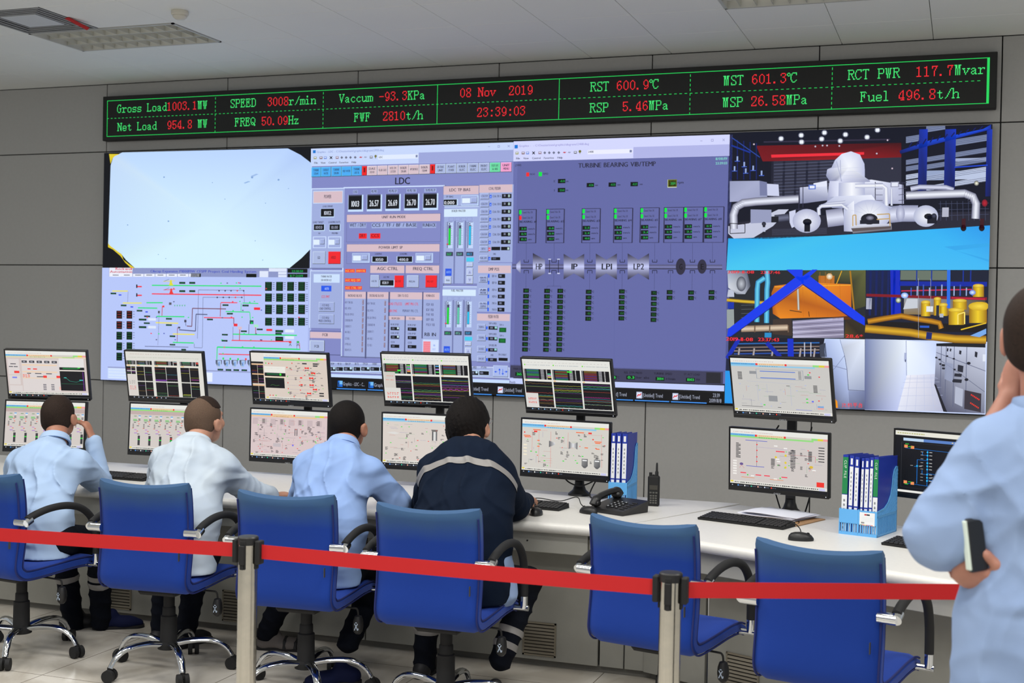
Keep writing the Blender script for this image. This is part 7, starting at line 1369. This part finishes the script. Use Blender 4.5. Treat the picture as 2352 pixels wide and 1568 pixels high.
def head_fields(f, c, Rm, s=1.0, face=True):
    T = lambda x, y, z: c+Rm@np.array([x*s, y*s, z*s])
    f.ell(T(0, -.012, .022), np.array([.077, .096, .092])*s, .02, Rm); f.ell(T(0, .024, -.035), np.array([.060, .068, .078])*s, .03, Rm)
    f.cap(T(-.030, .018, -.072), T(0, .062, -.088), .026*s, .020*s, .025); f.cap(T(.030, .018, -.072), T(0, .062, -.088), .026*s, .020*s, .025)
    f.cap(T(0, .086, .012), T(0, .112, -.030), .009*s, .015*s, .014); f.ell(T(0, .082, -.058), np.array([.026, .014, .011])*s, .010, Rm); f.cap(T(-.036, .080, .026), T(.036, .080, .026), .011*s, None, .012)
    for sx in (-1, 1):
        f.ell(T(sx*.034, .092, .008), np.array([.017, .012, .010])*s, .006, Rm, True)
        E = Rm@rotm(sx*-.45, 0, 0); f.ell(T(sx*.090, -.006, -.014), np.array([.011, .022, .035])*s, .007, E); f.ell(T(sx*.101, -.002, -.010), np.array([.006, .010, .018])*s, .004, E, True)
        f.ell(T(sx*.042, .064, -.022), np.array([.024, .022, .022])*s, .02, Rm)
    return T
def hand(f, wrist, d, up, curl=.5, sc=1.0, thumb=1, spread=.018):
    """palm with four unequal fingers and a side thumb; d points along the hand, up is the back of the hand"""
    d = np.array(d, float); d /= np.linalg.norm(d); up = np.array(up, float); up -= d*(up@d); up /= np.linalg.norm(up); side = np.cross(d, up)*thumb
    kn = wrist+d*.088*sc; f.cap(wrist-d*.03, wrist+d*.01, .026*sc, .026*sc, .012, (up, 1.25)); f.cap(wrist+d*.02, kn-d*.006, .033*sc, .036*sc, .012, (up, 2.3))
    for i, (ln, r_) in enumerate(((.072, .0088), (.080, .0092), (.074, .0088), (.058, .0078))):
        o = side*(.030-.020*i)*sc; p = kn+o-d*.012; a = .25*curl; pts = [p]
        for q, fr in enumerate((.46, .30, .24)):
            a += curl*(.9 if q else .5); p = p+(d*math.cos(a)-up*math.sin(a)+side*(.5-i*.33)*.12)*ln*fr*sc*1.15; pts.append(p)
        f.chain(pts, [r_*1.12*sc, r_*1.04*sc, r_*.96*sc, r_*.84*sc], .004)
    p0 = wrist+d*.018+side*.020*sc; p1 = p0+(d*.55+side*.65-up*.25)*.042*sc; p2 = p1+(d*.85+side*.25-up*.35*curl)*.034*sc; p3 = p2+(d*.95-up*.4*curl)*.026*sc; f.chain([p0, p1, p2, p3], [.0155*sc, .0125*sc, .0108*sc, .0088*sc], .008)
def bounds(pts, m): P = np.array(pts); return P.min(0)-m, P.max(0)+m
def seated(label, j, skin, shirt, shirtname, hairm, tw, folds, hs=1.0, hyaw=0, hpitch=.2, hroll=0, hair='short', hand_r=None, hand_l=None, collar=True, seed=0):
    root = j['pelvis'].copy(); root[2] = 0; t = thing('person', label, 'person', tuple(root), 0, 'people seated at the desk'); off = np.array([0, 0, 0.])
    for k_ in j: j[k_] = np.array(j[k_], float)-root
    pel, wai, che, nek, hd = (j[k_] for k_ in ('pelvis', 'waist', 'chest', 'neck', 'head')); sL, sR, eL, eR, wL, wR = (j[k_] for k_ in ('sL', 'sR', 'eL', 'eR', 'wL', 'wR'))
    Rm = rotm(hyaw, hpitch, hroll); bk = np.array([0, 1, -.25])
    # body
    lo, hi = bounds([pel, hd, wL, wR, eL, eR, sL, sR], .20); lo[2] = .50; f = Field(lo, hi, .0065)
    f.cap(pel, wai, tw*.72, tw*.72, .04, (bk, 1.4)); f.cap(wai, che, tw*.74, tw*.8, .04, (bk, 1.4)); f.cap(sL, sR, .045, .045, .05); f.cap(che, nek-(hd-nek)*.2, .09, .055, .05); f.cap(nek, hd-np.array([0, .01, .02]), .054*hs, .056*hs, .03)
    for s_, e, w in ((sL, eL, wL), (sR, eR, wR)): f.cap(s_, e, .048, .040, .02); f.cap(e, w, .040, .029, .015)
    f.plane((0, 0, .515), (0, 0, -1)); T = head_fields(f, hd, Rm, hs)
    for w, e, spec, th in ((wR, eR, hand_r, -1), (wL, eL, hand_l, 1)):
        d = (w-e); d /= np.linalg.norm(d)
        if spec: hand(f, w, spec[0], spec[1], spec[2], 1, spec[3])
        else: hand(f, w, d*[1, 1, 0]+[0, 0, -.02], (0, 0, 1), .35, 1, th)
    f.mesh('body', skin, t, 1)
    for sx in (-1, 1): me = MB(); me.lathe([(.0005, -.0095), (.006, -.007), (.0095, 0), (.006, .007), (.0005, .0095)], 10, tuple(T(sx*.034, .078, .008))); me.obj('eye', mat('eye_white', (225, 222, 216), .3), t, smooth=True)
    # hair
    lo, hi = bounds([hd], .17*hs); f = Field(lo, hi, .0055); g = {'short': .006, 'full': .017, 'shaved': .003}[hair]
    f.ell(T(0, -.014, .024), np.array([.077+g, .096+g, .092+g*1.3])*hs, .02, Rm)
    f.ell(T(0, -.045, -.030), np.array([.064+g*.7, .052+g*.6, .052])*hs, .03, Rm)
    if hair == 'full': f.folds([((1, .3, .4), .021, .0035, 0, None, 1), ((-.6, 1, .8), .017, .003, 1, None, 1)])
    for p, n in [(T(0, 0, -.078), (0, .35, -1)), (T(0, .062, .03), (0, 1, -.25)), (T(0, .012, -.02), (0, 1, -.95))]: f.plane(p, Rm@np.array(n, float))
    f.mesh('hair', hairm, t, 1)
    if hair == 'shaved':
        f = Field(lo, hi, .0055); f.ell(T(0, .0, .030), np.array([.078, .092, .094])*hs, .02, Rm); f.plane(T(0, -.02, .072), Rm@np.array((0, -.18, -1.))); f.plane(T(0, .07, .03), Rm@np.array((0, 1., -.2))); f.mesh('hair', M_SHAVE, t, 1)['label'] = 'dark hair on the crown'
    # shirt
    lo, hi = bounds([pel, nek, wL, wR, eL, eR, sL, sR], .26); f = Field(lo, hi, .007); ar = .066 if tw < .2 else .074
    f.cap(pel-[0, .0, .03], wai, tw*1.0, tw*.98, .05, (bk, 1.32)); f.cap(wai, che, tw*.98, tw*1.06, .06, (bk, 1.30)); f.cap(sL*.96+sR*.04, sR*.96+sL*.04, ar*1.05, None, .06); f.cap(che, nek-np.array([0, .03, .040]), tw*.66, .074, .08); f.cap(nek-np.array([.02, .115, .06]), che-np.array([.06, .185, .03]), .020, .006, .012, None, True)
    for s_, e, w in ((sL, eL, wL), (sR, eR, wR)):
        f.cap(s_, e, ar*1.04, ar*.92, .035); d = w-e; cu = e+d*.93; f.cap(e, cu, ar*.86, .043, .02); f.cap(cu-d*.05, cu+d*.02, .042, .043, .006)
        f.folds([(tuple(d/np.linalg.norm(d)), .045, .007, 1, tuple(e), .10)])
    f.folds(folds); f.cap(nek+[0, -.006, .018], nek+(hd-nek)*.7, .054, .058, .008, None, True); f.plane((0, 0, .475), (0, 0, -1))
    so = f.mesh(shirtname, shirt, t, 1)
    if collar:
        ax = Vector(hd-nek).normalized(); ax = (ax+Vector((0, .1, .5))).normalized(); u = ax.orthogonal().normalized(); v = ax.cross(u); m = MB(); vs = []; n = 28
        for r_, z in ((.074, -.030), (.084, -.030), (.080, -.012), (.073, .004), (.068, .010), (.062, .009), (.062, -.008)):
            for k in range(n): a = 6.2832*k/n; vs.append(tuple(Vector(nek)+ax*(z+.006)+Vector((0, -.004, .008))+(u*math.cos(a)+v*math.sin(a))*r_))
        R_ = 7; m.add(vs, [(i*n+k, i*n+(k+1) % n, ((i+1) % R_)*n+(k+1) % n, ((i+1) % R_)*n+k) for i in range(R_) for k in range(n)]); m.obj('collar', shirt, t, smooth=True)
    # trousers
    hL, hR = np.array([pel[0]-.085, pel[1]+.05, .555]), np.array([pel[0]+.085, pel[1]+.05, .555]); kL, kR, aL, aR = j['kL'], j['kR'], j['aL'], j['aR']; kL[2] = max(kL[2], .50); kR[2] = max(kR[2], .50)
    lo, hi = bounds([pel, hL, hR, kL, kR, aL, aR], .15); f = Field(lo, hi, .009); f.cap(hL, hR, .090, None, .03)
    for h_, k_, a_ in ((hL, kL, aL), (hR, kR, aR)): f.cap(h_, k_, .082, .066, .03); f.cap(k_, a_, .062, .050, .02)
    f.folds([((.3, .2, 1), .07, .008, seed, None, 1)]); f.plane((0, 0, min(aL[2], aR[2])-.03), (0, 0, -1))
    f.put(*(lambda sl, P: (sl, np.where((P[..., 1] < .26), .474-P[..., 2], -1.)))(*f.grid(f.o, f.o+f.n*f.h)), .004) if False else None
    tr = f.mesh('trousers', NAVY2, t, 1)
    return t, so, tr, j, root
def shin_stripes(tr, t, k, a, ys, x0=None, x1=None):
    d = (a-k)/np.linalg.norm(a-k)
    for px, py in ys:
        z = J(px, py, k[1]+t.location.y-.04)[2]; p = k+(a-k)*((k[2]-z)/(k[2]-a[2])); pl = [(Vector(p+d*.015), Vector(d)), (Vector(p-d*.015), Vector(-d))]
        if x1 is not None: pl.append((Vector((x1, 0, 0)), Vector((1, 0, 0))))
        if x0 is not None: pl.append((Vector((x0, 0, 0)), Vector((-1, 0, 0))))
        slab(tr, 'reflective_stripe', M_REFL, t, pl, .003)
def shoe(p, rz, label, m, sole, parent_label='shoe', sandal=False, group=None):
    """shoe centred over p on the floor; worn by a person, so it is the person's child"""
    f = Field((-.09, -.17, -.01), (.09, .17, .14), .006)
    f.cap((0, -.085, .035), (0, .06, .028), .036, .040, .03, ((0, 0, 1), 1.2)); f.cap((0, .03, .028), (0, .105, .022), .040, .030, .03, ((0, 0, 1), 1.3))
    if not sandal: f.cap((0, -.08, .035), (0, -.03, .075), .036, .032, .03)
    f.plane((0, 0, .010), (0, 0, -1)); return f
def put_shoe(t, root, x, y, rz, m, z=0, name='shoe'):
    f = shoe(None, rz, '', m, None); o = f.mesh(name, m, t, 1); o.location = (x-root[0], y-root[1], z); o.rotation_euler = (0, 0, rad(rz))
    s_ = MB(); pts = [(.034*math.cos(a), -.095+.034*math.sin(a)) for a in [rad(180+k*20) for k in range(10)]]+[(.041*math.cos(a), .095+.045*math.sin(a)) for a in [rad(k*20) for k in range(10)]]
    s_.prism(pts, 0, .016); s_.obj('sole', mat('sole_dark', (26, 26, 30), .8), o); return o
BL_SHOE = mat('shoe_blue', (12, 20, 56), .8, spec=.2); BK_SHOE = mat('shoe_black', (24, 24, 28), .6); SOCK = mat('sock_grey', (104, 98, 96), .85)
FB = lambda c, s_=1: [((.9, .0, .5), .10, .024*s_, .3, tuple(c+np.array([.10, -.1, -.05])), .22), ((-.7, 0, .7), .09, .022*s_, 1.1, tuple(c+np.array([-.10, -.1, -.10])), .20), ((.15, 0, 1), .075, .018*s_, 2.0, tuple(c+np.array([0, -.08, -.28])), .20), ((1, .2, .1), .12, .006*s_, .7, None, 1)]
# man at the far left, cheek on his hand
j = dict(pelvis=J(88, 1292, 5.12), waist=J(92, 1195, 5.17), chest=J(98, 1092, 5.30), neck=J(128, 1010, 5.46), head=J(136, 957, 5.55), sL=J(48, 1062, 5.34), sR=J(178, 1066, 5.38), eL=J(22, 1150, 5.55), eR=J(232, 1112, 5.66), wL=J(60, 1120, 5.80), wR=J(214, 1012, 5.66),
    kL=J(140, 1330, 5.50), kR=J(225, 1335, 5.52), aL=J(170, 1440, 5.58), aR=J(232, 1428, 5.62))
t, so, tr, jj, root = seated('seated man at the far left in pale blue shirt, cheek on his hand', j, SK1, SH_WHITE, 'shirt', M_SHAVE, .165, FB(j['chest']-(j['pelvis']*[1, 1, 0])), .98, .16, .14, 0, 'short', hand_r=((-.45, .02, .9), (.7, .2, .3), .55, 1), seed=1)
shin_stripes(tr, t, jj['kL'], jj['aL'], ((170, 1337),), None, (jj['kL'][0]+jj['kR'][0])/2); shin_stripes(tr, t, jj['kR'], jj['aR'], ((220, 1330), (228, 1349)), (jj['kL'][0]+jj['kR'][0])/2+.0, None)
put_shoe(t, root, root[0]+jj['aL'][0]+.02, root[1]+jj['aL'][1]+.05, -40, BK_SHOE); put_shoe(t, root, root[0]+jj['aR'][0]+.06, root[1]+jj['aR'][1]+.06, -55, BL_SHOE)
# second man, shaved sides, leaning to the right
j = dict(pelvis=J(412, 1292, 5.10), waist=J(415, 1200, 5.14), chest=J(436, 1092, 5.30), neck=J(452, 1015, 5.44), head=J(470, 966, 5.53), sL=J(378, 1058, 5.34), sR=J(512, 1072, 5.36), eL=J(360, 1130, 5.58), eR=J(568, 1122, 5.52), wL=J(400, 1110, 5.85), wR=J(622, 1138, 5.66),
    kL=J(380, 1330, 5.52), kR=J(460, 1335, 5.52), aL=J(370, 1450, 5.52), aR=J(428, 1445, 5.50))
t, so, tr, jj, root = seated('seated man with shaved sides in an off-white shirt, second from the left', j, SK2, SH_WHITE2, 'shirt', M_SHAVE2, .178, FB(j['chest']-(j['pelvis']*[1, 1, 0])), 1.03, -.14, .12, .05, 'shaved', seed=2)
put_shoe(t, root, root[0]+jj['aL'][0], root[1]+jj['aL'][1]+.04, 5, BK_SHOE); put_shoe(t, root, root[0]+jj['aR'][0], root[1]+jj['aR'][1]+.05, -8, BK_SHOE)
# third man
j = dict(pelvis=J(745, 1305, 5.14), waist=J(750, 1210, 5.17), chest=J(765, 1105, 5.30), neck=J(790, 1022, 5.44), head=J(799, 977, 5.53), sL=J(712, 1072, 5.34), sR=J(850, 1086, 5.36), eL=J(690, 1150, 5.58), eR=J(915, 1158, 5.46), wL=J(720, 1125, 5.85), wR=J(900, 1130, 5.78),
    kL=J(690, 1350, 5.55), kR=J(880, 1352, 5.58), aL=J(612, 1455, 5.62), aR=J(800, 1475, 5.30))
t, so, tr, jj, root = seated('seated man with cropped black hair in a light blue shirt, third from the left', j, SK1, SH_BLUE, 'shirt', M_HAIR, .172, FB(j['chest']-(j['pelvis']*[1, 1, 0])), 1.03, -.04, .16, .03, 'short', seed=3)
o = put_shoe(t, root, root[0]+jj['aL'][0]+.07, root[1]+jj['aL'][1]+.02, -75, SOCK, name='sandal')
m = MB(); m.tube([(-.042, .03, .014), (-.036, .03, .05), (0, .03, .063), (.036, .03, .05), (.042, .03, .014)], .010, 8, True, 1); m.tube([(-.04, .085, .014), (-.03, .085, .042), (0, .085, .052), (.03, .085, .042), (.04, .085, .014)], .010, 8); m.obj('sandal_strap', BK_SHOE, o, smooth=True)
put_shoe(t, root, root[0]+jj['aR'][0]-.02, root[1]+jj['aR'][1]-.10, 125, BL_SHOE)
# man in the navy work jacket
j = dict(pelvis=J(1068, 1318, 5.08), waist=J(1066, 1215, 5.12), chest=J(1072, 1112, 5.28), neck=J(1080, 1030, 5.44), head=J(1078, 978, 5.55), sL=J(1000, 1085, 5.33), sR=J(1145, 1094, 5.36), eL=J(978, 1160, 5.54), eR=J(1184, 1160, 5.58), wL=J(1010, 1128, 5.84), wR=J(1206, 1150, 5.80),
    kL=J(985, 1360, 5.52), kR=J(1212, 1372, 5.46), aL=J(975, 1530, 5.50), aR=J(1150, 1515, 5.28))
t, so, tr, jj, root = seated('seated man in a navy work jacket with a grey reflective stripe across the back', j, SK2, NAVY, 'jacket', M_HAIR, .205, FB(j['chest']-(j['pelvis']*[1, 1, 0]), 1.1), 1.04, -.14, .16, 0, 'full', collar=False, seed=4)
c0 = jj['chest']; ax = (jj['neck']-jj['waist']); ax /= np.linalg.norm(ax); pc = c0-ax*.012; axt = ax+np.array([.10, 0, 0]); slab(so, 'reflective_stripe', M_REFL, t, [(Vector(pc+ax*.017), Vector(axt)), (Vector(pc-ax*.017), Vector(-axt)), (Vector(c0+[0, .08, 0]), Vector((0, 1, 0)))], .003)
lo, hi = bounds([jj['pelvis']], .32); f = Field(lo, hi, .009); f.cap(jj['pelvis']+[.06, .02, .02], jj['pelvis']+[.09, .05, -.06], .15, .13, .03, ((0, 1, 0), 1.3)); f.plane(jj['pelvis']-[0, 0, .13], (0, 0, -1)); f.folds([((1, 0, .3), .05, .008, 0, None, 1)]); f.mesh('shirt_tail', SH_BLUE2, t, 1)['label'] = 'light blue shirt tail below the jacket'
shin_stripes(tr, t, jj['kL'], jj['aL'], ((985, 1428), (980, 1450)), None, (jj['kL'][0]+jj['kR'][0])/2); shin_stripes(tr, t, jj['kR'], jj['aR'], ((1178, 1441), (1158, 1468)), (jj['aL'][0]+jj['kR'][0])/2, None)
put_shoe(t, root, root[0]+jj['aL'][0], root[1]+jj['aL'][1]+.05, 0, BK_SHOE); put_shoe(t, root, root[0]+jj['aR'][0], root[1]+jj['aR'][1]-.02, -10, BK_SHOE)
# collar of the jacket and glasses
m = MB(); n = 24; vs = []; nk = jj['neck']; axv = Vector((0, .25, 1)).normalized(); u = Vector((1, 0, 0)); v = axv.cross(u)
for r_, z in ((.078, -.05), (.080, -.01), (.076, .024), (.070, .022), (.068, -.02)):
    for k in range(n): a = 6.2832*k/n; vs.append(tuple(Vector(nk)+axv*z+(u*math.cos(a)*1.05+v*math.sin(a))*r_))
m.add(vs, [(i*n+k, i*n+(k+1) % n, ((i+1) % 5)*n+(k+1) % n, ((i+1) % 5)*n+k) for i in range(5) for k in range(n)]); m.obj('jacket_collar', NAVY, t, smooth=True)
Rm = rotm(-.14, .16, 0); T4 = lambda x, y, z: tuple(jj['head']+Rm@(np.array([x, y, z])*1.04)); m = MB(); m.tube([T4(.082, -.01, .004), T4(.080, .05, .006), T4(.066, .098, .006)], .0018, 6); m.tube([T4(-.082, -.01, .004), T4(-.080, .05, .006), T4(-.066, .098, .006)], .0018, 6)
for sx in (-1, 1): m.tube([T4(sx*.036+.026*math.cos(a), .103, .004+.018*math.sin(a)) for a in [k*.524 for k in range(13)]], .0017, 6)
m.tube([T4(-.012, .106, .008), T4(.012, .106, .008)], .0017, 6); g = m.obj('glasses', M_CHROME, None, tuple(root)); tag(g, 'thin metal glasses worn by the navy-jacketed man', 'glasses')
# standing man at the right
def J3(px, py, y=3.1): return J(px, py, y)
root = J3(2395, 1500); root[2] = 0; t = thing('person', 'standing man in a loose light blue shirt at the right edge, hand at chin', 'person', tuple(root))
G = {k_: v-root for k_, v in dict(pelvis=J3(2398, 1430), waist=J3(2405, 1290), chest=J3(2405, 1120, 3.12), neck=J3(2405, 935, 3.14), head=J3(2401, 772, 3.16), sL=J3(2290, 1045, 3.12), sR=J3(2520, 1050, 3.14), eL=J3(2162, 1228, 3.06), eR=J3(2560, 1290, 3.22), wL=J3(2318, 925, 3.26), wR=J3(2312, 1356, 3.035)).items()}
Rm = rotm(-.35, .10, 0); hd = G['head']; lo, hi = bounds(list(G.values())+[G['eL']], .2); f = Field(lo, hi, .006)
f.cap(G['pelvis'], G['waist'], .13, .115, .04, ((0, 1, 0), 1.4)); f.cap(G['waist'], G['chest'], .12, .135, .04, ((0, 1, 0), 1.4)); f.cap(G['sL'], G['sR'], .05, None, .05); f.cap(G['chest'], G['neck']-[0, 0, .03], .09, .055, .05); f.cap(G['neck'], hd-[0, .01, .02], .056, .056, .03)
for s_, e, w in ((G['sL'], G['eL'], G['wL']), (G['sR'], G['eR'], G['wR'])): f.cap(s_, e, .052, .044, .02); f.cap(e, e+(w-e)*.35, .044, .046, .015); f.cap(e+(w-e)*.35, w, .046, .031, .015)
T = head_fields(f, hd, Rm, 1.02)
hand(f, G['wL'], (.12, .10, .95), (-.75, -.5, .1), .75, 1.0, -1)
# right hand: fingers wrap round the lower edge of the dark notebook
wr = G['wR']; hand(f, wr, (-.90, -.10, .34), (-.15, -.80, -.55), .62, 1.06, 1)
f.mesh('body', SK3, t, 1)
for sx in (-1, 1): MB().lathe([(.0005, -.0095), (.006, -.007), (.0095, 0), (.006, .007), (.0005, .0095)], 10, tuple(T(sx*.034, .078, .008))).obj('eye', MATS['eye_white'], t, smooth=True)
lo, hi = bounds([hd], .17); f = Field(lo, hi, .0055); f.ell(T(0, -.014, .024), np.array([.083, .102, .099])*1.02, .02, Rm); f.ell(T(0, -.045, -.03), np.array([.066, .055, .05]), .03, Rm)
for p, n in [(T(0, 0, -.072), (0, .35, -1)), (T(0, .062, .03), (0, 1, -.25)), (T(0, .012, -.015), (0, 1, -.95))]: f.plane(p, Rm@np.array(n, float))
f.mesh('hair', M_SHAVE, t, 1)
lo, hi = bounds([G['pelvis'], G['neck'], G['sR'], G['eL'], G['eR'], G['sL']], .26); f = Field(lo, hi, .0075)
hem = G['pelvis']-[0, 0, .24]; f.cap(hem, G['pelvis'], .205, .185, .05, ((0, 1, 0), 1.25)); f.cap(G['pelvis'], G['waist'], .180, .142, .05, ((0, 1, 0), 1.3)); f.cap(G['waist'], G['chest'], .142, .170, .06, ((0, 1, 0), 1.35)); f.cap(G['sL'], G['sR'], .072, None, .06); f.cap(G['chest'], G['neck']-[0, .0, .05], .12, .07, .08)
dL = G['wL']-G['eL']; f.cap(G['sL'], G['eL'], .082, .076, .04); f.cap(G['eL'], G['eL']+dL*.50, .070, .056, .03); dR = G['wR']-G['eR']; f.cap(G['sR'], G['eR'], .080, .072, .04); f.cap(G['eR'], G['eR']+dR*.80, .066, .050, .03)
cl = tuple(G['eL']); f.folds([((.5, 0, -.85), .10, .012, .4, tuple(G['eL']+[.06, -.05, .08]), .16), ((1, 0, .12), .13, .014, 1.2, tuple(G['pelvis']+[-.08, -.1, -.1]), .30), ((.8, 0, .6), .11, .010, 2.2, tuple(G['chest']+[-.08, -.1, 0]), .2), ((1, 0, -.5), .10, .010, .1, tuple(G['waist']+[-.05, -.12, 0]), .18), ((.2, .1, 1), .3, .006, 0, None, 1)])
f.cap(G['neck']+[0, 0, .01], hd, .055, .06, .008, None, True); f.plane(hem-[0, 0, .01], (0, 0, -1)); f.mesh('shirt', SH_BLUE2, t, 1)
m = MB(); n = 28; vs = []; nk = Vector(G['neck']); axv = Vector((0, .18, 1)).normalized(); u = Vector((1, 0, 0)); v = axv.cross(u)
for r_, z in ((.070, -.03), (.078, -.03), (.080, -.006), (.074, .018), (.064, .016)):
    for k in range(n): a = 6.2832*k/n; vs.append(tuple(nk+axv*z+(u*math.cos(a)+v*math.sin(a))*r_))
m.add(vs, [(i*n+k, i*n+(k+1) % n, ((i+1) % 5)*n+(k+1) % n, ((i+1) % 5)*n+k) for i in range(5) for k in range(n)]); m.obj('collar', SH_BLUE2, t, smooth=True)
lo, hi = bounds([G['pelvis']-[0, 0, .05], (-.12, 0, .05), (.12, .02, .05)], .2); f = Field(lo, hi, .011)
for sx in (-1, 1): f.cap(G['pelvis']+[sx*.085, 0, -.02], (sx*.11, .01, .50), .098, .070, .04); f.cap((sx*.11, .01, .50), (sx*.12, .0, .10), .068, .056, .02)
f.plane((0, 0, .055), (0, 0, -1)); f.mesh('trousers', NAVY2, t, 1)
for sx in (-1, 1): put_shoe(t, np.array([0, 0, 0]), sx*.12, .04, -sx*8, BK_SHOE)
pc = J3(2240, 1250, 3.0); nb = thing('notebook', 'black notebook with a pale edge clutched under the arm of the standing man', 'notebook', tuple(pc)); nb.rotation_euler = (rad(-4), rad(-6), rad(38))
MB().box(-.024, .024, -.010, .010, -.060, .060, .006).obj('cover', mat('notebook_black', (22, 26, 32), .5), nb); MB().box(-.0262, -.020, -.0085, .0085, -.054, .056, .002).obj('page_edge', mat('page_edge_pale', (214, 226, 214), .6), nb)
